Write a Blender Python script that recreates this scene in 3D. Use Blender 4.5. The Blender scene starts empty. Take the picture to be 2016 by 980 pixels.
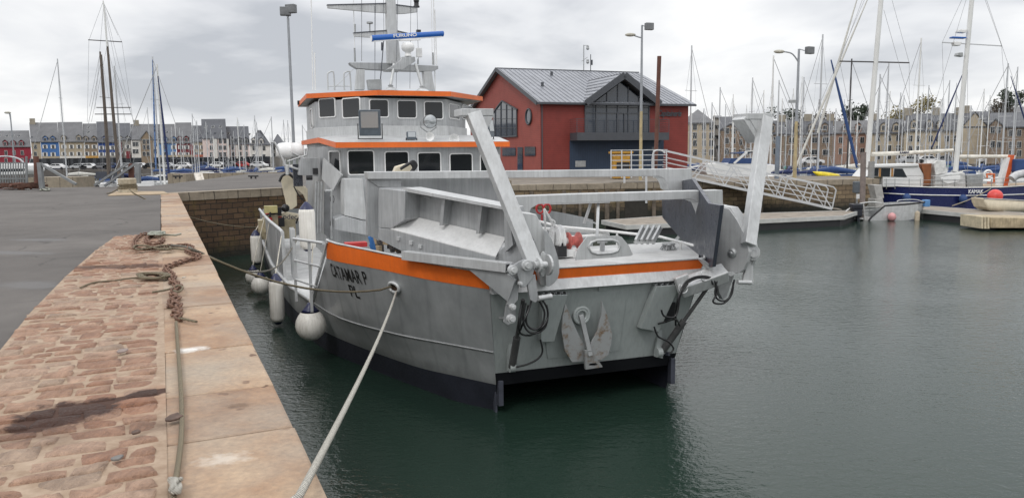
import bpy, bmesh, math, random
from mathutils import Vector as V, Matrix
RN = random.Random(11)
S = bpy.context.scene
COL = S.collection
PI = math.pi
# ------------------------------------------------------------------ survey: camera pose and measuring helpers
FPX, CAMH = 1500.0, 4.5
PITCH = math.atan((490 - 304) / FPX); ROLL = math.radians(.6)
_f = V((0, math.cos(PITCH), -math.sin(PITCH))); _r = V((1, 0, 0)); _u = V((0, math.sin(PITCH), math.cos(PITCH)))
CR = _r * math.cos(ROLL) - _u * math.sin(ROLL); CU = _u * math.cos(ROLL) + _r * math.sin(ROLL)
CAM = V((0, 0, CAMH))
def ray(x, y): return _f * FPX + CR * (x - 1008) - CU * (y - 490)
def G(x, y, z=3.0):
    d = ray(x, y); return CAM + d * ((z - CAM.z) / d.z)
def D(x, y, Y):
    d = ray(x, y); return CAM + d * (Y / d.y)
# boat frame: origin at the port stem on the waterline, x across, y towards the stern
BO = G(980, 808, 0); BYAW = math.radians(20)
LT = V((math.cos(BYAW), math.sin(BYAW), 0)); BK = V((-math.sin(BYAW), math.cos(BYAW), 0))
def loc(P):
    d = P - BO; return V((d.dot(LT), d.dot(BK), d.z))
def LY(x, y, yb):
    d = ray(x, y); t = (yb + (BO - CAM).dot(BK)) / d.dot(BK); return loc(CAM + d * t)
def LX(x, y, xb):
    d = ray(x, y); t = (xb + (BO - CAM).dot(LT)) / d.dot(LT); return loc(CAM + d * t)
def LZ(x, y, z): return loc(G(x, y, z))
def LP(x, y, A, B, off=0.0):
    """point of a vertical plane through plan points A and B of the boat frame"""
    dx, dy = B[0] - A[0], B[1] - A[1]; L = math.hypot(dx, dy); n = V((-dy / L, dx / L, 0))
    P = V((A[0], A[1], 0)) + n * off
    c = loc(CAM); d0 = ray(x, y); d = V((d0.dot(LT), d0.dot(BK), d0.z))
    t = (P - c).dot(n) / d.dot(n); return c + d * t
# ------------------------------------------------------------------ mesh building
def frame(d):
    d = d.normalized(); a = V((0, 0, 1)) if abs(d.z) < .95 else V((1, 0, 0))
    u = d.cross(a).normalized(); return u, d.cross(u).normalized()
def WP(x, y, A, B, off=0.0):
    """point of a vertical plane through world plan points A and B"""
    dx, dy = B[0] - A[0], B[1] - A[1]; L = math.hypot(dx, dy); n = V((-dy / L, dx / L, 0)); P = V((A[0], A[1], 0)) + n * off; d = ray(x, y)
    return CAM + d * ((P - CAM).dot(n) / d.dot(n))
def W(p):
    """boat frame to world"""
    return BO + LT * p[0] + BK * p[1] + V((0, 0, p[2]))
class MB:
    def __init__(s): s.v = []; s.f = []; s.m = []; s.sm = []
    def add(s, vs, fs, mi=0, sm=False):
        b = len(s.v); s.v += [V(p) for p in vs]
        for f in fs: s.f.append([b + i for i in f]); s.m.append(mi); s.sm.append(sm)
        return s
    def poly(s, pts, mi=0): return s.add(pts, [list(range(len(pts)))], mi)
    def box(s, c, size, mi=0, rz=0.0, M=None):
        hx, hy, hz = size[0] / 2, size[1] / 2, size[2] / 2
        vs = [V((x, y, z)) for z in (-hz, hz) for y in (-hy, hy) for x in (-hx, hx)]
        if M is None: M = Matrix.Rotation(rz, 3, 'Z')
        return s.add([M @ p + V(c) for p in vs], [[0, 2, 3, 1], [4, 5, 7, 6], [0, 1, 5, 4], [2, 6, 7, 3], [0, 4, 6, 2], [1, 3, 7, 5]], mi)
    def span(s, a, b, mi=0):
        return s.box([(a[i] + b[i]) / 2 for i in range(3)], [abs(b[i] - a[i]) for i in range(3)], mi)
    def prism(s, pts, ext, mi=0):
        n = len(pts); e = V(ext); a = [V(p) for p in pts]
        nn = V((0, 0, 0))
        for i in range(n): nn += a[i].cross(a[(i + 1) % n])
        fl = nn.dot(e) > 0
        fs = [list(range(n))[::-1] if fl else list(range(n)), list(range(n, 2 * n)) if fl else list(range(n, 2 * n))[::-1]]
        for i in range(n):
            j = (i + 1) % n; q = [i, j, n + j, n + i]; fs.append(q if fl else q[::-1])
        return s.add(a + [p + e for p in a], fs, mi)
    def bar(s, p0, p1, w, h=None, mi=0, up=None, w1=None, h1=None):
        """rectangular bar; w across, h along 'up'"""
        p0, p1 = V(p0), V(p1); d = (p1 - p0).normalized(); h = h or w; w1 = w1 or w; h1 = h1 or h
        up = V(up) if up else (V((0, 0, 1)) if abs(d.z) < .9 else V((0, 1, 0)))
        sd = d.cross(up).normalized(); up = sd.cross(d).normalized()
        vs = []
        for p, a, b in ((p0, w, h), (p1, w1, h1)):
            vs += [p - sd * a / 2 - up * b / 2, p + sd * a / 2 - up * b / 2, p + sd * a / 2 + up * b / 2, p - sd * a / 2 + up * b / 2]
        return s.add(vs, [[3, 2, 1, 0], [4, 5, 6, 7], [0, 1, 5, 4], [1, 2, 6, 5], [2, 3, 7, 6], [3, 0, 4, 7]], mi)
    def tube(s, pts, r, n=8, mi=0, closed=False, caps=True):
        pts = [V(p) for p in pts]; N = len(pts); rr = r if isinstance(r, (list, tuple)) else [r] * N
        vs = []; u = None
        for i, p in enumerate(pts):
            a = pts[i - 1] if (i or closed) else p; b = pts[(i + 1) % N] if (i < N - 1 or closed) else p
            d = (b - a).normalized()
            if u is None: u, w = frame(d)
            else:
                u = (u - d * u.dot(d))
                u = u.normalized() if u.length > 1e-6 else frame(d)[0]
                w = d.cross(u)
            vs += [p + (u * math.cos(k * 2 * PI / n) + w * math.sin(k * 2 * PI / n)) * rr[i] for k in range(n)]
        fs = []
        for i in range(N if closed else N - 1):
            for k in range(n):
                a = i * n + k; b = i * n + (k + 1) % n; c = ((i + 1) % N) * n
                fs.append([a, b, c + (k + 1) % n, c + k])
        s.add(vs, fs, mi, True)
        if caps and not closed:
            s.add(vs[:n], [list(range(n))[::-1]], mi); s.add(vs[-n:], [list(range(n))], mi)
        return s
    def cyl(s, p0, p1, r, r1=None, n=12, mi=0): return s.tube([p0, p1], [r, r if r1 is None else r1], n, mi)
    def lathe(s, o, ax, prof, n=20, mi=0, sm=True):
        o = V(o); ax = V(ax).normalized(); u, w = frame(ax); vs = []; fs = []
        for r, h in prof: vs += [o + ax * h + (u * math.cos(k * 2 * PI / n) + w * math.sin(k * 2 * PI / n)) * max(r, 1e-4) for k in range(n)]
        for i in range(len(prof) - 1):
            for k in range(n): fs.append([i * n + k, i * n + (k + 1) % n, (i + 1) * n + (k + 1) % n, (i + 1) * n + k])
        s.add(vs, fs, mi, sm); return s
    def ball(s, c, r, n=14, mi=0, sc=(1, 1, 1)):
        c = V(c); m = n // 2; vs = []; fs = []
        for i in range(m + 1):
            t = PI * i / m
            vs += [c + V((sc[0] * r * math.sin(t) * math.cos(k * 2 * PI / n), sc[1] * r * math.sin(t) * math.sin(k * 2 * PI / n), sc[2] * r * math.cos(t))) for k in range(n)]
        for i in range(m):
            for k in range(n): fs.append([i * n + k, (i + 1) * n + k, (i + 1) * n + (k + 1) % n, i * n + (k + 1) % n])
        return s.add(vs, fs, mi, True)
    def loft(s, rows, mi=0, sm=False, thick=None):
        n = len(rows[0]); vs = [p for r in rows for p in r]; fs = []
        for i in range(len(rows) - 1):
            for k in range(n - 1): fs.append([i * n + k, i * n + k + 1, (i + 1) * n + k + 1, (i + 1) * n + k])
        return s.add(vs, fs, mi, sm)
    def cut(s):
        s.cuts = getattr(s, 'cuts', [(0, 0)]) + [(len(s.v), len(s.f))]; return s
    def each(s, name, mats, parent=None, **k):
        """one object for every piece between cuts"""
        c = getattr(s, 'cuts', [(0, 0)]) + [(len(s.v), len(s.f))]; out = []
        for (v0, f0), (v1, f1) in zip(c, c[1:]):
            if f1 == f0: continue
            q = MB(); q.v = s.v[v0:v1]; q.f = [[i - v0 for i in f] for f in s.f[f0:f1]]; q.m = s.m[f0:f1]; q.sm = s.sm[f0:f1]; out.append(q.build(name, mats, parent, **k))
        return out
    def build(s, name, mats, parent=None, bevel=0, solid=0, sub=0, fix=True, at=None, weld=False, sharp=0, world=False):
        if world and parent: at0 = parent.location.copy(); s.v = [p - at0 for p in s.v]
        me = bpy.data.meshes.new(name)
        o0 = V(at) if at is not None else V((0, 0, 0))
        me.from_pydata([p - o0 for p in s.v], [], s.f)
        for m in (mats if isinstance(mats, (list, tuple)) else [mats]): me.materials.append(m)
        me.polygons.foreach_set('material_index', s.m); me.polygons.foreach_set('use_smooth', s.sm)
        if weld or fix:
            bm = bmesh.new(); bm.from_mesh(me)
            if weld: bmesh.ops.remove_doubles(bm, verts=bm.verts, dist=1e-4)
            if fix: bmesh.ops.recalc_face_normals(bm, faces=bm.faces)
            bm.to_mesh(me); bm.free()
        me.update()
        if sharp: me.set_sharp_from_angle(angle=sharp)
        o = bpy.data.objects.new(name, me); COL.objects.link(o); o.location = o0
        if parent: o.parent = parent
        if solid:
            m = o.modifiers.new('s', 'SOLIDIFY'); m.thickness = solid; m.offset = 0
        if bevel:
            m = o.modifiers.new('b', 'BEVEL'); m.width = bevel; m.segments = 2; m.limit_method = 'ANGLE'; m.angle_limit = .6
        return o
def empty(name, at=(0, 0, 0), rz=0.0, parent=None):
    o = bpy.data.objects.new(name, None); COL.objects.link(o); o.location = at; o.rotation_euler.z = rz
    if parent: o.parent = parent
    return o
def tag(o, label=None, cat=None, group=None, kind=None):
    if label: o['label'] = label
    if cat: o['category'] = cat
    if group: o['group'] = group
    if kind: o['kind'] = kind
    return o
KIDS = {}
def copy_tree(o, parent=None):
    c = o.copy(); COL.objects.link(c)
    if parent: c.parent = parent
    for ch in list(o.children): copy_tree(ch, c)
    return c
def text(name, body, at, xd, up, size, mat, parent=None, ext=.002, align='CENTER', shear=0, width=None, font_scale=1.0):
    """writing as a mesh, lying in the plane of xd (reading direction) and up"""
    cu = bpy.data.curves.new('lettering', 'FONT'); cu.body = body; cu.size = size; cu.extrude = ext; cu.align_x = align; cu.align_y = 'CENTER'; cu.shear = shear
    if font_scale > 1: cu.offset = .008 * font_scale * size
    t = bpy.data.objects.new('lettering', cu); COL.objects.link(t); bpy.context.view_layer.update()
    me = bpy.data.meshes.new_from_object(t.evaluated_get(bpy.context.evaluated_depsgraph_get())); bpy.data.objects.remove(t)
    x = V(xd).normalized(); u = V(up); u = (u - x * u.dot(x)).normalized(); n = x.cross(u)
    k = 1.0
    if width:
        xs = [v.co.x for v in me.vertices]; k = width / (max(xs) - min(xs))
    M = Matrix((x, u, n)).transposed()
    for v in me.vertices: v.co = M @ V((v.co.x * k, v.co.y, v.co.z))
    me.materials.clear(); me.materials.append(mat)
    o = bpy.data.objects.new(name, me); COL.objects.link(o); o.location = at
    if parent: o.parent = parent
    return o
def curve(pts, n=6, closed=False):
    """Catmull-Rom through points"""
    P = [V(p) for p in pts]; out = []; N = len(P)
    for i in range(N if closed else N - 1):
        g = (lambda k: P[k % N]) if closed else (lambda k: P[max(0, min(N - 1, k))])
        a, b, c, d = g(i - 1), g(i), g(i + 1), g(i + 2)
        for k in range(n):
            t = k / n
            out.append(.5 * ((2 * b) + (c - a) * t + (2 * a - 5 * b + 4 * c - d) * t * t + (3 * b - a - 3 * c + d) * t ** 3))
    if not closed: out.append(P[-1])
    return out
def sag(a, b, s, n=14):
    a, b = V(a), V(b); return [a.lerp(b, i / n) - V((0, 0, s * 4 * (i / n) * (1 - i / n))) for i in range(n + 1)]
# ------------------------------------------------------------------ materials
MC = {}
class NT:
    def __init__(s, name):
        s.m = bpy.data.materials.new(name); s.m.use_nodes = True; s.t = s.m.node_tree; s.b = s.t.nodes['Principled BSDF']
    def n(s, typ, **kw):
        nd = s.t.nodes.new('ShaderNode' + typ)
        for k, v in kw.items():
            if k in nd.inputs: nd.inputs[k].default_value = v
            else: setattr(nd, k, v)
        return nd
    def l(s, a, b): s.t.links.new(a, b)
    def coord(s, which='Object', scale=(1, 1, 1), rot=(0, 0, 0), loc=(0, 0, 0)):
        tc = s.n('TexCoord'); mp = s.n('Mapping'); mp.inputs['Scale'].default_value = scale; mp.inputs['Rotation'].default_value = rot; mp.inputs['Location'].default_value = loc
        s.l(tc.outputs[which], mp.inputs['Vector']); return mp.outputs['Vector']
    def noise(s, vec, scale, detail=4, rough=.55, dist=0):
        nd = s.n('TexNoise'); nd.inputs['Scale'].default_value = scale; nd.inputs['Detail'].default_value = detail; nd.inputs['Roughness'].default_value = rough; nd.inputs['Distortion'].default_value = dist
        if vec is not None: s.l(vec, nd.inputs['Vector'])
        return nd.outputs['Fac']
    def ramp(s, fac, stops):
        nd = s.n('ValToRGB'); e = nd.color_ramp.elements
        while len(e) < len(stops): e.new(.5)
        for k, (p, c) in enumerate(stops):
            e[k].position = p; e[k].color = (*c, 1) if isinstance(c, (tuple, list)) else (c, c, c, 1)
        s.l(fac, nd.inputs['Fac']); return nd.outputs['Color']
    def mix(s, fac, a, b, typ='MIX'):
        nd = s.n('Mix', data_type='RGBA', blend_type=typ)
        for k, v in ((0, fac), (6, a), (7, b)):
            if hasattr(v, 'is_output'): s.l(v, nd.inputs[k])
            else: nd.inputs[k].default_value = v if k == 0 else (*v, 1)
        return nd.outputs[2]
    def math(s, op, a, b=None, c=None):
        nd = s.n('Math', operation=op)
        for k, v in enumerate((a, b, c)):
            if v is None: continue
            if hasattr(v, 'is_output'): s.l(v, nd.inputs[k])
            else: nd.inputs[k].default_value = v
        return nd.outputs[0]
    def bump(s, h, strength=.3, dist=.02, nrm=None):
        nd = s.n('Bump'); nd.inputs['Strength'].default_value = strength; nd.inputs['Distance'].default_value = dist; s.l(h, nd.inputs['Height'])
        if nrm: s.l(nrm, nd.inputs['Normal'])
        s.l(nd.outputs[0], s.b.inputs['Normal']); return nd.outputs[0]
    def out(s, col=None, rough=None, metal=0, spec=None):
        for k, v in (('Base Color', col), ('Roughness', rough), ('Metallic', metal), ('Specular IOR Level', spec)):
            if v is None: continue
            if hasattr(v, 'is_output'): s.l(v, s.b.inputs[k])
            else: s.b.inputs[k].default_value = (*v, 1) if isinstance(v, (tuple, list)) else v
        return s.m
def paint(name, c, rough=.5, metal=0.0, var=.25, scale=3.0, streak=0.0, dirt=None, bump=0.0, spec=.5):
    """painted or bare surface with uneven tone, optional vertical runs and dirt of another colour"""
    if name in MC: return MC[name]
    t = NT(name); v = t.coord('Object'); f = t.noise(v, scale, 5, .6)
    lo = tuple(x * (1 - var) for x in c); hi = tuple(min(1, x * (1 + var)) for x in c)
    col = t.ramp(f, [(.3, lo), (.7, hi)])
    if streak:
        vs = t.coord('Object', (9, 9, .55)); g = t.noise(vs, 2.2, 4, .65)
        col = t.mix(t.ramp(g, [(.42, 0.0), (.72, streak)]), col, dirt or tuple(x * .45 for x in c))
    fine = t.noise(v, scale * 14, 3, .6)
    rr = t.ramp(fine, [(.25, max(.03, rough - .12)), (.75, min(1, rough + .12))])
    if bump: t.bump(t.noise(v, scale * 9, 4, .6), bump, .01)
    MC[name] = t.out(col, rr, metal, spec); return MC[name]
def flat(name, c, rough=.5, metal=0.0): return paint(name, c, rough, metal, .12, 2.0)
# ------------------------------------------------------------------ camera, sky, sun
cam = bpy.data.objects.new('camera', bpy.data.cameras.new('camera')); COL.objects.link(cam)
cam.data.sensor_width = 36; cam.data.lens = 36 * FPX / 2016; cam.data.clip_end = 3000; cam.data.clip_start = .05
cam.matrix_world = Matrix.Translation(CAM) @ Matrix((CR, CU, -_f)).transposed().to_4x4()
S.camera = cam
S.render.resolution_x, S.render.resolution_y = 1024, 497
S.view_settings.view_transform = 'Standard'; S.view_settings.look = 'None'; S.view_settings.gamma = 1; S.view_settings.exposure = 0.0
w = bpy.data.worlds.new('World'); S.world = w; w.use_nodes = True; wt = w.node_tree; wt.nodes.clear()
def wn(t, **k):
    n = wt.nodes.new('ShaderNode' + t)
    for a, b in k.items(): setattr(n, a, b)
    return n
SUN_EL, SUN_AZ = math.radians(48), math.radians(205)      # azimuth from +Y, clockwise: behind the camera, a little left
sky = wn('TexSky'); sky.sky_type = 'NISHITA'; sky.sun_disc = False; sky.sun_elevation = SUN_EL; sky.sun_rotation = SUN_AZ
bg1 = wn('Background'); bg1.inputs[1].default_value = .1; wt.links.new(sky.outputs[0], bg1.inputs[0])
tc = wn('TexCoord'); sx = wn('SeparateXYZ'); wt.links.new(tc.outputs['Generated'], sx.inputs[0])
def wm(op, a, b):
    n = wn('Math', operation=op)
    for i, v in enumerate((a, b)):
        if hasattr(v, 'is_output'): wt.links.new(v, n.inputs[i])
        else: n.inputs[i].default_value = v
    return n.outputs[0]
den = wm('ADD', wm('MAXIMUM', sx.outputs[2], 0.0), .16)
cx = wn('CombineXYZ'); wt.links.new(wm('DIVIDE', sx.outputs[0], den), cx.inputs[0]); wt.links.new(wm('DIVIDE', sx.outputs[1], den), cx.inputs[1])
def wnoise(sc, det, off):
    mp = wn('Mapping'); mp.inputs['Location'].default_value = off; mp.inputs['Scale'].default_value = (sc, sc * .8, 1); wt.links.new(cx.outputs[0], mp.inputs[0])
    n = wn('TexNoise'); n.inputs['Scale'].default_value = 1; n.inputs['Detail'].default_value = det; n.inputs['Roughness'].default_value = .5; n.inputs['Distortion'].default_value = .35
    wt.links.new(mp.outputs[0], n.inputs['Vector']); return n.outputs['Fac']
c1 = wnoise(.62, 6, (3.1, 1.7, 0)); c2 = wnoise(1.7, 5, (7.3, 2.2, 4))
mixf = wm('ADD', wm('MULTIPLY', c1, .68), wm('MULTIPLY', c2, .32))
rp = wn('ValToRGB'); e = rp.color_ramp.elements; e[0].position = .38; e[0].color = (.54, .56, .60, 1); e[1].position = .57; e[1].color = (.99, .99, .99, 1)
m_ = e.new(.47); m_.color = (.80, .81, .835, 1)
wt.links.new(mixf, rp.inputs[0])
bg2 = wn('Background'); zen = wn('MapRange'); zen.inputs['From Min'].default_value = .17; zen.inputs['From Max'].default_value = .62; zen.inputs['To Min'].default_value = 1.06; zen.inputs['To Max'].default_value = 1.85; wt.links.new(sx.outputs[2], zen.inputs['Value']); wt.links.new(zen.outputs[0], bg2.inputs[1]);  # overcast: brighter overhead than at the horizon
wt.links.new(rp.outputs[0], bg2.inputs[0])
ms = wn('MixShader'); ms.inputs[0].default_value = .93; wt.links.new(bg1.outputs[0], ms.inputs[1]); wt.links.new(bg2.outputs[0], ms.inputs[2])
wo = wn('OutputWorld'); wt.links.new(ms.outputs[0], wo.inputs[0])
sl = bpy.data.lights.new('sun', 'SUN'); sl.energy = .9; sl.angle = math.radians(14); sl.color = (1, .97, .93)
sun = bpy.data.objects.new('sun', sl); COL.objects.link(sun)
sd_ = V((math.sin(SUN_AZ) * math.cos(SUN_EL), math.cos(SUN_AZ) * math.cos(SUN_EL), math.sin(SUN_EL)))
sun.rotation_euler = sd_.to_track_quat('Z', 'Y').to_euler()
# ------------------------------------------------------------------ palette
ALU = paint('bare_aluminium', (.405, .415, .42), .42, .35, .20, 1.3, .55, (.23, .24, .245), .08)
ALUL = paint('bright_aluminium', (.53, .54, .54), .45, .3, .16, 1.6, .5, (.34, .34, .335), .07)
t = NT('hull_grey'); v = t.coord('Object'); f1 = t.noise(v, .55, 5, .6, .6); f2 = t.noise(v, 2.6, 5, .65); sp = t.n('SeparateXYZ'); t.l(v, sp.inputs[0])
col = t.ramp(f1, [(.28, (.31, .325, .33)), (.5, (.40, .415, .42)), (.72, (.49, .50, .50))]); vs = t.coord('Object', (3.2, 3.2, .35)); g_ = t.noise(vs, 1.6, 5, .65)
col = t.mix(t.ramp(g_, [(.44, 0), (.70, .30)]), col, (.24, .25, .255)); col = t.mix(.45, col, t.ramp(f2, [(.25, (.72, .72, .72)), (.75, (1.12, 1.12, 1.12))]), 'MULTIPLY')
fr = t.math('FRACT', t.math('DIVIDE', t.math('ADD', sp.outputs[1], t.math('MULTIPLY', sp.outputs[2], .30)), .62)); rib = t.ramp(fr, [(0, 1), (.09, .0), (.91, 0), (1, 1)]); col = t.mix(t.math('MULTIPLY', rib, .22), col, (.17, .18, .185))
sc_ = t.noise(t.coord('Object', (1, .35, 6)), 4.0, 4, .75); col = t.mix(t.ramp(sc_, [(.66, 0), (.74, .55)]), col, (.58, .59, .58))
low = t.ramp(t.math('ADD', sp.outputs[2], t.math('MULTIPLY', f2, .5)), [(.75, .45), (1.0, 0)]); col = t.mix(low, col, (.15, .155, .15))
t.bump(t.math('ADD', f1, t.math('MULTIPLY', rib, .25)), .25, .05); HULLG = t.out(col, t.ramp(f2, [(.3, .32), (.7, .5)]), .3)
BOWG = paint('bow_plate_grey', (.355, .385, .378), .42, .1, .14, .8, .30, (.18, .20, .195), .04)
STEEL = paint('galvanised_steel', (.36, .37, .37), .45, .5, .2, 5)
ORANGE = paint('orange_paint', (.72, .14, .015), .45, 0, .12, 2, .28, (.48, .10, .03))
ANTIF = paint('antifouling', (.018, .020, .030), .55, 0, .35, 1.5)
DARK = flat('black_rubber', (.018, .018, .02), .55)
DARKP = paint('dark_reflecting_plate', (.075, .08, .095), .30, .6, .3, 1.5)
WHITE = paint('white_gelcoat', (.78, .78, .77), .3, 0, .05, 2, .14, (.5, .49, .46))
FENDW = paint('fender_white', (.78, .755, .70), .4, 0, .08, 3, .5, (.42, .39, .32))
NAVY = flat('navy', (.015, .02, .07), .35)
GLASS = NT('dark_glass').out((.012, .014, .016), .06, 0, .6)
RED = paint('red_paint', (.45, .03, .03), .5, 0, .2, 4)
CREAM = paint('crane_cream', (.66, .60, .46), .4, 0, .12, 3, .2, (.45, .36, .24))
ROPE = paint('rope_old', (.34, .29, .20), .9, 0, .4, 30)
ROPEW = paint('rope_pale', (.66, .62, .53), .85, 0, .25, 40)
HOSE = flat('hose_black', (.012, .012, .013), .35)
LAMPG = NT('lamp_glass').out((.45, .47, .48), .12, .6)
# ================================================================== THE WORKBOAT
XC = 1.71
boat = empty('workboat', BO, BYAW)
tag(boat, 'grey aluminium catamaran workboat with orange bands moored along the stone quay', 'workboat')
def mir(p): return V((2 * XC - p[0], p[1], p[2]))
def P3(*a): return [V(p) for p in a]
def side(rows, mi=0, mb=None):
    mb = mb or MB(); mb.loft(rows, mi, True); mb.loft([[mir(p) for p in r] for r in rows], mi, True); return mb
# --- hull sides
WL = [(0, 0), (-.53, .76), (-.96, 1.76), (-1.88, 4.09), (-2.38, 5.6), (-2.76, 7.9), (-2.95, 10.4), (-3.08, 13), (-3.1, 22)]
BT = [(-.07, -.13), (-.55, .70), (-1.12, 1.75), (-1.95, 3.9), (-2.43, 5.6), (-2.79, 7.9), (-2.98, 10.4), (-3.1, 13), (-3.12, 22)]
KN = [(-.16, -.30), (-.75, .60), (-1.45, 1.70), (-2.22, 3.5), (-2.6, 5.6), (-2.89, 7.9), (-3.05, 10.4), (-3.14, 13), (-3.15, 22)]
bt_z = [.52, .50, .48, .48, .48, .48, .48, .48, .48]
rows_bot = [P3((x * .9 + .02, y + .05, -1.0), (x, y, 0), (a, b, z)) for (x, y), (a, b), z in zip(WL, BT, bt_z)]
def fine(rows, nv=4):
    """smooth a station table along the hull and split it finely upwards"""
    cols = [curve([r[k] for r in rows], 4) for k in range(len(rows[0]))]; out = []
    for i in range(len(cols[0])):
        r = []
        for a, b in zip(cols, cols[1:]): r += [a[i].lerp(b[i], j / nv) for j in range(nv)]
        out.append(r + [cols[-1][i]])
    return out
rows_low = [P3((a, b, z), (a * .55 + c * .45, b * .55 + d * .45, z * .5 + 1.15 * .5), (c, d, 1.15)) for (a, b), z, (c, d) in zip(BT, bt_z, KN)]
hull = side(fine(rows_low, 3))
SB = P3((-.32, -.6, 2.30), (-1.07, .45, 2.35), (-1.75, 1.5, 2.43), (-2.33, 2.6, 2.46), (-2.49, 3.35, 2.45))
TP = P3((-.36, -.66, 2.58), (-1.12, .45, 2.65), (-1.79, 1.5, 2.75), (-2.37, 2.6, 2.81), (-2.51, 3.0, 2.84))
KU = [V((x, y, 1.15)) for x, y in KN[:5]]
hull = side(fine([[k, s] for k, s in zip(KU, SB)], 5), 0, hull)
# aft bulwark (starts behind the boarding opening)
AF = [(-3.0, 9.3, 2.42), (-3.07, 10.4, 2.45), (-3.17, 13, 2.45), (-3.19, 17, 2.35), (-3.19, 22, 2.25)]
AK = [(-2.98, 9.3, 1.15)] + [(x, y, 1.15) for x, y in KN[6:8]] + [(-3.15, 17, 1.15), (-3.15, 22, 1.15)]
hull = side(fine([P3(a, b) for a, b in zip(AK, AF)], 3), 0, hull)
hull.poly(P3((-3.1, 22, -.5), (-3.12, 22, .48), (-3.15, 22, 1.15), (-3.19, 22, 2.25), (6.61, 22, 2.25), (6.57, 22, 1.15), (6.54, 22, .48), (6.52, 22, -.5)))
from mathutils.bvhtree import BVHTree
HB = BVHTree.FromPolygons(hull.v, hull.f)
def on_hull(px, py, out=.0):
    """point of the hull side seen at a place of the photograph, and its outward normal"""
    c = loc(CAM); d = ray(px, py); d = V((d.dot(LT), d.dot(BK), d.z)).normalized()
    p, n, i, t = HB.ray_cast(c, d); n = n if n.dot(d) < 0 else -n
    return p + n * out, n
ho = hull.build('hull', HULLG, boat, fix=False, weld=True, sharp=.45)
ho['label'] = 'grey aluminium hull plating with flared bows'
ab = side(fine(rows_bot, 3))
for m in (lambda p: V(p), mir):     # inner faces of the two bows and the tunnel roof
    ab.loft([[m(p) for p in P3((.0, 0, -1), (0, 0, 0), (-.05, -.10, .52))], [m(p) for p in P3((.25, 2.5, -1), (.25, 2.5, 0), (.25, 2.3, .52))], [m(p) for p in P3((.3, 21.9, -1), (.3, 21.9, 0), (.3, 21.9, .52))]], 0)
ab.poly(P3((-.05, -.1, .5), (3.47, -.1, .5), (3.12, 21.9, .5), (.3, 21.9, .5)))
ab.build('bottom_paint', ANTIF, boat, fix=False, sharp=.45)['label'] = 'black antifouling below the waterline'
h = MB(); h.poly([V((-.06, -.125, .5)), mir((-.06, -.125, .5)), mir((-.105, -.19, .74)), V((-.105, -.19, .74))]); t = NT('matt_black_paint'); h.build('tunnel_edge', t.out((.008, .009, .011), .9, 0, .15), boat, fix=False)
# weld seam along the knuckle
sm_ = MB()
for m in (lambda p: V(p), mir): sm_.tube([m(p + V((-.006, -.005, 0))) for p in curve([V((x, y, 1.15)) for x, y in KN], 4)[:21]], .013, 6)
sm_.build('weld_seam', ALU, boat)
# rub rail along the low deck edge
rb = MB()
for m in (lambda p: V(p), mir): rb.tube([m(p) for p in ((-2.62, 5.6, 1.17), (-2.92, 7.9, 1.15), (-3.04, 9.6, 1.15), (-3.1, 11, 1.12), (-3.17, 13, 1.1), (-3.19, 22, 1.1))], .055, 8)
rb.build('rub_rail', ALUL, boat)
# --- front plate between the bows
def fp(px, py, z=None, off=0.0):
    """point on the raked front plate"""
    o = LY(px, py, -.45)
    for _ in range(4): o = LY(px, py, -.10 - .27 * (o.z - .5) + off)
    return o
def fz(x, z, off=0.0): return V((x, -.10 - .27 * (z - .5) + off, z))
f = MB()
f.poly([fz(-.1, .74), fz(3.52, .74), fz(3.72, 2.24), fz(-.30, 2.24)])
f.build('bow_plate', BOWG, boat, solid=.02)
f = MB()
a = [fz(-.31, 2.23, -.01), fz(-.31, 2.23, -.14), fz(-.335, 2.40, -.02), fz(-.335, 2.40, .08)]
f.prism(a, (0, 0, 0)) if False else f.loft([a + [a[0]], [mir(p) for p in a] + [mir(a[0])]]); f.poly(a); f.poly([mir(p) for p in a])
f.build('bow_fender_strip', ALUL, boat)
# orange bands
ob = side(fine([[s - V((.006, .004, 0)), t] for s, t in zip(SB, TP)], 2))
ob.poly([V((-.325, -.612, 2.39)), mir((-.325, -.612, 2.39)), mir((-.366, -.668, 2.60)), V((-.366, -.668, 2.60))])
ob.build('orange_band', ORANGE, boat, fix=False, sharp=.5, weld=True)
ln = side(fine([[s + V((.035, .02, 0)), t_ + V((.035, .02, 0))] for s, t_ in zip(SB, TP)], 2)); ln.build('bulwark_lining', ALUL, boat, fix=False)
cap = MB()
for m in (lambda p: V(p), mir): cap.tube([m(t + V((0, 0, .01))) for t in TP], .022, 6)
cap.tube([TP[0] + V((0, 0, .012)), mir(TP[0]) + V((0, 0, .012))], .02, 6)
for m in (lambda p: V(p), mir):   # slanted end of the raised bulwark
    cap.bar(m((-2.50, 2.99, 2.84)), m((-2.62, 5.62, 1.16)), .05, .09)
cap.build('bulwark_capping', ALUL, boat)
# anti slip panels on the decks
dk = MB()
dk.poly([V((-.3, -.55, 2.555)), mir((-.3, -.55, 2.555)), mir((-1.0, .45, 2.555)), mir((-1.6, 1.5, 2.555)), mir((-1.85, 2.1, 2.555)), V((-1.85, 2.1, 2.555)), V((-1.6, 1.5, 2.555)), V((-1.0, .45, 2.555))])
dk.prism(P3((-1.45, 2.1, 1.3), (4.87, 2.1, 1.3), (5.27, 2.1, 2.553), (-1.85, 2.1, 2.553)), (0, .03, 0))
dk.build('foredeck', paint('deck_plate', (.56, .565, .56), .5, .1, .2, 2.5, .3, (.38, .37, .35), .15), boat)
wd = MB(); pts = [(x + .03, y, 1.10) for x, y in KN[2:]]
wd.poly([V(p) for p in pts] + [mir(p) for p in pts][::-1]); wd.build('working_deck', paint('deck_plate', (.5, .5, .5)), boat)
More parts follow.
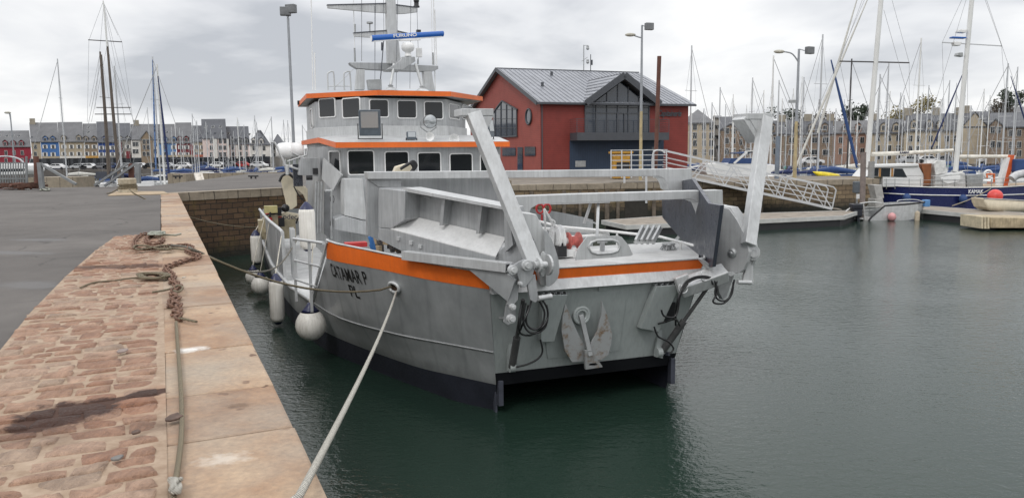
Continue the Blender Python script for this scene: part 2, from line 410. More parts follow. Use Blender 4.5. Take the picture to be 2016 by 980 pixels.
# raised hawse lid with oval handle on the foredeck edge, capstan base, grated lid, bench
def pz(px, py, yb): return LY(px, py, yb)
h = MB()
oy = -.60
out_ = [pz(x, y, oy) for x, y in ((1133, 512), (1156, 466), (1222, 464), (1247, 503))]
inn = [pz(x, y, oy) for x, y in ((1158, 487), (1164, 477), (1175, 473), (1205, 472), (1216, 476), (1220, 485), (1216, 494), (1204, 498), (1176, 500), (1164, 496))]
bmx = MB()
o4 = [pz(x, y, oy) for x, y in ((1133, 512), (1138, 490), (1156, 466), (1190, 465), (1222, 464), (1238, 483), (1247, 503), (1205, 507), (1170, 509.5))]
ring = []
import itertools
def strip(mb, outer, inner, dy):
    n = 40; 
    def resample(p, n):
        L = [0]; q = p + [p[0]]
        for a, b in zip(q, q[1:]): L.append(L[-1] + (b - a).length)
        r = []
        for k in range(n):
            t = L[-1] * k / n; i = max(j for j in range(len(p)) if L[j] <= t + 1e-9); r.append(q[i].lerp(q[i + 1], (t - L[i]) / max(1e-9, L[i + 1] - L[i])))
        return r
    A = resample(outer, n); c = sum(inner, V()) / len(inner); B = []
    I = resample(inner, 120)
    for p in A:
        d = (p - c).normalized(); B.append(max(I, key=lambda q: (q - c).normalized().dot(d)))
    e = V((0, dy, 0))
    for i in range(n):
        j = (i + 1) % n
        mb.add([A[i], A[j], B[j], B[i]], [[0, 1, 2, 3]]); mb.add([A[i] + e, A[j] + e, B[j] + e, B[i] + e], [[3, 2, 1, 0]])
        mb.add([A[i], A[j], A[j] + e, A[i] + e], [[3, 2, 1, 0]]); mb.add([B[i], B[j], B[j] + e, B[i] + e], [[0, 1, 2, 3]])
strip(h, o4, inn, .03)
hl = h.build('hawse_plate', ALUL, boat)
h = MB(); h.tube(inn, .022, 8, 0, True); h.build('oval_rim', ALUL, hl)
h = MB(); c = LZ(1197, 496, 2.56); h.cyl((c.x, c.y + .25, 2.55), (c.x, c.y + .25, 2.78), .05); h.cyl((c.x - .1, c.y + .25, 2.74), (c.x + .1, c.y + .25, 2.74), .03); h.build('bitt', ALU, boat)
h = MB(); c = LZ(1316, 491, 2.56)
h.cyl(c, c + V((0, 0, .1)), .05, None, 12)
for k in range(8):
    a = k * PI / 4; h.bar(c + V((math.cos(a) * .16, math.sin(a) * .16, .0)), c + V((math.cos(a) * .09, math.sin(a) * .09, .11)), .02, .03)
h.cyl(c + V((0, 0, .105)), c + V((0, 0, .13)), .14, .13, 16); h.build('capstan_base', ALU, boat)
h = MB()
for k in range(4):
    a = LY(1252 + k * 11, 476, .55); b = LY(1266 + k * 11.3, 448, .85); h.bar(a, b, .045, .12)
a = LY(1264, 449, .85); b = LY(1302, 449, .85); h.bar(a, b, .1, .03); h.bar(LY(1250, 477, .55), LY(1288, 477, .55), .1, .03)
h.build('grating_lid', ALUL, boat)
h = MB(); a, b = LY(1060, 401, 1.3), LY(1196, 397, 1.3); h.bar(a, b, .22, .035); h.bar(LY(1150, 440, 1.3), LY(1163, 400, 1.3), .045); h.bar(LY(1175, 474, .8), LY(1178, 400, 1.3), .055, .03); h.bar(LY(1152, 432, 1.3), LY(1174, 440, 1.3), .03)
h.build('stand', ALUL, boat)
# guard rail pipes on the far side of the foredeck
h = MB()
h.tube([LY(1040, 430, 3.0), LY(1100, 446, 2.5), (LY(1200, 455, 2.2)), LY(1300, 466, 1.4), LY(1385, 488, .4)], .028, 8)
h.tube([LY(1040, 448, 3.0), LY(1120, 453, 2.5), LY(1196, 457, 2.3), LY(1199, 461, 2.3), LY(1140, 466, 2.3), LY(1040, 470, 2.3)], .035, 8)
for x, y, yb in ((1215, 456, 2.1), (1340, 476, .9)): 
    p = LY(x, y, yb); h.cyl(p, (p.x, p.y, 2.54), .024)
h.build('guard_rail', WHITE, boat)
# --- windlass on the foredeck
wl = empty('windlass', LZ(1100, 500, 2.56), 0, boat); w0 = wl.location
def wloc(px, py, yb): return LY(px, py, yb) - w0
yb = .75
h = MB(); p = wloc(1128, 474, yb)
h.lathe(p + V((-.11, 0, 0)), (1, .05, 0), [(.001, -.01), (.17, -.01), (.17, .02), (.10, .06), (.085, .12), (.10, .18), (.165, .22), (.165, .24), (.001, .24)], 20)
h.build('rope_drum', paint('drum_red', (.5, .12, .1), .5, 0, .5, 6), wl)
h = MB(); p = wloc(1091, 470, yb)
h.lathe(p, (1, .05, 0), [(.001, 0), (.12, 0), (.26, .01), (.26, .03), (.2, .05), (.2, .09), (.26, .11), (.26, .13), (.1, .14), (.001, .14)], 24, 0)
h.build('gypsy_wheel', WHITE, wl)
h = MB(); h.tube([wloc(1112, 474, yb), wloc(1128, 474, yb)], .06, 12); h.box(wloc(1110, 497, yb), (.34, .3, .14)); h.box(wloc(1135, 498, yb), (.28, .3, .12)); h.bar(wloc(1084, 500, yb), wloc(1088, 455, yb), .05, .12); h.bar(wloc(1106, 500, yb), wloc(1100, 452, yb), .04, .1)
h.tube([wloc(1074, 460, yb), wloc(1073, 425, yb), wloc(1071, 411, yb)], .02, 6); h.tube([wloc(1071, 411, yb), wloc(1082, 428, yb), wloc(1090, 446, yb)], .022, 6); h.tube([wloc(1092, 446, yb), wloc(1092, 436, yb), wloc(1086, 432, yb)], .018, 6)
h.build('windlass_frame', WHITE, wl)
h = MB(); h.box(wloc(1103, 494, .6), (.18, .2, .2)); h.cyl(wloc(1098, 480, .62), wloc(1108, 480, .62), .06); h.build('motor', DARK, wl)
h = MB()
for cxp in (1063, 1077):
    h.tube([wloc(cxp + 7 * math.cos(a), 411 + 9 * math.sin(a), yb + .1) for a in [k * PI / 8 for k in range(16)]], .02, 6, 0, True)
h.cyl(wloc(1067, 422, yb + .1), wloc(1067, 434, yb + .1), .02); h.build('hand_wheel', RED, wl)
# --- recessed cover plates and hollow step posts on the bow plate
h = MB(); h.prism([fp(x, y, off=-.02) for x, y in ((1062, 580), (1114, 576), (1226, 570), (1231, 575), (1231, 600), (1218, 690), (1110, 702), (1078, 706))], (0, -.006, 0)); h.build('doubler_plate', BOWG, boat, bevel=.003)
for pts, dk_ in ((((1062, 578), (1110, 577), (1084, 668), (1058, 669)), ((1064, 570), (1108, 567))), (((1284, 561), (1330, 558), (1288, 649), (1253, 643)), ((1285, 554), (1338, 551)))):
    q = [fp(x, y, off=-.02) for x, y in pts]
    h = MB(); h.prism([q[0], q[1], q[2], q[3]], (0, -.16, 0)); post = h.build('step_post', BOWG, boat, bevel=.006)
    h = MB(); t0, t1 = q[0] + V((0, -.05, .004)), q[1] + V((0, -.05, .004)); h.bar(t0, t1, .1, .004); h.build('opening', DARK, post)
    h = MB()
    for k in range(4): p = t0.lerp(t1, (k + .5) / 4); h.ball(p + V((0, 0, .012)), .022, 8)
    for k in range(5): p = t0.lerp(t1, k / 4); h.box(p + V((0, 0, .012)), (.008, .14, .03))
    h.build('roller', ALU, post)
h = MB(); h.prism([fp(x, y, off=-.02) for x, y in ((1177, 561), (1197, 560), (1197, 572), (1178, 573))], (0, -.02, 0)); h.build('junction_box', BOWG, boat, bevel=.004)
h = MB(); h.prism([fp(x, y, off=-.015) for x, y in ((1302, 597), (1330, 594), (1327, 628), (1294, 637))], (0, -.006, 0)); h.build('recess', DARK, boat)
h = MB(); c = fp(1144, 620, off=-.03)
for r_, t_ in ((.14, .035), (.10, .03)): h.tube([c + V((r_ * math.cos(a), -.02, r_ * math.sin(a))) for a in [k * PI / 12 for k in range(24)]], t_, 8, 0, True)
h.build('hawse_pipe_rim', BOWG, boat)
# --- oval fairlead in the bow
c0, cn_ = on_hull(777, 565, .02)
dirv = V((-.66, 1.0, 0)); dirv = (dirv - cn_ * dirv.dot(cn_)).normalized(); dup_ = dirv.cross(cn_).normalized()
oval = [c0 + dirv * (.135 * math.cos(a)) + dup_ * (.095 * math.sin(a)) for a in [k * PI / 12 for k in range(24)]]
h = MB(); h.tube(oval, .032, 8, 0, True); fl = h.build('fairlead', ALUL, boat)
h = MB(); h.poly([p - cn_ * .008 for p in oval]); h.build('fairlead_opening', paint('rusty_dark', (.05, .025, .012), .8, 0, .6, 12), fl)
# name on the bow, both lines, lying on the flared plating
nm = paint('lettering_black', (.012, .012, .012), .5)
def hull_text(name, body, a, b, size, wscale):
    pa, na = on_hull(*a); pb, nb_ = on_hull(*b); x = (pb - pa); L = x.length; x.normalize(); up = (na + nb_).cross(x).normalized(); up = up if up.z > 0 else -up; up = (up + x * -.06).normalized()
    o = text(name, body, (0, 0, 0), x, up, size, nm, None, .0, width=L, font_scale=1.2, shear=.0); mid = (pa + pb) / 2; n = (na + nb_).normalized()
    for v in o.data.vertices:
        q = v.co + mid; h_, hn, i_, t_ = HB.ray_cast(q + n * 1.0, -n)
        if h_ is not None: v.co = h_ + n * .012
    o.parent = boat; return o
hull_text('vessel_name', 'CATAMAR P', (653, 531), (723, 549), .40, 1)
hull_text('port_letters', 'PL', (689, 572), (707, 577), .37, 1)
# --- side rail at the boarding opening
h = MB()
rp_ = [(-2.52, 3.1, 2.72), (-2.62, 4.2, 2.60), (-2.80, 6.4, 2.42)]
h = MB(); r0 = LX(648, 484, -2.5); r1 = LX(578, 470, -2.95)
bx = lambda t, zt: V((-2.55 - .4 * t, 3.3 + (r1.y - 3.3) * t, r0.z + (r1.z - r0.z) * t - zt))
h.tube([bx(0, 0), bx(.5, 0), bx(1, 0)], .032, 8); h.tube([bx(.12, .5), bx(1, .5)], .025, 8); h.tube([bx(.3, .95), bx(1, .95)], .025, 8)
for t in (.45, 1.0): p = bx(t, 0); h.bar(p, (p.x, p.y, 1.15), .06, .06)
h.build('boarding_rail', ALUL, boat)
h = MB()
for y in (9.3, 10.0): h.bar((-2.98, y, 1.1), (-3.0, y, 2.45), .09, .09)
h.tube([(-3.0, 9.3, 2.45), (-3.03, 10, 2.47), (-3.17, 13, 2.48), (-3.19, 17, 2.38), (-3.19, 22, 2.28)], .05, 8)
for k in range(7): y = 10.6 + k * 1.6; h.bar((-3.08, y, 1.15), (-3.1, y, 2.4), .03, .05)
h.build('bulwark_rail', ALUL, boat)
h = MB(); h.bar((-2.7, 9.6, 1.15), (-2.7, 9.6, 2.5), .12, .12); h.cut(); h.bar((-2.7, 10.1, 1.15), (-2.7, 10.1, 2.5), .12, .12); h.each('mooring_bitt', ALUL, boat)
# ================================================================== gantry cheeks and cross beams
gan = boat
CA, CB = (0.12, -.55), (-1.84, 2.05)
def cp(px, py, off=0.0): return LP(px, py, CA, CB, off)     # +off is inboard
_cd = V((CB[0] - CA[0], CB[1] - CA[1], 0)).normalized(); CN = V((-_cd.y, _cd.x, 0))
if CN.x < 0: CN = -CN
SG = 1 if (LP(800, 400, CA, CB, .1) - LP(800, 400, CA, CB, 0)).dot(CN) > 0 else -1
def cpi(px, py, off): return LP(px, py, CA, CB, off * SG)
cheek = MB()
cheek.prism([cpi(x, y, 0) for x, y in ((745, 370), (797, 376), (797, 432), (770, 450), (745, 448))], CN * .75)
cheek.prism([cpi(x, y, 0) for x, y in ((745, 449), (770, 451), (975, 505), (975, 526), (800, 499), (745, 471))], CN * .75)
ch = cheek.build('gantry_cheek', ALU, gan, bevel=.008)
h = MB(); bp = [(797, 374), (1000, 412), (1004, 480), (790, 432)]
h.prism([cpi(x, y, .42) for x, y in bp], CN * .06); h.build('cheek_panel', ALU, ch)
h = MB(); ld = [cpi(769, 450, 0), cpi(806, 424, .40), cpi(996, 467, .40), cpi(976, 504, 0)]; h.prism(ld, (0, 0, -.02)); h.build('sloping_ledge', paint('sky_lit_ledge', (.74, .74, .73), .45, .2, .1, 2, .35, (.5, .5, .49), .06), ch)  # sky light on the sloping ledge is put into its paler metal colour
h = MB(); h.prism([cpi(x, y, .05) for x, y in ((793, 370), (797, 370), (1003, 409), (1003, 415), (793, 376))], CN * .45); h.build('top_flange', ALUL, ch)
h = MB()
for xa, ya, xb, yb_ in ((873, 391, 868, 444), (946, 405, 940, 460)): h.cut(); h.prism([cpi(xa - 3, ya, .2), cpi(xa + 3, ya + 1, .2), cpi(xb + 3, yb_, .2), cpi(xb - 3, yb_, .2)], CN * .22)
h.cut(); h.prism([cpi(x, y, .0) for x, y in ((992, 412), (1000, 413), (1010, 482), (994, 496))], CN * .5)
h.each('stiffener', ALU, ch)
h = MB()
for x, y in ((780, 466), (805, 474), (823, 481)): h.cut(); h.prism([cpi(x, y, -.03), cpi(x + 6, y + 1, -.03), cpi(x + 6, y + 8, -.03), cpi(x, y + 7, -.03)], CN * .03)
h.cut(); h.prism([cpi(x, y, .39) for x, y in ((834, 386), (845, 388), (845, 391), (834, 389))], CN * .02)
h.each('lug', ALUL, ch)
# lower front gusset of the cheek
h = MB(); h.prism([cpi(x, y, .1) for x, y in ((975, 500), (1012, 470), (1050, 520), (1000, 540), (972, 526))], CN * .5); h.build('cheek_gusset', ALU, ch, bevel=.006)
# rear post of the cheek
h = MB()
yb = 2.15
h.prism([LY(x, y, yb) for x, y in ((722, 352), (745, 366), (745, 470), (722, 462))], (0, .12, 0)); h.prism([LY(x, y, yb) for x, y in ((722, 462), (745, 470), (744, 474), (738, 470))], (.3, .3, -.0))
h.prism([LY(x, y, yb - .02) for x, y in ((722, 340), (790, 339), (790, 372), (745, 368), (722, 352))], (0, .10, 0))
h.build('cheek_post', ALU, ch, bevel=.006)
# cross beams (deep ends with rounded haunches)
def beam(yb, pts, name, dep):
    h = MB(); h.prism([LY(x, y, yb) for x, y in pts], (0, dep, 0)); return h.build(name, ALUL, gan, bevel=.01)
b1 = beam(2.05, ((722, 338.5), (1030, 336), (1362, 332), (1364, 385), (1340, 386), (1316, 372), (1314, 362), (1308, 352), (1298, 347), (1040, 350), (724, 353)), 'gantry_beam', .34)
b2 = beam(.15, ((1000, 387), (1130, 382), (1423, 374), (1424, 414), (1392, 455), (1388, 449), (1386, 420), (1378, 400), (1360, 392), (1300, 394), (1060, 402), (1046, 410), (1040, 424), (1002, 418)), 'gantry_beam', .30)
h = MB(); h.prism([LY(x, y, 2.5) for x, y in ((728, 352), (985, 349), (990, 412), (728, 372))], (0, .05, 0)); h.build('screen_plate', ALU, gan)
# starboard cheek: dark inner plate
DA, DB = (LY(1392, 520, -.75).x, -.75), (LY(1312, 392, 2.3).x + .35, 2.3)
def dp(px, py, off=0): return LP(px, py, DA, DB, off)
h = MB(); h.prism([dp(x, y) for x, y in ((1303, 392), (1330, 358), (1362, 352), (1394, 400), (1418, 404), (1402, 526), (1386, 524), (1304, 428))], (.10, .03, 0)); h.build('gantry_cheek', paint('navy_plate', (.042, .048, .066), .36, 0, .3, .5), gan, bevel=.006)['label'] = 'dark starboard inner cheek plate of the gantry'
# front plates with pins
RP0 = LY(1470, 490, -1.1); RP1 = RP0 + V((-.389, .92, 0))
def rpl(px, py, off=0): return LP(px, py, RP0, RP1, off)
plate = [(1407, 404), (1435, 411), (1450, 432), (1464, 458), (1472, 480), (1474, 496), (1470, 516), (1464, 530), (1456, 537), (1444, 538), (1403, 523)]
pr = [rpl(x, y) for x, y in plate]
h = MB(); h.prism(pr, (.10, .04, 0)); h.prism([p + V((.22, .09, 0)) for p in pr], (.08, .03, 0))
h.build('pivot_plate', ALUL, gan, bevel=.006)
h = MB(); h.prism([rpl(x, y) + V((.03, .012, 0)) for x, y in ((1405, 404), (1436, 409), (1462, 452), (1458, 456), (1430, 420), (1408, 412))], (.24, .10, 0)); h.build('plate_flange', ALUL, gan)
h = MB(); c = rpl(1442, 498); nrm_ = V((-.92, -.389, 0)); h.lathe(c, nrm_, [(.09, -.02), (.09, .02), (.06, .05), (.001, .05)], 20, 0, False); h.lathe(c, nrm_, [(.035, .04), (.035, .075), (.001, .075)], 12); h.build('pin', STEEL, gan)
# port side equivalents, mirrored about the gantry centre line
GC = 2.50
def gm(p): return V((2 * GC - p[0], p[1], p[2]))
h = MB(); h.prism([LY(x, y, -.85) for x, y in ((1014, 417), (1056, 422), (1070, 451), (1083, 562), (1067, 562), (1052, 500), (1030, 452))], (.05, .42, 0)); h.build('pivot_housing', ALUL, gan, bevel=.01)
h = MB(); h.prism([LY(x, y, -.95) for x, y in ((1071, 452), (1079, 458), (1086, 470), (1093, 488), (1099, 509), (1101, 522), (1101, 537), (1098, 548), (1092, 556), (1081, 564), (1075, 563), (1072, 500))], (.02, .06, 0)); h.build('pivot_plate', ALU, gan, bevel=.006)
h = MB(); h.prism([LY(x, y, -.9) for x, y in ((1024, 438), (1032, 440), (1056, 480), (1052, 486))], (0, .03, 0)); h.build('slot', DARKP, gan)
h = MB(); h.prism([LY(1069 + 7 * math.cos(a), 520 + 25 * math.sin(a), -1.0) for a in [k * PI / 12 for k in range(24)]], (.03, .06, 0)); h.build('cam_disc', ALUL, gan, bevel=.008)
h = MB(); h.prism([LY(x, y, -.98) for x, y in ((1047, 476), (1054, 474), (1062, 498), (1056, 504))], (0, .1, 0)); h.build('stop_plate', STEEL, gan)
# --- A frame arms
for (b0, t0, hd, sg) in (((1050, 517, -1.12), (931, 224, -.35), (908, 972, 214, 228), 1), ((1473, 482, -1.12), (1507, 232, -.35), (1470, 1521, 223, 235), -1)):
    pb, pt = LY(*b0), LY(*t0)
    h = MB(); h.bar(pb, pt, .235, .17, 0, (0, -1, .2)); arm = h.build('frame_arm', ALUL, gan, bevel=.012)
    h = MB(); yb = -.42
    x0, x1, y0, y1 = hd
    h.prism([LY(x, y, yb) for x, y in ((x0, y0), (x1, y0), (x1, y1), (x0, y1))], (0, .42, 0))
    tri = ((x0 + 20, y1), (x1, y1), (x0 + 44, 272)) if sg > 0 else ((x0 + 6, y1), (x1 - 6, y1), (x0 + 28, 273))
    h.prism([LY(x, y, yb + .01) for x, y in tri], (0, .03, 0))
    if sg < 0:
        h.prism([LY(x, y, yb + .02) for x, y in ((x0 - 6, y1), (x0 + 3, y0 + 1), (x0 + 33, 272), (x0 + 23, 281))], (0, .36, 0))
    else: h.prism([LY(x, y, yb + .37) for x, y in tri], (0, .03, 0))
    h.build('arm_head', ALUL, arm, bevel=.008)
# foot of the arms: lugs, rollers and links
def disc(mb, c, ax, r, t, n=18): mb.lathe(c, ax, [(.001, -t / 2), (r, -t / 2), (r, t / 2), (.001, t / 2)], n, 0, False)
h = MB(); yb = -1.25
pl_a = [(1012, 522), (1020, 516), (1034, 510), (1048, 514), (1052, 530), (1048, 548), (1034, 566), (1026, 566), (1022, 550)]
h.prism([LY(x, y, yb) for x, y in pl_a], (0, .05, 0))
h.prism([LY(x, y, yb + .12) for x, y in ((1000, 526), (1008, 516), (1016, 520), (1022, 560), (1020, 590), (1008, 604), (999, 600), (1006, 560))], (0, .05, 0))
h.prism([LY(x, y, yb + .02) for x, y in ((1036, 546), (1054, 540), (1060, 590), (1054, 596), (1044, 590))], (0, .06, 0))
h.prism([LY(x, y, yb + .3) for x, y in ((998, 595), (1016, 600), (1016, 632), (1000, 640), (992, 634))], (0, .05, 0))
h.build('arm_foot_link', ALU, gan, bevel=.006)
h = MB()
for x, y, r_ in ((1037, 522, .085), (1009, 531, .075), (1009, 604, .05), (1006, 627, .07), (1024, 558, .035)):
    c = LY(x, y, yb - .03); h.cut(); disc(h, c, (0, 1, 0), r_, .08); disc(h, c + V((0, -.05, 0)), (0, 1, 0), r_ * .55, .06)
h.cut(); h.cyl(LY(1050, 522, yb), LY(1074, 521, yb + .1), .06, None, 16); h.cut(); h.cyl(LY(1060, 587, yb), LY(1086, 583, yb), .045, None, 14)
h.cut(); disc(h, LY(1078, 521, yb + .2), (1, .15, 0), .17, .04); disc(h, LY(1060, 522, yb + .05), (1, .15, 0), .12, .05)
h.each('pivot_roller', ALUL, gan, bevel=.004)
h = MB(); c = LY(1480, 497, -1.0); disc(h, c, (.2, 1, 0), .14, .10); disc(h, c + V((-.02, -.07, 0)), (.2, 1, 0), .08, .06); h.cut(); h.cyl(LY(1452, 555, -1.0), LY(1478, 556, -1.0), .04, None, 12)
h.each('pivot_roller', ALUL, gan, bevel=.004)
h = MB(); h.prism([LY(x, y, -.98) for x, y in ((1474, 512), (1482, 514), (1484, 560), (1462, 560), (1466, 540))], (0, .06, 0)); h.prism([LY(x, y, -.9) for x, y in ((1378, 510), (1384, 509), (1408, 528), (1452, 538), (1440, 544), (1400, 534))], (0, .1, 0)); h.build('arm_foot_link', ALUL, gan, bevel=.006)
h = MB(); h.bar(LY(1338, 568, -.75), LY(1428, 536, -.95), .30, .24, 0, (0, -.5, 1)); h.prism([LY(x, y, -.85) for x, y in ((1330, 548), (1356, 538), (1356, 572), (1340, 580))], (0, .1, 0)); h.build('swing_arm', ALUL, gan, bevel=.02)
h = MB(); h.prism([LY(x, y, -.8) for x, y in ((1410, 538), (1446, 540), (1430, 585), (1424, 590), (1416, 575))], (0, .12, 0)); h.build('hook_plate', STEEL, gan)
# hydraulic rams
h = MB()
for a, b, m0, m1 in (((1008, 722, -.35), (1030, 590, -.95), (1016, 675), None), ((1305, 690, -.35), (1400, 556, -.9), (1338, 625), None)):
    p0, p1 = LY(*a), LY(*b); pm = p0.lerp(p1, .45); h.cut(); h.cyl(p0, pm, .065, None, 12); h.cyl(pm, p1, .035, None, 10)
h.each('hydraulic_ram', paint('ram_grey', (.09, .09, .09), .4, .3), gan)
h = MB()
for x, y, yb in ((1008, 722, -.35), (1297, 693, -.35)): h.cut(); disc(h, LY(x, y, yb), (1, 0, 0), .09, .1)
h.cut(); h.prism([LY(x, y, -.32) for x, y in ((1000, 690), (1010, 640), (1012, 640), (1012, 725), (1000, 730))], (0, .06, 0)); h.cut(); h.prism([LY(x, y, -.32) for x, y in ((1296, 650), (1304, 650), (1305, 705), (1290, 702))], (0, .06, 0))
h.each('ram_bracket', BOWG, gan)
# hoses
h = MB()
for pts in (((1035, 596), (1030, 630), (1040, 652), (1060, 654), (1075, 640), (1078, 610), (1068, 590)), ((1040, 600), (1036, 634), (1050, 648), (1066, 640), (1072, 615), (1062, 592)), ((1026, 600), (1022, 650), (1040, 660), (1062, 650), (1078, 625), (1076, 600)),
            ((1064, 668), (1068, 690), (1060, 705), (1040, 716), (1016, 722)), ((1052, 560), (1044, 600), (1028, 640), (1020, 660))):
    h.cut(); h.tube(curve([LY(x, y, -1.12 if y < 660 else -.5) for x, y in pts]), .018, 8)
for pts in (((1336, 596), (1346, 560), (1366, 546), (1390, 544), (1406, 552), (1412, 575), (1404, 594), (1424, 597), (1440, 580), (1444, 555)), ((1330, 640), (1332, 600), (1344, 566), (1370, 548), (1396, 548), (1404, 560)), ((1302, 610), (1308, 622), (1326, 624), (1334, 612), (1340, 580), (1354, 558)), ((1288, 643), (1296, 662), (1316, 672), (1326, 686), (1318, 696)), ((1296, 637), (1312, 633), (1330, 628), (1338, 640)), ((1412, 548), (1408, 580), (1420, 592), (1436, 585), (1446, 550))):
    h.cut(); h.tube(curve([LY(x, y, -1.02 if y < 632 else -.6) for x, y in pts]), .018, 8)
h.each('hydraulic_hose', HOSE, gan)
h = MB()
for x, y in ((1388, 543), (1345, 567)): h.cut(); h.tube([LY(x + 9 * math.cos(a), y + 10 * math.sin(a), -1.02) for a in [k * PI / 7 for k in range(10)]], .012, 6)
h.each('hose_guide', ALUL, gan)
# bow bracket and square bar on the port side
TA, TB = (-.36, -.66), (-1.79, 1.5)
def tl(px, py, o): return LP(px, py, TA, TB, o)
TS = -1 if tl(850, 510, .1).y < tl(850, 510, 0).y else 1
h = MB(); q0_, q1_ = tl(797, 502, -.10 * TS), tl(1001, 526, -.10 * TS); h.bar(q0_, q1_, .17, .15); h.bar(q1_ + (q0_ - q1_) * .001, q1_ - (q0_ - q1_) * .002, .12, .10, 1); h.build('side_bar', [ALUL, DARK], gan, bevel=.008)
h = MB(); b0_ = tl(912, 521, -.14 * TS); b1_ = LY(1010, 551, -1.22); BA, BB = (b0_.x, b0_.y), (b1_.x, b1_.y)
h.prism([LP(x, y, BA, BB) for x, y in ((911, 521), (994, 533), (1014, 551), (1000, 594))], (.04, .04, 0)); h.prism([LP(x, y, BA, BB) for x, y in ((911, 520), (994, 532), (994, 535), (912, 523))], (.25, .25, 0)); h.build('bow_bracket', HULLG, gan, bevel=.004)
h = MB(); h.bar(LY(970, 624, -.3), LY(1006, 627, -.7), .02, .03); h.build('step_bar', ALU, gan)
# stem guards on the bow tips
h = MB(); h.box((0.0, -.13, .37), (.09, .14, .45)); h.cut(); h.box((-.05, -.02, .1), (.04, .12, .55)); h.cut(); h.box((3.44, -.16, .40), (.10, .12, .5)); h.bar((3.44, -.1, .72), (3.3, -.2, .75), .08); h.each('stem_guard', paint('guard_grey', (.06, .065, .085), .5, .2), gan, bevel=.01)
# ================================================================== deckhouse
LOW_Y, UP_Y = 12.1, 14.6
def mx(p): return V((2 * 1.75 - p[0], p[1], p[2]))
def roundrect(c, ux, uz, w, h, r, n=5):
    out = []
    for sx_, sz_, a0 in ((1, 1, 0), (-1, 1, PI / 2), (-1, -1, PI), (1, -1, 1.5 * PI)):
        for k in range(n): a = a0 + PI / 2 * k / (n - 1); out.append(c + ux * (sx_ * (w / 2 - r) + r * math.cos(a)) + uz * (sz_ * (h / 2 - r) + r * math.sin(a)))
    return out
def window(c, ux, w, hgt, parent, nrm, name='window', lean=0.0):
    ux = V(ux).normalized(); uz = (V((0, 0, 1)) + V(nrm) * lean).normalized()
    h = MB(); o = roundrect(c, ux, uz, w, hgt, .09); i_ = roundrect(c, ux, uz, w - .07, hgt - .07, .065); n_ = V(nrm) * .03
    N = len(o)
    for k in range(N):
        j = (k + 1) % N; h.add([o[k] + n_, o[j] + n_, i_[j] + n_, i_[k] + n_], [[0, 1, 2, 3]]); h.add([o[k] - n_ * .4, o[j] - n_ * .4, o[j] + n_, o[k] + n_], [[0, 1, 2, 3]]); h.add([i_[k] + n_, i_[j] + n_, i_[j], i_[k]], [[0, 1, 2, 3]])
    fr = h.build(name, WHITE, parent)
    h = MB(); h.poly([p + n_ * .35 for p in i_]); h.build('pane', GLASS, fr); return fr
# lower house walls
lw = MB(); ZL0, ZL1 = 1.1, 4.82
fl, fr_ = -.78, 4.30
ring0 = [(fl, LOW_Y), (fr_, LOW_Y), (4.85, 13.6), (4.85, 20.5), (-1.35, 20.5), (-1.35, 13.6)]
lw.prism([V((x, y, ZL0)) for x, y in ring0], (0, 0, ZL1 - ZL0)); lowh = lw.build('lower_deckhouse', ALU, boat, bevel=.015)
for xa, xb_, yt, yb_ in ((683, 738, 297, 343), (756, 806, 299, 345), (821, 869, 301, 346), (884, 931, 303, 347), (944, 984, 304, 348)):
    a, b = LY(xa, yt, LOW_Y - .005), LY(xb_, yb_, LOW_Y - .005)
    window((a + b) / 2, (1, 0, 0), abs(b.x - a.x), abs(a.z - b.z) + .04, lowh, (0, -1, 0))
sd = (V((fl, LOW_Y, 0)) - V((-1.35, 13.6, 0))).normalized(); window(V((-1.065, 12.85, 4.25)) + V((-.005, -.002, 0)), sd, .75, .85, lowh, V((-sd.y, sd.x, 0)) * (-1 if -sd.y > 0 else 1))
# visor over the lower windows: sloped top, orange edge
vr0 = [LY(661, 277, 11.75), LY(1003, 282, 11.75)]
A0, A1 = V((-1.12, 11.75, 4.95)), V((4.68, 11.75, 4.93))
A0.x, A1.x = vr0[0].x, vr0[1].x; zf = (vr0[0].z + vr0[1].z) / 2; A0.z = A1.z = zf
B0 = LY(627, 271, 14.0); B1 = V((3.5 - B0.x + .0, 14.0, B0.z)); C0 = V((B0.x, 20.6, B0.z + .02)); C1 = V((B1.x, 20.6, B0.z + .02))
E_ = .17
h = MB(); ee = V((0, 0, E_))
for a, b in ((A0, A1), (A0, B0), (A1, B1), (B0, C0), (B1, C1)): h.add([a, b, b - ee, a - ee], [[0, 1, 2, 3]])
h.build('visor_edge', ORANGE, lowh, solid=.02)
h = MB(); R0 = V((-.6, 14.7, zf + .30)); R1 = V((3.9, 14.7, zf + .30)); dz = V((0, 0, .004))
h.add([A0 + dz, A1 + dz, R1, R0], [[0, 1, 2, 3]]); h.add([A0 + dz, R0, B0 + dz], [[0, 1, 2]]); h.add([A1 + dz, B1 + dz, R1], [[0, 1, 2]]); h.add([B0 + dz, R0, R1, B1 + dz, C1 + dz, C0 + dz], [[0, 1, 2, 3, 4, 5]])
h.add([A0 - ee, A1 - ee, B1 - ee, C1 - ee, C0 - ee, B0 - ee], [[0, 1, 2, 3, 4, 5]])
h.build('visor_roof', ALUL, lowh)
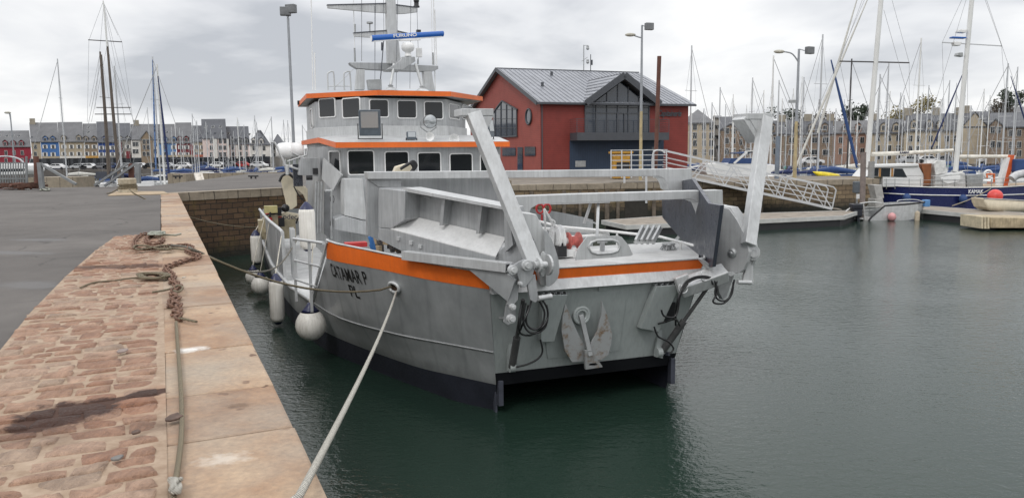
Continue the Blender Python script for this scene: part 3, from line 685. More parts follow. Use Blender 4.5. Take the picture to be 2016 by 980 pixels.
# upper house walls
cl, cr = LY(718, 230, UP_Y), LY(879, 238, UP_Y)
uxl, uxr = cl.x, cr.x; sl_ = LY(621, 235, 17.0); sxl = sl_.x; sxr = uxl + uxr - sxl
ring1 = [(uxl, UP_Y), (uxr, UP_Y), (sxr, 17.0), (sxr, 20.4), (sxl, 20.4), (sxl, 17.0)]
ZU0, ZU1 = 4.6, 6.50
h = MB(); h.prism([V((x, y, ZU0)) for x, y in ring1], (0, 0, ZU1 - ZU0)); uph = h.build('wheelhouse', ALU, boat, bevel=.015)
h = MB()
off = .05
r2_ = [(uxl - .03, UP_Y - .04), (uxr + .03, UP_Y - .04), (sxr + .05, 17.0 - .02), (sxr + .05, 20.3), (sxl - .05, 20.3), (sxl - .05, 17.0 - .02)]
h.prism([V((x, y, 4.62)) for x, y in r2_], (0, 0, .92)); h.build('skirt_panel', ALUL, uph, bevel=.01)
for xa, xb_, yt, yb_ in ((726, 766, 195, 232), (781, 821, 197, 234), (834, 873, 199, 236)):
    a, b = LY(xa, yt, UP_Y - .005), LY(xb_, yb_, UP_Y - .005); window((a + b) / 2, (1, 0, 0), abs(b.x - a.x), abs(a.z - b.z), uph, (0, -1, 0))
for A, B, lst in (((uxl, UP_Y), (sxl, 17.0), ((628, 662, 195, 231), (674, 711, 194, 232))), ((uxr, UP_Y), (sxr, 17.0), ((883, 904, 203, 237), (909, 929, 205, 238)))):
    dd = (V((A[0], A[1], 0)) - V((B[0], B[1], 0))).normalized(); nn = V((dd.y, -dd.x, 0)); nn = nn if nn.y < 0 else -nn
    for xa, xb_, yt, yb_ in lst:
        a, b = LP(xa, yt, A, B), LP(xb_, yb_, A, B); window((a + b) / 2 + nn * .005, dd, math.hypot(b.x - a.x, b.y - a.y), abs(a.z - b.z), uph, nn)
window(V((sxl - .005, 18.2, 5.95)), (0, 1, 0), .8, .75, uph, (-1, 0, 0))
# roof with orange fascia
RY = UP_Y - .45
q0, q1 = LY(744, 176, RY), LY(887, 182, RY); zr = (q0.z + q1.z) / 2
S0, S1 = LY(603, 182, 17.1), LY(950, 193, 17.1)
rx0, rx1 = q0.x, q1.x; zs = (S0.z + S1.z) / 2
T = [V((rx0, RY, zr)), V((rx1, RY, zr)), V((S1.x, 17.1, zs)), V((S1.x, 20.9, zs - .08)), V((S0.x, 20.9, zs - .08)), V((S0.x, 17.1, zs))]
ee = V((0, 0, .17)); h = MB()
for i in range(6): a, b = T[i], T[(i + 1) % 6]; h.add([a, b, b - ee, a - ee], [[0, 1, 2, 3]])
h.build('roof_edge', ORANGE, uph, solid=.02)
h = MB(); mid = V(((S0.x + S1.x) / 2, 18, zs + .1))
for i in range(6): h.add([T[i], T[(i + 1) % 6], mid], [[0, 1, 2]])
h.poly([p - ee * .97 for p in T]); h.build('roof', ALU, uph)
h = MB(); c = V((S0.x + .02, 20.3, zs - .12)); h.box(c, (.18, .25, .16)); h.build('camera_box', DARK, uph)
# deckhouse lockers, wing screen, door frame and pipes on the port side
h = MB(); yb = 11.2
h.prism([LY(x, y, yb) for x, y in ((678, 352), (714, 352), (722, 432), (712, 432), (678, 424))], (0, .9, 0)); h.build('locker', ALUL, boat, bevel=.015)
h = MB(); h.prism([LY(x, y, yb) for x, y in ((660, 432), (678, 425), (712, 434), (740, 440), (740, 466), (660, 452))], (0, .9, 0)); h.build('locker', ALU, boat, bevel=.015)
h = MB(); WA, WB = (-1.0, 11.6), (-1.75, 14.2)
h.prism([LP(x, y, WA, WB) for x, y in ((636, 312), (672, 344), (655, 376), (633, 352))], (.06, .02, 0)); h.build('wing_screen', ALUL, boat)
h = MB(); h.prism([LX(x, y, -1.36) for x, y in ((598, 200), (606, 200), (606, 345), (598, 345))], (.05, 0, 0)) if False else None
h.prism([LY(x, y, 14.0) for x, y in ((592, 311), (627, 311), (627, 347), (588, 345))], (0, .8, 0)); nb = h.build('light_screen', ALU, boat, bevel=.01)
h = MB(); c = LY(621, 337, 13.9); h.box(c, (.16, .16, .2)); h.build('navigation_light', DARK, nb); h = MB(); c = LY(609, 350, 14.0); h.cyl(c - V((.1, 0, 0)), c + V((.1, 0, 0)), .08); h.build('deck_lamp', DARK, nb)
# door and standing gear
h = MB()
for xx in (622, 627, 633): h.cut(); h.cyl(LY(xx, 358, 11.9), LY(xx - 2, 458, 11.9), .035, None, 8)
h.cut(); h.tube(curve([LY(x, y, 11.7) for x, y in ((640, 376), (650, 376), (653, 384), (653, 470))]), .04, 8); h.each('pipe_run', STEEL, boat)
h = MB(); h.prism([LY(x, y, 12.0) for x, y in ((638, 376), (650, 376), (650, 472), (638, 460))], (0, .05, 0)); h.build('door', paint('door_dark', (.16, .165, .17), .5), lowh)
h = MB()
for yy in (392, 440): c = LY(654, yy, 11.7); h.cut(); h.tube([c + V((.06 * math.cos(a), 0, .12 * math.sin(a))) for a in [k * PI / 6 for k in range(12)]], .012, 6, 0, True)
h.each('door_dog', DARK, boat)
# work gear seen under the cheek
h = MB()
for k in range(26):
    h.cut(); x = RN.uniform(738, 806); p = LY(x, RN.uniform(470, 490), 3.2 + RN.random()); h.box(p, (RN.uniform(.04, .14), RN.uniform(.05, .2), RN.uniform(.08, .25)), RN.randrange(3), RN.random())
h.each('deck_gear', [DARK, paint('gear_tan', (.35, .26, .16), .7), paint('gear_dark', (.06, .05, .045), .7)], boat)
h = MB(); h.tube(curve([LY(x, y, 3.1) for x, y in ((729, 465), (733, 480), (736, 493), (731, 480))]), .05, 8); h.build('blue_hose', paint('blue_hose', (.04, .16, .42)), boat)
h = MB(); h.box(LY(700, 481, 5.5), (.5, .3, .10)); h.build('red_box', RED, boat)
# ================================================================== mast and roof gear
MY = 17.0
def my(px, py, d=0): return LY(px, py, MY + d)
roofgear = boat
ms_ = empty('mast', (my(770, 150).x, MY, zs), 0, boat); m0 = ms_.location
def ml(px, py, d=0): return my(px, py, d) - m0
h = MB(); h.prism([ml(x, y) for x, y in ((764, 126), (790, 126), (783, 60), (776, -40), (763, -40), (761, 0), (762, 60))], (0, .35, 0)); h.build('mast_column', ALUL, ms_, bevel=.02)
for pts in (((644, 11), (762, 8), (762, 26), (730, 24), (645, 16)), ((775, 10), (822, 16), (822, 24), (798, 27), (778, 28)), ((696, 66), (762, 61), (763, 75), (730, 74), (698, 72)), ((782, 62), (812, 69), (785, 75))):
    h = MB(); q = [ml(x, y, .12) for x, y in pts]; h.prism(q, (0, .12, 0)); sp = h.build('spreader', ALUL, ms_)
    h = MB(); a = max(q[:2], key=lambda p: p.x); b = min(q[:2], key=lambda p: p.x); h.prism([a + V((0, -.03, .0)), b + V((0, -.03, 0)), b + V((0, .22, .02)), a + V((0, .22, .02))], (0, 0, .03)); h.build('spreader_top', DARKP, sp)
h = MB(); h.prism([ml(x, y, .1) for x, y in ((688, 123), (760, 124), (800, 127), (863, 130), (863, 136), (852, 141), (800, 140), (770, 139), (703, 135), (690, 127))], (0, .4, 0)); h.build('mast_bridge', ALU, ms_, bevel=.01)
for pts in (((704, 136), (718, 137), (718, 177), (700, 177)), ((834, 141), (850, 141), (857, 182), (838, 180))):
    h = MB(); h.prism([ml(x, y, .1) for x, y in pts], (0, .35, 0)); h.build('mast_leg', ALUL, ms_, bevel=.01)
h = MB(); h.cyl(ml(776, 126, -1.2), ml(769, 168, -1.4), .055); c = ml(769, 168, -1.4); h.lathe(c, (0, 0, -1), [(.1, 0), (.1, .03), (.06, .04), (.3, .2)], 10); h.cut(); h.cyl(ml(818, 126, -1.2), ml(831, 170, -1.4), .055)
for x, y in ((831, 170),):
    c = ml(x, y, -1.4); h.lathe(c, (0, 0, -1), [(.1, 0), (.1, .03), (.06, .04), (.3, .2)], 10)
h.each('mast_strut', ALUL, ms_)
h = MB(); h.prism([ml(x, y, -1.3) for x, y in ((762, 137), (788, 120), (792, 112), (817, 112), (818, 121), (792, 138))], (0, .9, 0)); h.build('radar_shelf', ALU, ms_, bevel=.01)
# radar
rd = empty('radar', ml(802, 110, -1.1), 0, ms_); r0_ = m0 + rd.location
def rl(px, py, d=-1.1): return my(px, py, d) - r0_
h = MB(); c = rl(803, 96); h.lathe(V((c.x, c.y, 0)), (0, 0, 1), [(.13, -.02), (.11, .06), (.10, .12), (.20, .18), (.24, .26), (.24, .36), (.18, .46), (.001, .48)], 20); h.build('radar_pedestal', WHITE, rd)
h = MB(); c0_, c1_ = rl(731, 76, -1.5), rl(872, 67, -.5); up = V((0, 0, 1)); dx = (c1_ - c0_).normalized(); sdv = dx.cross(up).normalized()
prof = [(.06 * math.cos(a) * 1.3, .11 * math.sin(a)) for a in [k * PI / 8 for k in range(16)]]
h.loft([[p + sdv * u_ + up * v_ for u_, v_ in prof + prof[:1]] for p in (c0_, c1_)], 0, True); scn = h.build('scanner_bar', paint('radar_blue', (.015, .11, .42), .35, 0, .06), rd)
h = MB()
for p, s_ in ((c0_, -1), (c1_, 1)): h.poly([p + dx * s_ * .005 + sdv * u_ * .98 + up * v_ * .98 for u_, v_ in prof])
h.bar(c0_.lerp(c1_, .02) - up * .105 , c0_.lerp(c1_, .98) - up * .105, .10, .03); h.build('scanner_end', WHITE, scn)
tp = c0_.lerp(c1_, .44) + (sdv if sdv.y < 0 else -sdv) * .085 + up * .02
text('scanner_lettering', 'FURUNO', tp, dx, up, .15, WHITE, scn, .003, width=1.0, font_scale=3)
h = MB(); h.bar(rl(786, 80), rl(828, 78), .12, .05); h.build('scanner_arm', WHITE, rd)
# antennas, lights and stays
h = MB()
for x0_, y0_, x1_, y1_, r_, d in ((616, 178, 612, -30, .022, .2), (621, 178, 619, 104, .03, .2), (699, 120, 695, -30, .014, .3), (857, 182, 853, -30, .02, .3), (860, 130, 856, 20, .022, .3), (851, 130, 849, -30, .012, .3), (712, 121, 712, -30, .012, .4)):
    h.cut(); h.cyl(my(x0_, y0_, d) - m0, my(x1_, y1_, d) - m0, r_, None, 6)
h.each('whip_antenna', WHITE, ms_)
h = MB()
for x, y, yy in ((697, 122, 95), (851, 128, 104)): h.cut(); h.cyl(ml(x + 2, y, .3), ml(x + 1, yy, .3), .035, None, 8)
h.cut(); h.cyl(ml(728, 62, .2), ml(728, 46, .2), .025); h.cyl(ml(728, 47, .2), ml(728, 44, .2), .12, None, 12); h.cut(); h.cyl(ml(699, 66, .2), ml(699, 48, .2), .03); h.cut(); h.cyl(ml(823, 127, -.8), ml(823, 116, -.8), .03); h.each('antenna_base', STEEL, ms_)
h = MB(); h.box(ml(825, 104, -.8), (.22, .12, .34)); h.build('antenna_housing', WHITE, ms_, bevel=.02)
h = MB(); h.lathe(ml(820, 15, .2), (0, 0, 1), [(.12, 0), (.12, .05), (.09, .06), (.09, .2), (.11, .22), (.11, .26), (.04, .30), (.001, .3)], 14); h.box(ml(824, 62, .2), (.16, .14, .1)); h.build('masthead_light', DARK, ms_)
h = MB()
for x0_, y0_, x1_, y1_ in ((738, 170, 739, 0), (748, 170, 756, 75), (756, 75, 755, 0), (780, 175, 783, 0), (807, 175, 809, 0), (824, 120, 821, 18), (712, 121, 712, 0), (738, 120, 738, 12)):
    h.cut(); h.cyl(ml(x0_, y0_, -.2), ml(x1_, y1_, .1), .008 if x0_ != 748 else .02, None, 5)
h.cyl(ml(752, 100, -.2), ml(752, 84, -.2), .035, None, 8); h.each('stay', DARKP, ms_)
h = MB()
for xa in (646, 678): h.cut(); h.tube(curve([my(xa, 178, .2) - m0, my(xa - 1, 148, .2) - m0, my(xa + 2, 143, .2) - m0, my(xa + 8, 141, .2) - m0, my(xa + 11, 146, .2) - m0, my(xa + 13, 178, .2) - m0]), .03, 6)
h.cut(); h.tube([my(646, 170, .2) - m0, my(692, 170, .2) - m0], .02, 6); h.tube([my(656, 176, .2) - m0, my(696, 136, .2) - m0], .012, 6); h.each('roof_ladder_rail', ALUL, ms_)
h = MB(); h.prism([ml(x, y, -.6) for x, y in ((723, 157), (751, 156), (752, 177), (726, 177))], (0, .25, 0)); h.build('roof_cabinet', STEEL, ms_, bevel=.01)
# floodlights, search light, horns on the visor
def flood(c, w, hh, dep, tilt, nrmx=0.0):
    e = empty('floodlight', c, nrmx, boat)
    M = Matrix.Rotation(tilt, 3, 'X')
    h = MB(); h.box((0, dep / 2, hh / 2 + .1), (w, dep, hh), 0, 0); 
    h.v = [M @ (p - V((0, 0, .1))) + V((0, 0, .1)) for p in h.v]; h.build('lamp_body', paint('lamp_grey', (.10, .12, .14), .4, .3), e, bevel=.02)
    h = MB(); h.box((0, -.012, hh * .62 + .1), (w * .8, .02, hh * .62)); h.v = [M @ (p - V((0, 0, .1))) + V((0, 0, .1)) for p in h.v]; h.build('lamp_glass', LAMPG, e)
    h = MB(); h.bar((-w * .56, .05, 0), (-w * .56, .05, hh * .6), .03); h.bar((w * .56, .05, 0), (w * .56, .05, hh * .6), .03); h.bar((-w * .56, .05, .01), (w * .56, .05, .01), .03); h.build('lamp_bracket', DARK, e)
    return e
zv = zf + .06
p = LY(729, 274, 12.3); flood(V((p.x, 12.3, p.z)), .68, .82, .14, .10, -.25)
p = LY(811, 281, 12.3); flood(V((p.x, 12.3, p.z)), .31, .26, .12, -.1)
p = LY(969, 275, 12.6); flood(V((p.x, 12.6, p.z)), .5, .6, .14, -.1, .9)
e = empty('searchlight', LY(845, 268, 12.6), 0, boat); c = LY(845, 238, 12.6) - e.location
h = MB(); h.lathe(c + V((0, .2, 0)), (.1, -1, -.1), [(.001, -.1), (.12, -.08), (.2, .02), (.225, .2), (.235, .24)], 20); h.build('lamp_drum', STEEL, e)
h = MB(); h.lathe(c + V((0, .2, 0)), (.1, -1, -.1), [(.22, .235), (.15, .27), (.001, .285)], 20); h.build('lamp_lens', LAMPG, e)
h = MB(); h.tube([c + V((-.26, .12, 0)), c + V((-.26, .12, -.22)), c + V((0, .12, -.4)), c + V((.26, .12, -.22)), c + V((.26, .12, 0))], .02, 6); h.cyl(c + V((0, .12, -.4)), V((0, .1, -.02)), .04); h.build('lamp_yoke', STEEL, e)
for x, y, s_ in ((843, 270, 1.0), (895, 275, 1.15)):
    p = LY(x, y, 12.2); h = MB(); d = V((-.35 if s_ > 1 else .05, -1, .05))
    h.lathe(p, d, [(.03, -.2), (.04, 0), (.07, .08), (.14 * s_, .18), (.15 * s_, .19), (.12 * s_, .15), (.05, .06), (.001, .05)], 18); h.cyl(p - V((0, -.05, .12)), p + V((0, .05, 0)), .03); h.build('horn', WHITE, boat)
# life raft canister on its cradle, port side
h = MB(); c = LY(571, 297, 14.6)
h.lathe(c + V((-.55, .0, 0)), (1, .1, 0), [(.001, 0), (.22, .02), (.31, .12), (.335, .3), (.335, .52), (.345, .53), (.345, .57), (.335, .58), (.335, .8), (.31, .98), (.22, 1.08), (.001, 1.1)], 24)
h.v = [c + (p - c) * .82 for p in h.v]; rc = h.build('raft_canister', WHITE, boat)
h = MB()
q = lambda x, y, d=14.4: LY(x, y, d)
h.tube([q(534, 280), q(541, 281), q(560, 320), q(566, 345)], .035, 8); h.tube([q(556, 292), q(604, 314)], .03, 8); h.tube([q(566, 318), q(604, 305), q(606, 290)], .03, 8); h.tube([q(560, 325), q(592, 335)], .04, 8); h.tube([q(566, 344), q(566, 326)], .06, 8); h.build('raft_cradle', ALUL, boat)
h = MB(); h.box(LY(586, 345, 14.8), (.3, .3, .75)); h.build('cradle_post', DARKP, boat)
# ================================================================== deck crane (aft) and its second boom
cr_ = empty('deck_crane', LY(575, 440, 17.5), 0, boat); k0 = cr_.location
def kl(x, y, d=17.5): return LY(x, y, d) - k0
h = MB(); h.prism([kl(x, y) for x, y in ((553, 352), (556, 344), (566, 343), (576, 350), (592, 362), (606, 372), (606, 402), (598, 384), (584, 372), (585, 405), (574, 413), (566, 412))], (0, .3, 0)); h.build('crane_arm', CREAM, cr_, bevel=.02)
h = MB(); h.prism([kl(x, y, 16.8) for x, y in ((545, 424), (560, 417), (606, 424), (606, 434), (556, 436))], (0, .25, 0)); bm_ = h.build('crane_boom', CREAM, cr_, bevel=.02)
text('boom_lettering', 'odec', kl(571, 427, 16.79), (1, 0, -.06), (0, 0, 1), .26, NAVY, bm_, .002)
h = MB(); h.tube(curve([kl(x, y, 17.3) for x, y in ((550, 358), (556, 346), (568, 343), (580, 352), (590, 362))]), .05, 8); h.cut(); h.tube(curve([kl(x, y, 17.3) for x, y in ((578, 366), (588, 384), (604, 402))]), .025, 6); h.cut(); h.ball(kl(562, 410, 16.4), .15, 10); h.cut(); h.tube(curve([kl(x, y, 16.6) for x, y in ((583, 440), (588, 428), (600, 424))]), .03, 6); h.each('crane_hose', HOSE, cr_)
h = MB(); h.box(kl(545, 450, 17), (1.3, .7, .7)); h.box(kl(533, 440, 16.5), (.5, .4, .6)); h.build('crane_base', paint('crane_base_tan', (.42, .36, .24)), cr_)
h = MB(); h.box(kl(533, 412, 16.3), (.45, .3, .25)); h.build('control_box', paint('control_yellow', (.45, .40, .18)), cr_)
h = MB()
for k in range(14): h.cut(); h.box(kl(RN.uniform(524, 562), RN.uniform(410, 440), 16 + RN.random()), (RN.uniform(.05, .2), .1, RN.uniform(.1, .4)), RN.randrange(2), RN.random())
h.each('crane_valve', [DARK, RED], cr_)
# folded second boom behind the cross beam
c2 = empty('folding_boom', LY(815, 360, 6.5), 0, boat); k0 = c2.location
h = MB(); h.prism([kl(x, y, 6.5) for x, y in ((775, 340), (780, 328), (800, 322), (812, 326), (812, 340))], (0, .25, 0)); h.prism([kl(x, y, 6.5) for x, y in ((818, 355), (838, 352), (846, 372), (846, 380), (815, 376))], (0, .2, 0)); h.build('boom_head', CREAM, c2, bevel=.02)
h = MB()
for k in range(4): h.tube(curve([kl(x + k * 2, y - k * 1.5, 6.3) for x, y in ((788, 333), (800, 326), (808, 322), (814, 330), (808, 340))]), .035, 8)
h.ball(kl(833, 358, 6.4), .2, 10); h.build('boom_hose', HOSE, c2)
h = MB(); h.prism([kl(x, y, 7) for x, y in ((795, 356), (812, 352), (812, 372), (794, 370))], (0, .2, 0)); h.build('boom_link', CREAM, c2)
# ================================================================== SETTING: water, quays, grounds
def nstruct(o): o['kind'] = 'structure'; return o
t = NT("harbour_water"); geo = t.n('NewGeometry')
mp = t.n('Mapping'); t.l(geo.outputs['Position'], mp.inputs[0]); mp.inputs['Scale'].default_value = (1, 1.0, 1); mp.inputs['Rotation'].default_value = (0, 0, .5)
mp2 = t.n('Mapping'); t.l(geo.outputs['Position'], mp2.inputs[0]); mp2.inputs['Scale'].default_value = (1, 2.1, 1); mp2.inputs['Rotation'].default_value = (0, 0, -.25)
n1 = t.noise(mp2.outputs[0], 2.6, 3, .55, .6); n2 = t.noise(mp.outputs[0], 9.0, 3, .6, .4); n3 = t.noise(mp.outputs[0], .16, 3, .5)
calm = t.ramp(n3, [(.35, .45), (.65, 1.0)])
hgt = t.math('MULTIPLY', t.math('ADD', t.math('MULTIPLY', n1, .55), t.math('MULTIPLY', n2, .45)), calm)
t.bump(hgt, .25, .16)
WATER = t.out(t.mix(n3, (.011, .026, .018), (.019, .035, .027)), .04, 0, .5); t.b.inputs['IOR'].default_value = 1.33
m = MB(); m.poly([V((-700, -200, 0)), V((700, -200, 0)), V((700, 900, 0)), V((-700, 900, 0))]); nstruct(m.build('water', WATER))
# ------------------------------------------------------------------ near quay
Q0 = V((-.84, 3.21, 0)); QE = V((-.4153, .9097, 0)).normalized(); QN = V((-QE.y, QE.x, 0))
CW = .66; QT0, QT1 = -14.0, 32.65
def q(t_, o, z=3.0): p = Q0 + QE * t_ + QN * o; return V((p.x, p.y, z))
def qto(P): d = V((P[0], P[1], 0)) - Q0; return d.dot(QE), d.dot(QN)
QA = math.atan2(QE.y, QE.x)
def stone(name, c1_, c2_, mortar, bw, bh, msize=.02, bump=.6, algae=None, moss=None, tint=.5, smooth=.1, top=None):
    """coursed masonry of a wall built along local x"""
    t = NT(name); tc = t.n('TexCoord'); sp = t.n('SeparateXYZ'); t.l(tc.outputs['Object'], sp.inputs[0]); cb = t.n('CombineXYZ')
    t.l(sp.outputs[0], cb.inputs[0]); t.l(sp.outputs[2], cb.inputs[1])
    nz = t.n('TexNoise'); nz.inputs['Scale'].default_value = 1.7; nz.inputs['Detail'].default_value = 3; t.l(tc.outputs['Object'], nz.inputs['Vector'])
    ad = t.n('VectorMath', operation='MULTIPLY_ADD'); t.l(nz.outputs['Color'], ad.inputs[0]); ad.inputs[1].default_value = (.16, .10, 0); t.l(cb.outputs[0], ad.inputs[2])
    br = t.n('TexBrick'); t.l(ad.outputs[0], br.inputs['Vector']); br.inputs['Scale'].default_value = 1; br.inputs['Brick Width'].default_value = bw; br.inputs['Row Height'].default_value = bh; br.inputs['Mortar Size'].default_value = msize; br.inputs['Mortar Smooth'].default_value = smooth; br.inputs['Bias'].default_value = -.1
    br.inputs['Color1'].default_value = (*c1_, 1); br.inputs['Color2'].default_value = (*c2_, 1); br.inputs['Mortar'].default_value = (*mortar, 1)
    f = t.noise(tc.outputs['Object'], 3.5, 6, .65); col = t.mix(tint, br.outputs['Color'], t.ramp(f, [(.25, (.35, .33, .30)), (.75, (1.0, .97, .93))]), 'MULTIPLY')
    big = t.noise(tc.outputs['Object'], .5, 4, .6); col = t.mix(.55, col, t.ramp(big, [(.3, (.55, .53, .5)), (.7, (1, 1, 1))]), 'MULTIPLY')
    if moss: col = t.mix(t.math('MULTIPLY', t.ramp(t.noise(tc.outputs['Object'], .9, 5, .7), [(.52, 0), (.66, 1)]), .6), col, moss)
    if algae:
        zz = t.math('ADD', sp.outputs[2], t.math('MULTIPLY', f, .7)); col = t.mix(t.ramp(t.math('MULTIPLY', zz, .25), [(algae * .25 - .02, 1), (algae * .25 + .16, 0)]), col, (.022, .022, .016))
    t.bump(t.math('ADD', t.math('MULTIPLY', t.math('SUBTRACT', 1.0, br.outputs['Fac']), .8), t.math('MULTIPLY', f, .7)), bump, .05)
    return t.out(col, .85)
WALLB = stone('wall_brown_stone', (.17, .105, .06), (.10, .06, .035), (.045, .034, .024), .52, .25, .022, .9, .55, (.14, .10, .03))
WALLQ = stone('wall_harbour_stone', (.30, .225, .14), (.19, .135, .085), (.09, .07, .05), .62, .30, .02, .8, 1.0, (.16, .13, .05))
COPG = stone('coping_grey_stone', (.40, .345, .27), (.31, .265, .205), (.10, .085, .07), 1.15, 4.0, .02, .4, None, None, .6)
def wall(A, B, z0, z1, th, mat, name, parent=None, out=0.0):
    A, B = V((A[0], A[1], 0)), V((B[0], B[1], 0)); d = B - A; a = math.atan2(d.y, d.x)
    m = MB(); m.span((0, -out, z0), (d.length, th, z1)); o = m.build(name, mat, parent); o.location = A; o.rotation_euler.z = a
    return o
w1 = wall(q(QT0, 0), q(QT1, 0), -2, 2.66, 1.2, WALLB, 'quay_wall')
# the wall body lies inland (its local y points away from the water)
tag(w1, 'long stone quay wall beneath the sandstone coping edge in front', 'wall')
# coping slabs of the near quay: warm sandstone
t = NT('sandstone_coping'); g = t.n('NewGeometry'); P_ = g.outputs['Position']
at_ = t.n('Attribute', attribute_name='tone'); f1 = t.noise(P_, 2.4, 6, .62); f2 = t.noise(P_, 26, 5, .65); f3 = t.noise(P_, .8, 4, .6)
col = t.ramp(t.math('ADD', t.math('MULTIPLY', f1, .7), t.math('MULTIPLY', at_.outputs['Fac'], .3)), [(.25, (.22, .125, .075)), (.45, (.36, .23, .145)), (.66, (.49, .36, .245))])
col = t.mix(t.math('MULTIPLY', t.ramp(f3, [(.45, 0), (.68, .75)]), 1.0), col, (.37, .32, .26))
col = t.mix(.55, col, t.ramp(f2, [(.25, (.42, .40, .38)), (.7, (1.08, 1.04, 1.0))]), 'MULTIPLY')
vo = t.n('TexVoronoi'); vo.inputs['Scale'].default_value = 5.5; vo.inputs['Randomness'].default_value = 1; dn = t.n('VectorMath', operation='MULTIPLY_ADD'); nzc = t.n('TexNoise'); nzc.inputs['Scale'].default_value = 9; t.l(P_, nzc.inputs['Vector']); t.l(nzc.outputs['Color'], dn.inputs[0]); dn.inputs[1].default_value = (.12, .12, 0); t.l(P_, dn.inputs[2]); t.l(dn.outputs[0], vo.inputs['Vector'])
spots = t.math('MULTIPLY', t.ramp(vo.outputs['Distance'], [(.12, 1), (.19, 0)]), t.ramp(t.noise(P_, .55, 3, .5), [(.40, 0), (.52, .9)]))
col = t.mix(spots, col, (.12, .065, .04))
def blot(t, P_, c, rx, ry, ang, soft=.35, nscale=6, namp=.6):
    """mask of one stain with a ragged outline, at its place on the ground"""
    mp = t.n('Mapping', vector_type='TEXTURE'); mp.inputs['Location'].default_value = (c[0], c[1], 0); mp.inputs['Rotation'].default_value = (0, 0, ang); mp.inputs['Scale'].default_value = (rx, ry, 1)
    t.l(P_, mp.inputs[0]); sp = t.n('SeparateXYZ'); t.l(mp.outputs[0], sp.inputs[0])
    r2 = t.math('ADD', t.math('MULTIPLY', sp.outputs[0], sp.outputs[0]), t.math('MULTIPLY', sp.outputs[1], sp.outputs[1]))
    nz = t.noise(P_, nscale, 5, .7); v = t.math('ADD', t.math('SQRT', r2), t.math('MULTIPLY', t.math('SUBTRACT', nz, .5), namp * 2))
    return t.ramp(v, [(1 - soft, 1), (1 + .05, 0)])
gp = G(440, 905); col = t.mix(t.math('MULTIPLY', blot(t, P_, gp, .16, .10, .3, .8, 18, 1.0), .55), col, (.66, .60, .52))
gp = G(376, 690); col = t.mix(t.math('MULTIPLY', blot(t, P_, gp, .16, .09, .5, .7, 10, .9), .9), col, (.74, .72, .68))
gp = G(470, 800); col = t.mix(t.math('MULTIPLY', blot(t, P_, gp, .10, .06, .2, .5, 14, .8), .7), col, (.13, .08, .05))
t.bump(t.math('ADD', f2, t.math('MULTIPLY', f1, .8)), .5, .02)
SAND = t.out(col, t.ramp(f2, [(.3, .62), (.7, .9)]))
def tone_attr(o, vals):
    a = o.data.attributes.new('tone', 'FLOAT', 'FACE'); a.data.foreach_set('value', vals)
m = MB(); tt = QT0; tones = []
while tt < QT1 - .05:
    L = RN.uniform(.85, 1.45); t2 = min(tt + L, QT1 - .0); dz = RN.uniform(-.006, .006); tn = RN.random()
    a = .004
    m.prism([q(tt + a, -.02 + RN.uniform(-.006, .006), 2.65), q(t2 - a, -.02 + RN.uniform(-.006, .006), 2.65), q(t2 - a, CW - .012 + RN.uniform(-.02, .02), 2.65), q(tt + a, CW - .012, 2.65)], (0, 0, .36 + dz))
    tones += [tn] * 6; tt = t2
o = m.build('coping', SAND, None, bevel=.018); tone_attr(o, tones); o.parent = w1; o.matrix_parent_inverse = Matrix.LocRotScale(w1.location, w1.rotation_euler, None).inverted()
# ------------------------------------------------------------------ near quay ground: asphalt sheet, sett paving
t = NT('asphalt'); g = t.n('NewGeometry'); P_ = g.outputs['Position']; f1 = t.noise(P_, .35, 5, .6); f2 = t.noise(P_, 60, 3, .7); f3 = t.noise(P_, 2.2, 5, .65)
col = t.ramp(f1, [(.3, (.092, .083, .076)), (.7, (.15, .137, .126))]); col = t.mix(.5, col, t.ramp(f3, [(.3, (.6, .58, .56)), (.7, (1.1, 1.08, 1.05))]), 'MULTIPLY'); col = t.mix(.4, col, t.ramp(f2, [(.3, (.5, .5, .5)), (.7, (1.3, 1.3, 1.3))]), 'MULTIPLY')
wet = t.ramp(t.noise(P_, .3, 4, .55, .2), [(.60, 0), (.75, .25)])
for c_, rx, ry in ((G(20, 497), 1.6, .35), (G(80, 472), 1.2, .5), (G(60, 560), 1.0, .5)):
    wet = t.math('MAXIMUM', wet, t.math('MULTIPLY', blot(t, P_, c_, rx * .7, ry * .7, -.3, .6, 2.5, .8), .7))
col = t.mix(t.math('MULTIPLY', wet, .6), col, (.03, .028, .027))
cv_ = t.n('TexVoronoi', feature='DISTANCE_TO_EDGE'); cv_.inputs['Scale'].default_value = .32; cw_ = t.n('VectorMath', operation='MULTIPLY_ADD'); cn2 = t.n('TexNoise'); cn2.inputs['Scale'].default_value = 1.3; cn2.inputs['Detail'].default_value = 6; t.l(P_, cn2.inputs['Vector']); t.l(cn2.outputs['Color'], cw_.inputs[0]); cw_.inputs[1].default_value = (1.1, 1.1, 0); t.l(P_, cw_.inputs[2]); t.l(cw_.outputs[0], cv_.inputs['Vector'])
col = t.mix(t.math('MULTIPLY', t.ramp(cv_.outputs['Distance'], [(.0, 1), (.008, 0)]), t.ramp(t.noise(P_, .2, 2), [(.45, 0), (.55, .8)])), col, (.03, .027, .025))
col = t.mix(t.ramp(t.noise(P_, 1.1, 5, .7), [(.58, 0), (.70, .55)]), col, (.055, .048, .044))
t.bump(f2, .6, .012); ASPH = t.out(col, t.ramp(wet, [(0, .85), (1, .34)]))
def clip(p): return p
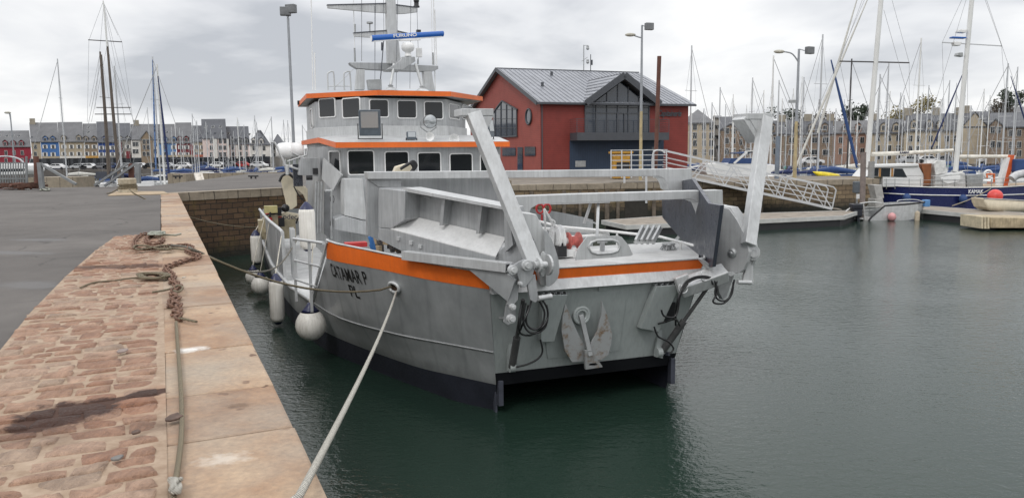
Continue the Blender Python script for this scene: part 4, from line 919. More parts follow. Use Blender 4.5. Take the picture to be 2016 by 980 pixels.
land = [q(QT0, CW), q(QT1 + .2, CW), V((-13.7, 33.6, 3)), V((-9.2, 38.8, 3)), V((-4.4, 44.4, 3)), V((-6, 52, 3)), V((-9, 70, 3)), V((-16, 72, 3)), V((-24, 70, 3)), V((-21, 52, 3)), V((-19.6, 41.5, 3)), V((-25, 40.5, 3)), V((-26, 37.6, 3)), V((-60, 36.5, 3)), V((-60, -12, 3))]
m = MB(); m.poly(land); nstruct(m.build('quay_ground', ASPH))
# setts: individual stones on a bed of joint sand
t = NT('sett_stone'); g = t.n('NewGeometry'); P_ = g.outputs['Position']; at_ = t.n('Attribute', attribute_name='tone'); f1 = t.noise(P_, 7, 6, .65); f2 = t.noise(P_, 45, 4, .7); f3 = t.noise(P_, .7, 4, .6)
col = t.ramp(at_.outputs['Fac'], [(0, (.33, .195, .135)), (.35, (.405, .26, .185)), (.62, (.45, .305, .225)), (.85, (.47, .345, .265)), (1, (.38, .295, .23))])
col = t.mix(.75, col, t.ramp(f1, [(.28, (.50, .44, .40)), (.72, (1.22, 1.16, 1.10))]), 'MULTIPLY'); col = t.mix(.4, col, t.ramp(f2, [(.25, (.55, .52, .5)), (.7, (1.15, 1.13, 1.1))]), 'MULTIPLY')
pa, pb = G(150, 812), G(300, 782); dv = pb - pa
def soil(t, P_, col):
    """the oil and rust stains that the photograph shows on the setts"""
    aa = math.atan2(dv.y, dv.x); st = None
    for c_, rx, ry, an_, so, ns, na, k in ((G(135, 818), .34, .26, aa, .25, 7, .55, 1), (G(85, 838), .22, .17, aa, .3, 8, .55, 1), (G(275, 782), .30, .08, aa + .05, .3, 9, .5, 1), (G(225, 527), 1.5, .30, .1, .6, 5, .8, .8), (G(60, 860), .5, .35, .2, .9, 5, .9, .5), (G(330, 840), .3, .2, .2, .9, 8, .9, .5)):
        m_ = t.math('MULTIPLY', blot(t, P_, c_, rx, ry, an_, so, ns, na), k); st = m_ if st is None else t.math('MAXIMUM', st, m_)
    rust = t.math('MAXIMUM', blot(t, P_, G(200, 810), .7, .4, aa, 1.0, 4, .7), t.math('MULTIPLY', blot(t, P_, G(260, 525), 2.0, .8, .1, .9, 4, .7), .7))
    col = t.mix(t.math('MULTIPLY', rust, .6), col, (.29, .115, .055)); return t.mix(t.math('MULTIPLY', st, .95), col, (.042, .015, .008))
col = soil(t, P_, col); mpx = t.n('Mapping'); t.l(P_, mpx.inputs[0]); mpx.inputs['Rotation'].default_value = (0, 0, -QA); mpx.inputs['Scale'].default_value = (26, 7, 7); f5 = t.noise(mpx.outputs[0], 1, 5, .7); col = t.mix(.5, col, t.ramp(f5, [(.28, (.55, .5, .47)), (.6, (1.1, 1.08, 1.05))]), 'MULTIPLY')
t.bump(t.math('ADD', t.math('ADD', f1, f5), t.math('MULTIPLY', f2, .5)), 1.0, .03)
SETT = t.out(col, t.ramp(f2, [(.3, .6), (.7, .92)]))
t = NT('joint_sand'); g = t.n('NewGeometry'); P_ = g.outputs['Position']; f1 = t.noise(P_, 9, 5, .65)
col = t.ramp(f1, [(.3, (.26, .18, .12)), (.7, (.42, .32, .235))]); t.bump(f1, .6, .015); BED = t.out(soil(t, P_, col), .95)
bnd = [qto(G(x, y)) for x, y in ((-260, 1000), (-100, 800), (0, 692), (60, 617), (130, 545), (185, 497), (222, 470))]
bnd = [(-14, bnd[0][1])] + bnd
TTOP = qto(G(310, 462))[0]
def left_of(t_):
    for (a, b), (c, d) in zip(bnd, bnd[1:]):
        if a <= t_ <= c: return b + (d - b) * (t_ - a) / max(1e-6, c - a)
    return bnd[-1][1] if t_ > bnd[-1][0] else bnd[0][1]
m = MB(); bd = [q(-6, CW - .03, 3.011), q(TTOP, CW - .03, 3.011)] + [q(min(TTOP, t_), o_, 3.011) for t_, o_ in bnd[::-1]]
m.poly(bd); nstruct(m.build('joint_bed', BED))
from mathutils import noise as MN
m = MB(); tones = []; t_ = -4.0; row = 0
while t_ < TTOP:
    hgt_ = RN.uniform(.13, .21); lim = left_of(t_ + hgt_ / 2) + RN.uniform(-.05, .02); o_ = CW + .012
    near = t_ < 4.5; GR = (-1, -.93, -.5, 0, .5, .93, 1) if near else (-1, -.9, 0, .9, 1); nn = len(GR) - 1
    while o_ < lim - .05:
        wd_ = RN.uniform(.13, .32); wd_ = wd_ if lim - o_ - wd_ > .12 else lim - o_; g_ = RN.uniform(.003, .010); x0, x1, y0, y1 = o_ + g_, o_ + wd_ - g_, t_ + g_, t_ + hgt_ - g_
        hz = RN.uniform(-.006, .007); tx, ty = RN.uniform(-.03, .03), RN.uniform(-.04, .04); base = len(m.v); tn = RN.random(); jit = [RN.uniform(-.010, .010) for _ in range(8)]
        rad = RN.uniform(.5, .9)
        vs = []
        for i in range(nn + 1):
            for k in range(nn + 1):
                u_, v_ = GR[i], GR[k]
                # superellipse outline, worn edges
                e_ = max(abs(u_), abs(v_)); cor = 1 - .03 * rad * (u_ * v_) ** 4
                px_, py_ = (x0 + x1) / 2 + u_ * cor * (x1 - x0) / 2, (y0 + y1) / 2 + v_ * cor * (y1 - y0) / 2
                px_ += jit[0] * u_ * v_ + jit[1] * v_; py_ += jit[2] * u_ * v_ + jit[3] * u_ * .8
                wp = q(py_, px_, 0); zz = 3.022 + hz + tx * u_ * .25 + ty * v_ * .25 - .012 * max(0, e_ - .4) ** 2 * 2.8
                zz += .010 * MN.noise(wp * 9) + .006 * MN.noise(wp * 23)
                if e_ > .99: zz = 3.002
                vs.append(V((wp.x, wp.y, zz)))
        fs = [[i * (nn + 1) + k, (i + 1) * (nn + 1) + k, (i + 1) * (nn + 1) + k + 1, i * (nn + 1) + k + 1] for i in range(nn) for k in range(nn)]
        m.add(vs, fs, 0, True); tones += [tn] * len(fs); o_ += wd_
    t_ += hgt_; row += 1
o = m.build('sett_paving', SETT); tone_attr(o, tones); nstruct(o)
# ------------------------------------------------------------------ end wall of the quay and the harbour walls behind
CQ = (-14.4, 32.9); E1 = (-9.5, 38.5); E2 = (-4.5, 44.2); E3 = (0.0, 50.0); E4 = (26.0, 54.0)
def wall_thing(A, B, zt, mat, name, lab, cw=.75, step=1.25, cop=COPG, zc=.36):
    w_ = wall(A, B, -2, zt - zc, 1.0, mat, name); tag(w_, lab, 'wall')
    d = (V(B) - V(A)).length; m = MB(); x = 0.0
    while x < d - .01:
        x2 = min(x + RN.uniform(.8, 1.2) * step, d); m.span((x + .004, -.035 + RN.uniform(-.008, .008), zt - zc), (x2 - .004, cw, zt + RN.uniform(.005, .02))); x = x2
    m.build('coping', cop, w_, bevel=.012); return w_
wall_thing(CQ, E1, 3.0, WALLB, 'quay_wall', 'brown masonry end wall of the quay behind the workboat stern, pale coping on top')
wall_thing(E1, E2, 3.0, WALLB, 'quay_wall', 'brown masonry wall continuing behind the workboat deckhouse')
wall_thing(E2, E3, 2.8, WALLQ, 'quay_wall', 'stone wall length hidden mostly behind the grey deckhouse')
fw = wall_thing(E3, E4, 2.5, WALLQ, 'harbour_wall', 'tan stone harbour wall with timber posts below the red building')
L4 = (V(E4) - V(E3)).length
m = MB()
for x in (1.2, 3.4, 4.5, 5.6, 6.3, 7.1, 9.6, 13.4, 17.3): m.cut(); m.span((x, -.12, -1), (x + RN.uniform(.18, .3), -.003, 2.1))
m.each('timber_fender', paint('old_timber', (.13, .105, .08), .85, 0, .4, 3), fw)
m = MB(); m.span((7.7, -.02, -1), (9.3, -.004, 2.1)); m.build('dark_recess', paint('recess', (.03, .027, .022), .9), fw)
w5 = wall(E4, (27.2, 61), -2, 2.5, 1.0, WALLQ, 'harbour_wall'); tag(w5, 'short return end of the stone pier beside the navy hulled ketch', 'wall')
m = MB(); m.poly([V((-9.2, 38.8, 2.494)), V((-4.4, 44.4, 2.494)), V((.1, 50.1, 2.494)), V((25.9, 54.1, 2.494)), V((27.1, 61, 2.494)), V((17.5, 63, 2.494)), V((22, 100, 2.494)), V((-9, 100, 2.494))])
nstruct(m.build('pier_ground', paint('pier_paving', (.19, .165, .135), .9, 0, .3, .8)))
m = MB(); m.span((17.0, 62.6, -2), (27.0, 63.0, 2.48)); nstruct(m.build('pier_edge', WALLQ))
# far quays with their roads
m = MB(); m.span((-220, 176, -2), (-40, 260, 2.0)); m.span((-40, 240, -2), (20, 300, 2.0)); nstruct(m.build('town_quay_road', ASPH))
m = MB(); m.span((20, 128, -2), (260, 260, 2.1)); nstruct(m.build('marina_quay_road', ASPH))
m = MB()
MNZ = lambda x: abs(math.sin(x * .21) + .6 * math.sin(x * .53 + 1) + .5 * math.sin(x * 1.3))
HP = [(-400, 5), (-250, 5), (-120, 5), (-60, 6), (0, 7), (60, 9), (120, 13), (180, 17), (260, 16), (400, 14)]
m.loft([[V((x, 330, 0)), V((x, 345, h_ * .7)), V((x * 1.02, 380, h_ * .86))] for x, h_ in HP], 0, True)
m.loft([[V((x, -150, 0)), V((x, -160, 6 + 5 * MNZ(x)))] for x in range(-260, 270, 6)], 0, False)      # the town behind the camera, seen mirrored in the windows
nstruct(m.build('wooded_hills', paint('hill_green', (.06, .07, .055), .95, 0, .4, .06)))
# ------------------------------------------------------------------ fenders on the workboat
def fender(kind, px, py, yb, r, rail_pt, lab, hgt=1.0):
    c = W(LY(px, py, yb)); e = empty('fender', c); tag(e, lab, 'fender', 'white fenders hung along the workboat side')
    if kind == 'ball':
        h = MB(); h.lathe((0, 0, 0), (0, 0, 1), [(.001, -r), (r * .42, -r * .92), (r * .75, -r * .68), (r * .95, -r * .33), (r, 0), (r * .94, r * .36), (r * .78, r * .68), (r * .55, r * .95), (r * .44, r * 1.08)], 24); h.build('fender_body', FENDW, e)
        h = MB(); h.lathe((0, 0, 0), (0, 0, 1), [(r * .46, r * 1.05), (r * .60, r * .90), (r * .45, r * 1.08), (r * .22, r * 1.35), (r * .16, r * 1.5), (.001, r * 1.52)], 20); h.build('fender_cap', NAVY, e); zt = r * 1.5
    else:
        h = MB(); H = hgt / 2; h.lathe((0, 0, 0), (0, 0, 1), [(.001, -H), (r * .6, -H + .01), (r * .92, -H + .06), (r, -H + .14), (r, H - .14), (r * .92, H - .05), (r * .7, H)], 20); h.build('fender_body', FENDW, e)
        h = MB(); h.lathe((0, 0, 0), (0, 0, 1), [(r * .88, H - .04), (r * .74, H + .02), (r * .45, H + .1), (r * .2, H + .16), (.001, H + .17)], 18); h.lathe((0, 0, 0), (0, 0, -1), [(r * .62, H - .005), (r * .4, H + .05), (.001, H + .06)], 18); h.build('fender_cap', NAVY, e); zt = H + .15
    h = MB(); tp = W(rail_pt) - c; h.tube([V((0, 0, zt)), V((tp.x * .3, tp.y * .3, zt + (tp.z - zt) * .3)), tp], .014, 6); h.build('lanyard', ROPEW, e); return e
fender('ball', 612, 640, 4.6, .335, LY(616, 480, 4.75), 'largest round white fender, hanging nearest the vessel name on the bow')
fender('cyl', 545, 592, 8.6, .19, (-3.02, 9.3, 2.4), 'long cylindrical white fender hanging low beside the boarding gate post', 1.15)
fender('ball', 514, 562, 13.0, .31, (-3.2, 12.6, 2.45), 'round white fender with navy cap hanging next to the long cylinder fender')
fender('ball', 499, 545, 15.0, .27, (-3.23, 15.5, 2.4), 'round white fender half hidden behind another ball fender')
fender('cyl', 505, 490, 16.5, .20, (-3.22, 17, 2.3), 'slim white cylinder fender hanging high at the stern bulwark', 1.05)
fender('cyl', 605, 450, 9.3, .22, LY(612, 405, 9.6), 'upright white cylinder fender stowed on deck beside the door pipes', 1.15)
# ------------------------------------------------------------------ anchor on the bow plate
an = empty('anchor', W(fp(1150, 660, off=-.1)), BYAW); tag(an, 'rust stained galvanised plough anchor hanging on the bow plate', 'anchor')
a0 = fp(1150, 660, off=-.1)
GALV = NT('galvanised_rusty'); v_ = GALV.coord('Object'); fz_ = GALV.noise(v_, 5, 6, .7); c_ = GALV.mix(GALV.ramp(fz_, [(.50, 0), (.66, .9)]), (.36, .37, .37), (.20, .115, .05)); GALV = GALV.out(c_, .6, .2)
for pts in (((1113, 596), (1108, 622), (1106, 652), (1112, 690), (1126, 713), (1150, 711), (1152, 700), (1152, 680), (1140, 660), (1128, 634)), ((1185, 593), (1196, 622), (1206, 658), (1203, 680), (1198, 698), (1183, 709), (1168, 706), (1161, 690), (1163, 676), (1176, 652), (1184, 620))):
    h = MB(); h.prism([fp(x, y, off=-.16 - .10 * (y - 590) / 120) - a0 for x, y in pts], (0, .04, 0)); h.build('fluke', GALV, an, bevel=.008)
h = MB(); h.bar(fp(1143, 619, off=-.08) - a0, fp(1162, 700, off=-.36) - a0, .085, .06, 0, (0, -1, .2)); h.build('shank', STEEL, an, bevel=.008)
h = MB(); ol = [fp(x, y, off=-.36) - a0 for x, y in ((1152, 690), (1164, 689), (1187, 722), (1153, 727))]; il = [fp(x, y, off=-.36) - a0 for x, y in ((1161, 715), (1174, 714), (1177, 717), (1174, 720), (1162, 720), (1159, 718))]
strip(h, ol, il, .06); h.build('crown', GALV, an)
# ------------------------------------------------------------------ ropes
def rope(name, pts, r, mat, lab, n=7):
    m = MB(); m.tube(pts, r, n); o = m.build(name, mat, None, fix=False); tag(o, lab, 'rope'); return o
def twist(name, base):
    t = NT(name); v = t.coord('Object'); n = t.noise(v, 60, 2, .6); wv = t.n('TexWave', wave_type='BANDS', bands_direction='DIAGONAL'); wv.inputs['Scale'].default_value = 45; wv.inputs['Distortion'].default_value = 1.5; t.l(v, wv.inputs['Vector'])
    col = t.mix(t.ramp(wv.outputs['Fac'], [(.25, .75), (.6, 0)]), base, tuple(x * .35 for x in base)); col = t.mix(.5, col, t.ramp(n, [(.3, (.5, .5, .5)), (.7, (1.2, 1.2, 1.2))]), 'MULTIPLY'); t.bump(wv.outputs['Fac'], .8, .01)
    return t.out(col, .9)
TW1 = twist('twisted_pale', (.68, .65, .57)); TW2 = twist('twisted_old', (.30, .25, .165))
FL = W(c0)
rope('mooring_rope', sag(FL + V((.05, -.05, -.06)), G(588, 978, 3.12), .10, 24) + [V((-1.2, 2.4, 3.06)), V((-1.5, 1.0, 3.04))], .0185, TW1, 'pale braided mooring rope running from the bow fairlead down to the quay edge', 9)
R2 = [FL + V((-.05, 0, .02))] + [FL.lerp(G(398, 499, 3.03), k / 12) - V((0, 0, .28 * 4 * (k / 12) * (1 - k / 12))) for k in range(1, 12)] + [G(390, 497, 3.045), G(372, 492, 3.05), G(340, 489, 3.05), G(312, 489, 3.04)]
rope('mooring_rope', R2, .019, TW2, 'old tan mooring rope crossing the vessel name from fairlead to the rusty chain')
R3 = sag(G(262, 380, 3.25), W(LX(512, 447, -3.25)), .35, 16)
rope('mooring_rope', [G(254, 372, 3.3)] + R3, .022, TW2, 'thin mooring rope from the stone bollard to the workboat stern')
rl_ = W(LY(584, 473, 9.0)); R4 = curve([rl_, rl_.lerp(G(390, 496, 3.06), .3) - V((0, 0, .55)), rl_.lerp(G(390, 496, 3.06), .65) - V((0, 0, .5)), G(392, 496, 3.06), G(370, 487, 3.06), G(330, 482, 3.05)], 8)
rope('mooring_rope', R4, .02, paint('rope_dark', (.12, .11, .09), .9, 0, .3, 30), 'dark slack mooring rope hanging from the boarding rail')
gl = lambda pts, z=3.04: [G(x, y, z) for x, y in pts]
rope('rope_on_quay', curve(gl(((347, 634), (349, 668), (352, 705), (356, 760), (358, 812), (357, 860), (352, 905), (346, 945), (342, 975), (338, 1010)), 3.03), 6), .014, TW2, 'worn rope lying along the joint between setts and coping')
kn = []
for k in range(60):
    a = k * .55; p = G(345 + 11 * math.sin(a) * (.6 + .4 * math.sin(k * .21)), 955 + 13 * math.cos(a * .77), 3.035 + .03 * abs(math.sin(a * 1.3))); kn.append(p)
rope('rope_knot', curve(kn, 3), .011, TW1, 'knotted rope end lying on the joint near the bottom of the photo')
cl_ = []
for k in range(70):
    a = k * .47; p = G(372 - 8 * 1 + 0 * a - 62 + 28 * math.cos(a) + 6 * math.sin(k), 545 - 2 + 5 * math.sin(a) - k * .02, 3.04 + .03 * (k % 7) / 7); cl_.append(p)
rope('rope_coil', curve(cl_, 3), .014, TW2, 'small tangled coil of rope beside the middle of the chain')
rope('rope_tail', curve(gl(((158, 566), (185, 556), (225, 552), (262, 547), (300, 545)), 3.03), 6), .010, TW2, 'thin rope tail stretching left from the coil over the setts')
rope('rope_tail', curve(gl(((300, 575), (330, 570), (350, 562), (360, 566), (352, 574), (342, 572)), 3.07), 6), .012, TW2, 'short rope end looped over the thick part of the chain')
rope('rope_tail', curve(gl(((344, 628), (358, 627), (372, 630), (387, 633)), 3.04), 6), .012, TW2, 'stiff rope end sticking out to the right below the chain')
cl_ = []
for k in range(60):
    a = k * .6; cl_.append(G(308 + 14 * math.cos(a) + 3 * math.sin(k), 459 + 3 * math.sin(a * .9), 3.05 + .05 * abs(math.sin(k * .7))))
rope('rope_coil', curve(cl_, 3) + gl(((330, 462), (345, 463), (356, 460)), 3.03), .016, paint('rope_grey_green', (.30, .31, .26), .9, 0, .3, 30), 'grey green heap of rope on top of the far end of the chain')
cl_ = []
for k in range(50):
    a = k * .5; cl_.append(G(300 + 36 * math.cos(a * .5) + 2 * math.sin(k), 487 + 4 * math.sin(a), 3.05 + .04 * abs(math.sin(k * .9))))
rope('rope_coil', curve(cl_, 3), .015, TW2, 'old rope wound loosely round the upper bend of the chain')
# ------------------------------------------------------------------ chain
CHN = paint('rusty_chain', (.17, .095, .065), .85, 0, .45, 18, 0, None, .4)
path = curve([G(x, y, 3.035) for x, y in ((322, 470), (316, 478), (296, 480), (288, 472), (300, 461), (280, 463), (268, 472), (264, 482), (272, 490), (300, 489), (330, 485), (362, 483), (378, 486), (368, 494), (380, 500), (392, 503), (386, 509), (366, 514), (344, 521), (326, 528), (332, 536), (342, 546), (338, 555), (350, 560), (352, 566), (342, 574), (340, 582), (350, 588), (336, 597), (338, 604), (352, 600), (350, 612), (342, 618), (354, 622), (350, 628), (346, 632))], 24)
dl = [0]
for a, b in zip(path, path[1:]): dl.append(dl[-1] + (b - a).length)
def at_len(s_):
    i = 0
    lo, hi = 0, len(dl) - 1
    while hi - lo > 1:
        mid_ = (lo + hi) // 2
        if dl[mid_] <= s_: lo = mid_
        else: hi = mid_
    f_ = (s_ - dl[lo]) / max(1e-6, dl[lo + 1] - dl[lo]); return path[lo].lerp(path[lo + 1], f_)
m = MB(); s_ = 0; k = 0; PITCHL = .088; LH, WH = .066, .028
while s_ < dl[-1] - PITCHL:
    a, b = at_len(s_), at_len(s_ + PITCHL); c = (a + b) / 2; d = (b - a); d.z = 0; d.normalize(); sd = V((-d.y, d.x, 0)); ang = (.45 if k % 2 else -.85) + RN.uniform(-.3, .3)
    up = sd * math.cos(ang) + V((0, 0, 1)) * math.sin(ang); ring = []
    for i in range(14):
        th = 2 * PI * i / 14; u_ = math.cos(th); v_ = math.sin(th); ring.append(c + d * (LH * (abs(u_) ** .8) * (1 if u_ > 0 else -1)) + up * (WH * 1.25 * v_) + V((0, 0, .012 * abs(math.sin(ang)))))
    m.tube(ring, .0125, 6, 0, True); s_ += PITCHL; k += 1
tag(m.build('chain', CHN, None, fix=False), 'heavy rusty mooring chain snaking over the setts and coping', 'chain')
# ------------------------------------------------------------------ small things on the quay
SCR = paint('scrap_brown', (.10, .065, .05), .8, 0, .4, 20)
for (x, y, sx_, lab, mat) in ((343, 823, .055, 'dark purple brown stone flake beside the rope on the setts', SCR), (269, 852, .03, 'small dark shard lying between the setts', SCR), (231, 903, .035, 'crumpled grey rag lying on the setts near the bottom', paint('rag', (.18, .17, .16), .9)), (240, 692, .05, 'flat grey stone chip on the pale setts', paint('chip', (.25, .2, .18), .9)), (362, 547, .035, 'tiny light pebble on the coping by the chain', paint('pebble', (.4, .36, .3), .9))):
    c = G(x, y, 3.035); h = MB(); pts = [V((math.cos(a) * sx_ * RN.uniform(.6, 1.1), math.sin(a) * sx_ * RN.uniform(.4, .8), 0)) for a in [k * PI / 4 for k in range(8)]]; h.prism(pts, (0, 0, .014)); o = h.build('stone_chip' if mat != MC.get('rag') else 'rag', mat, None, bevel=.005); o.location = c; o.rotation_euler = (.1, -.12, RN.random()); tag(o, lab, 'debris')
# stone bollard on its slab with rope turns
bo = empty('stone_bollard', G(252, 380, 3.0)); tag(bo, 'squat pale stone bollard with rope turns on a tan slab', 'bollard')
h = MB(); h.lathe((0, 0, 0), (0, 0, 1), [(.40, .0), (.37, .25), (.33, .32), (.37, .42), (.38, .60), (.33, .64), (.001, .65)], 14, 0, False); h.build('bollard_stone', paint('pale_granite', (.42, .37, .28), .9, 0, .3, 5, .3, None, .4), bo)
h = MB(); h.tube([V((.38 * math.cos(a), .38 * math.sin(a), .16 + .012 * a)) for a in [k * .3 for k in range(64)]], .028, 6); h.tube(curve([V((-.3, -.2, .2)), V((-.5, -.4, .05)), V((-.55, -.7, .02))]), .025, 6); h.build('rope_turns', TW2, bo)
h = MB(); a, b, c, d = G(212, 386), G(333, 383), G(322, 378), G(230, 378); h.prism([V((p.x, p.y, 3.004)) - bo.location for p in (a, b, c, d)], (0, 0, .03)); h.build('slab', paint('slab_tan', (.38, .29, .19), .9, 0, .25, 2), bo)
# ================================================================== RED HARBOUR BUILDING
FA = (2.55, 66.0); fang = math.radians(20); FU = V((math.cos(fang), math.sin(fang), 0)); FV = V((-FU.y, FU.x, 0))
FAv = V((FA[0], FA[1], 0)); FL_ = 15.4; GW = 12.0
FBp = FAv + FU * FL_; GBp = FAv + FV * GW
hb = empty('harbour_building', V((FA[0], FA[1], 2.5))); tag(hb, 'two storey red clad harbour office with grey seamed roof and glazed gable', 'building')
def fF(x, y, off=0): return WP(x, y, FA, (FBp.x, FBp.y), off)
def fG(x, y, off=0): return WP(x, y, FA, (GBp.x, GBp.y), off)
FN = -FV; GN = -FU
def boards(name, c, vert=False, pitch=.16):
    t = NT(name); v = t.coord('Object'); sp = t.n('SeparateXYZ'); t.l(v, sp.inputs[0]); ax = sp.outputs[2]
    if vert: ax = t.math('ADD', t.math('MULTIPLY', sp.outputs[0], FU.x), t.math('MULTIPLY', sp.outputs[1], FU.y))
    fr = t.math('FRACT', t.math('DIVIDE', ax, pitch)); ln = t.ramp(fr, [(.0, .35), (.10, 1.0), (.9, 1.0), (1.0, .8)])
    col = t.mix(1.0, t.ramp(t.noise(v, 1.2, 4, .6), [(.3, tuple(x * .88 for x in c)), (.7, tuple(x * 1.1 for x in c))]), ln, 'MULTIPLY'); t.bump(ln, .4, .03); return t.out(col, .65)
REDC = boards('red_cladding', (.20, .030, .023)); REDG = boards('red_cladding_gable', (.27, .055, .040)); BLUEC = boards('blue_cladding', (.022, .040, .075), True, .22)
ZINC = paint('zinc_roof', (.25, .26, .285), .45, .35, .16, .8, .2, (.12, .125, .14)); FASC = paint('fascia_grey', (.06, .065, .075), .5, 0, .1, 2)
GLB = NT('building_glass').out((.035, .045, .062), .05, 0, .8)
eL, eR = fF(1066, 202.5), fF(1361, 205.5); ez = (eL.z + eR.z) / 2
ap = fG(985, 138); rz_ = ap.z
w_ap = (ap - FAv).dot(FV); GW = 2 * w_ap; GBp = FAv + FV * GW
def fl3(u, v, z): p = FAv + FU * u + FV * v; return V((p.x, p.y, z))
FLn = (eR - FAv).dot(FU)
h = MB(); h.add([fl3(0, 0, 2.5), fl3(FLn - .3, 0, 2.5), fl3(FLn - .3, 0, ez), fl3(0, 0, ez)], [[0, 1, 2, 3]]); h.add([fl3(FLn - .3, 0, 2.5), fl3(FLn - .3, GW, 2.5), fl3(FLn - .3, GW, ez), fl3(FLn - .3, w_ap, rz_), fl3(FLn - .3, 0, ez)], [[0, 1, 2, 3, 4]]); h.add([fl3(0, GW, 2.5), fl3(FLn - .3, GW, 2.5), fl3(FLn - .3, GW, ez), fl3(0, GW, ez)], [[3, 2, 1, 0]])
h.build('front_wall', REDC, hb, world=True, fix=False)
h = MB(); h.add([fl3(0, 0, 2.5), fl3(0, GW, 2.5), fl3(0, GW, ez), fl3(0, w_ap, rz_ - .05), fl3(0, 0, ez)], [[4, 3, 2, 1, 0]]); h.build('gable_wall', REDG, hb, world=True, fix=False)
# roof planes with standing seams
ov = .35; sl_ = (rz_ - ez) / w_ap
rf = MB(); th = V((0, 0, .12))
for v0, v1 in ((-ov, w_ap), (GW + ov, w_ap)):
    z0 = ez - sl_ * ov; a = [fl3(-.45, v0, z0 + .1), fl3(FLn + .25, v0, z0 + .1), fl3(FLn + .25, v1, rz_ + .1), fl3(-.45, v1, rz_ + .1)]; rf.prism(a, (0, 0, .06))
roof = rf.build('roof', ZINC, hb, world=True)
h = MB(); u = -.2
while u < FLn:
    a, b = fl3(u, -ov, ez - sl_ * ov + .18), fl3(u, w_ap, rz_ + .18); h.bar(a, b, .035, .05); u += .48
sm2 = h.build('standing_seam', ZINC, roof); 
for v in sm2.data.vertices: v.co -= hb.location
h = MB()
for a, b in ((fl3(-.47, -ov, ez - sl_ * ov), fl3(-.47, w_ap, rz_)), (fl3(-.47, GW + ov, ez - sl_ * ov), fl3(-.47, w_ap, rz_))): h.bar(a + V((0, 0, .05)), b + V((0, 0, .05)), .06, .36)
h.bar(fl3(-.45, -ov - .06, ez - sl_ * ov + .03), fl3(FLn + .25, -ov - .06, ez - sl_ * ov + .03), .14, .16); h.bar(fl3(-.45, w_ap, rz_ + .17), fl3(FLn + .25, w_ap, rz_ + .17), .25, .06)
h.bar(fl3(.12, -.06, 2.6), fl3(.12, -.06, ez), .09); h.build('fascia_and_gutter', FASC, hb, world=True)
# glazed gable dormer
dA, dB, dP = fF(1116, 205, 0), fF(1290, 208, 0), fF(1222, 150, 0)
ua, ub, up_ = [(p - FAv).dot(FU) for p in (fF(1173, 205), fF(1283, 209), fF(1222, 150))]
pz_ = fF(1222, 150).z; ua2 = 2 * up_ - ub - .3; ue = ub + .25
h = MB(); vb = (pz_ - ez) / sl_
for s_, (u0) in ((1, ua2 - .2), (-1, ue + .2)):
    a = [fl3(u0, -.7, ez - .05), fl3(up_, -.7, pz_ + .05), fl3(up_, vb + .6, pz_ + .05 + .0), fl3(u0, .3, ez + .02)]; h.prism(a, (0, 0, .12))
    n = 7
    for k in range(n + 1):
        t_ = k / n; b0 = a[0].lerp(a[1], t_); b1 = a[3].lerp(a[2], t_); h.bar(b0 + V((0, 0, .14)), b1 + V((0, 0, .14)), .035, .05)
h.build('dormer_roof', ZINC, hb, world=True)
h = MB()
for u0 in (ua2 - .25, ue + .25): h.bar(fl3(u0, -.74, ez - .05), fl3(up_, -.74, pz_ + .02), .10, .55)
h.bar(fl3(ua2, -.3, ez - .1), fl3(ua2 + .3, -.3, ez), .1); h.build('dormer_bargeboard', FASC, hb, world=True)
zb = fF(1200, 268).z
ul, ur = (fF(1151, 240) - FAv).dot(FU), (fF(1277, 240) - FAv).dot(FU)
h = MB(); h.add([fl3(ul, -.04, zb), fl3(ur, -.04, zb), fl3(ur, -.04, ez - .1), fl3(up_, -.04, pz_ - .55), fl3(ul + .7, -.04, ez - .1), fl3(ul, -.04, ez - .1)], [[0, 1, 2, 3, 4, 5]]); gz = h.build('glazed_gable', GLB, hb, world=True, fix=False)
h = MB()
for k in range(7):
    u = ul + (ur - ul) * k / 6; zt = min(pz_ - .5, ez - .1 + max(0, (1 - abs(u - up_) / (ur - up_ + .01))) * (pz_ - ez - .3)); h.bar(fl3(u, -.08, zb), fl3(u, -.08, max(ez - .1, zt)), .07)
for z in (zb + .05, zb + 2.0, ez - .35): h.bar(fl3(ul, -.08, z), fl3(ur, -.08, z), .07)
h.bar(fl3(up_ - .35, -.09, zb), fl3(up_ - .35, -.09, zb + 2), .1); h.bar(fl3(up_ + .35, -.09, zb), fl3(up_ + .35, -.09, zb + 2), .1)
gm_ = h.build('glazing_bars', FASC, gz)
for v in gm_.data.vertices: v.co -= hb.location
# balcony
b0, b1 = (fF(1122, 270) - FAv).dot(FU), (fF(1300, 270) - FAv).dot(FU)
zb1, zb0 = fF(1200, 262).z, fF(1200, 277).z
bal = MB(); bal.span((0, 0, 0), (0, 0, 0)); bal = MB(); bal.prism([fl3(b0, -1.5, zb0), fl3(b1, -1.5, zb0), fl3(b1, .0, zb0), fl3(b0, .0, zb0)], (0, 0, zb1 - zb0)); bal.build('balcony', FASC, hb, world=True)
h = MB(); zr_ = zb1 + 1.15
for z in [zb1 + .12 + .17 * k for k in range(7)]:
    r_ = .022 if z < zr_ - .1 else .04
    for a, c in ((fl3(b0, -1.45, z), fl3(b1, -1.45, z)), (fl3(b0, -1.45, z), fl3(b0, -.02, z)), (fl3(b1, -1.45, z), fl3(b1, -.02, z))): h.bar(a, c, r_)
for k in range(10): u = b0 + (b1 - b0) * k / 9; h.bar(fl3(u, -1.45, zb1), fl3(u, -1.45, zr_), .045)
h.build('balcony_railing', FASC, hb, world=True)
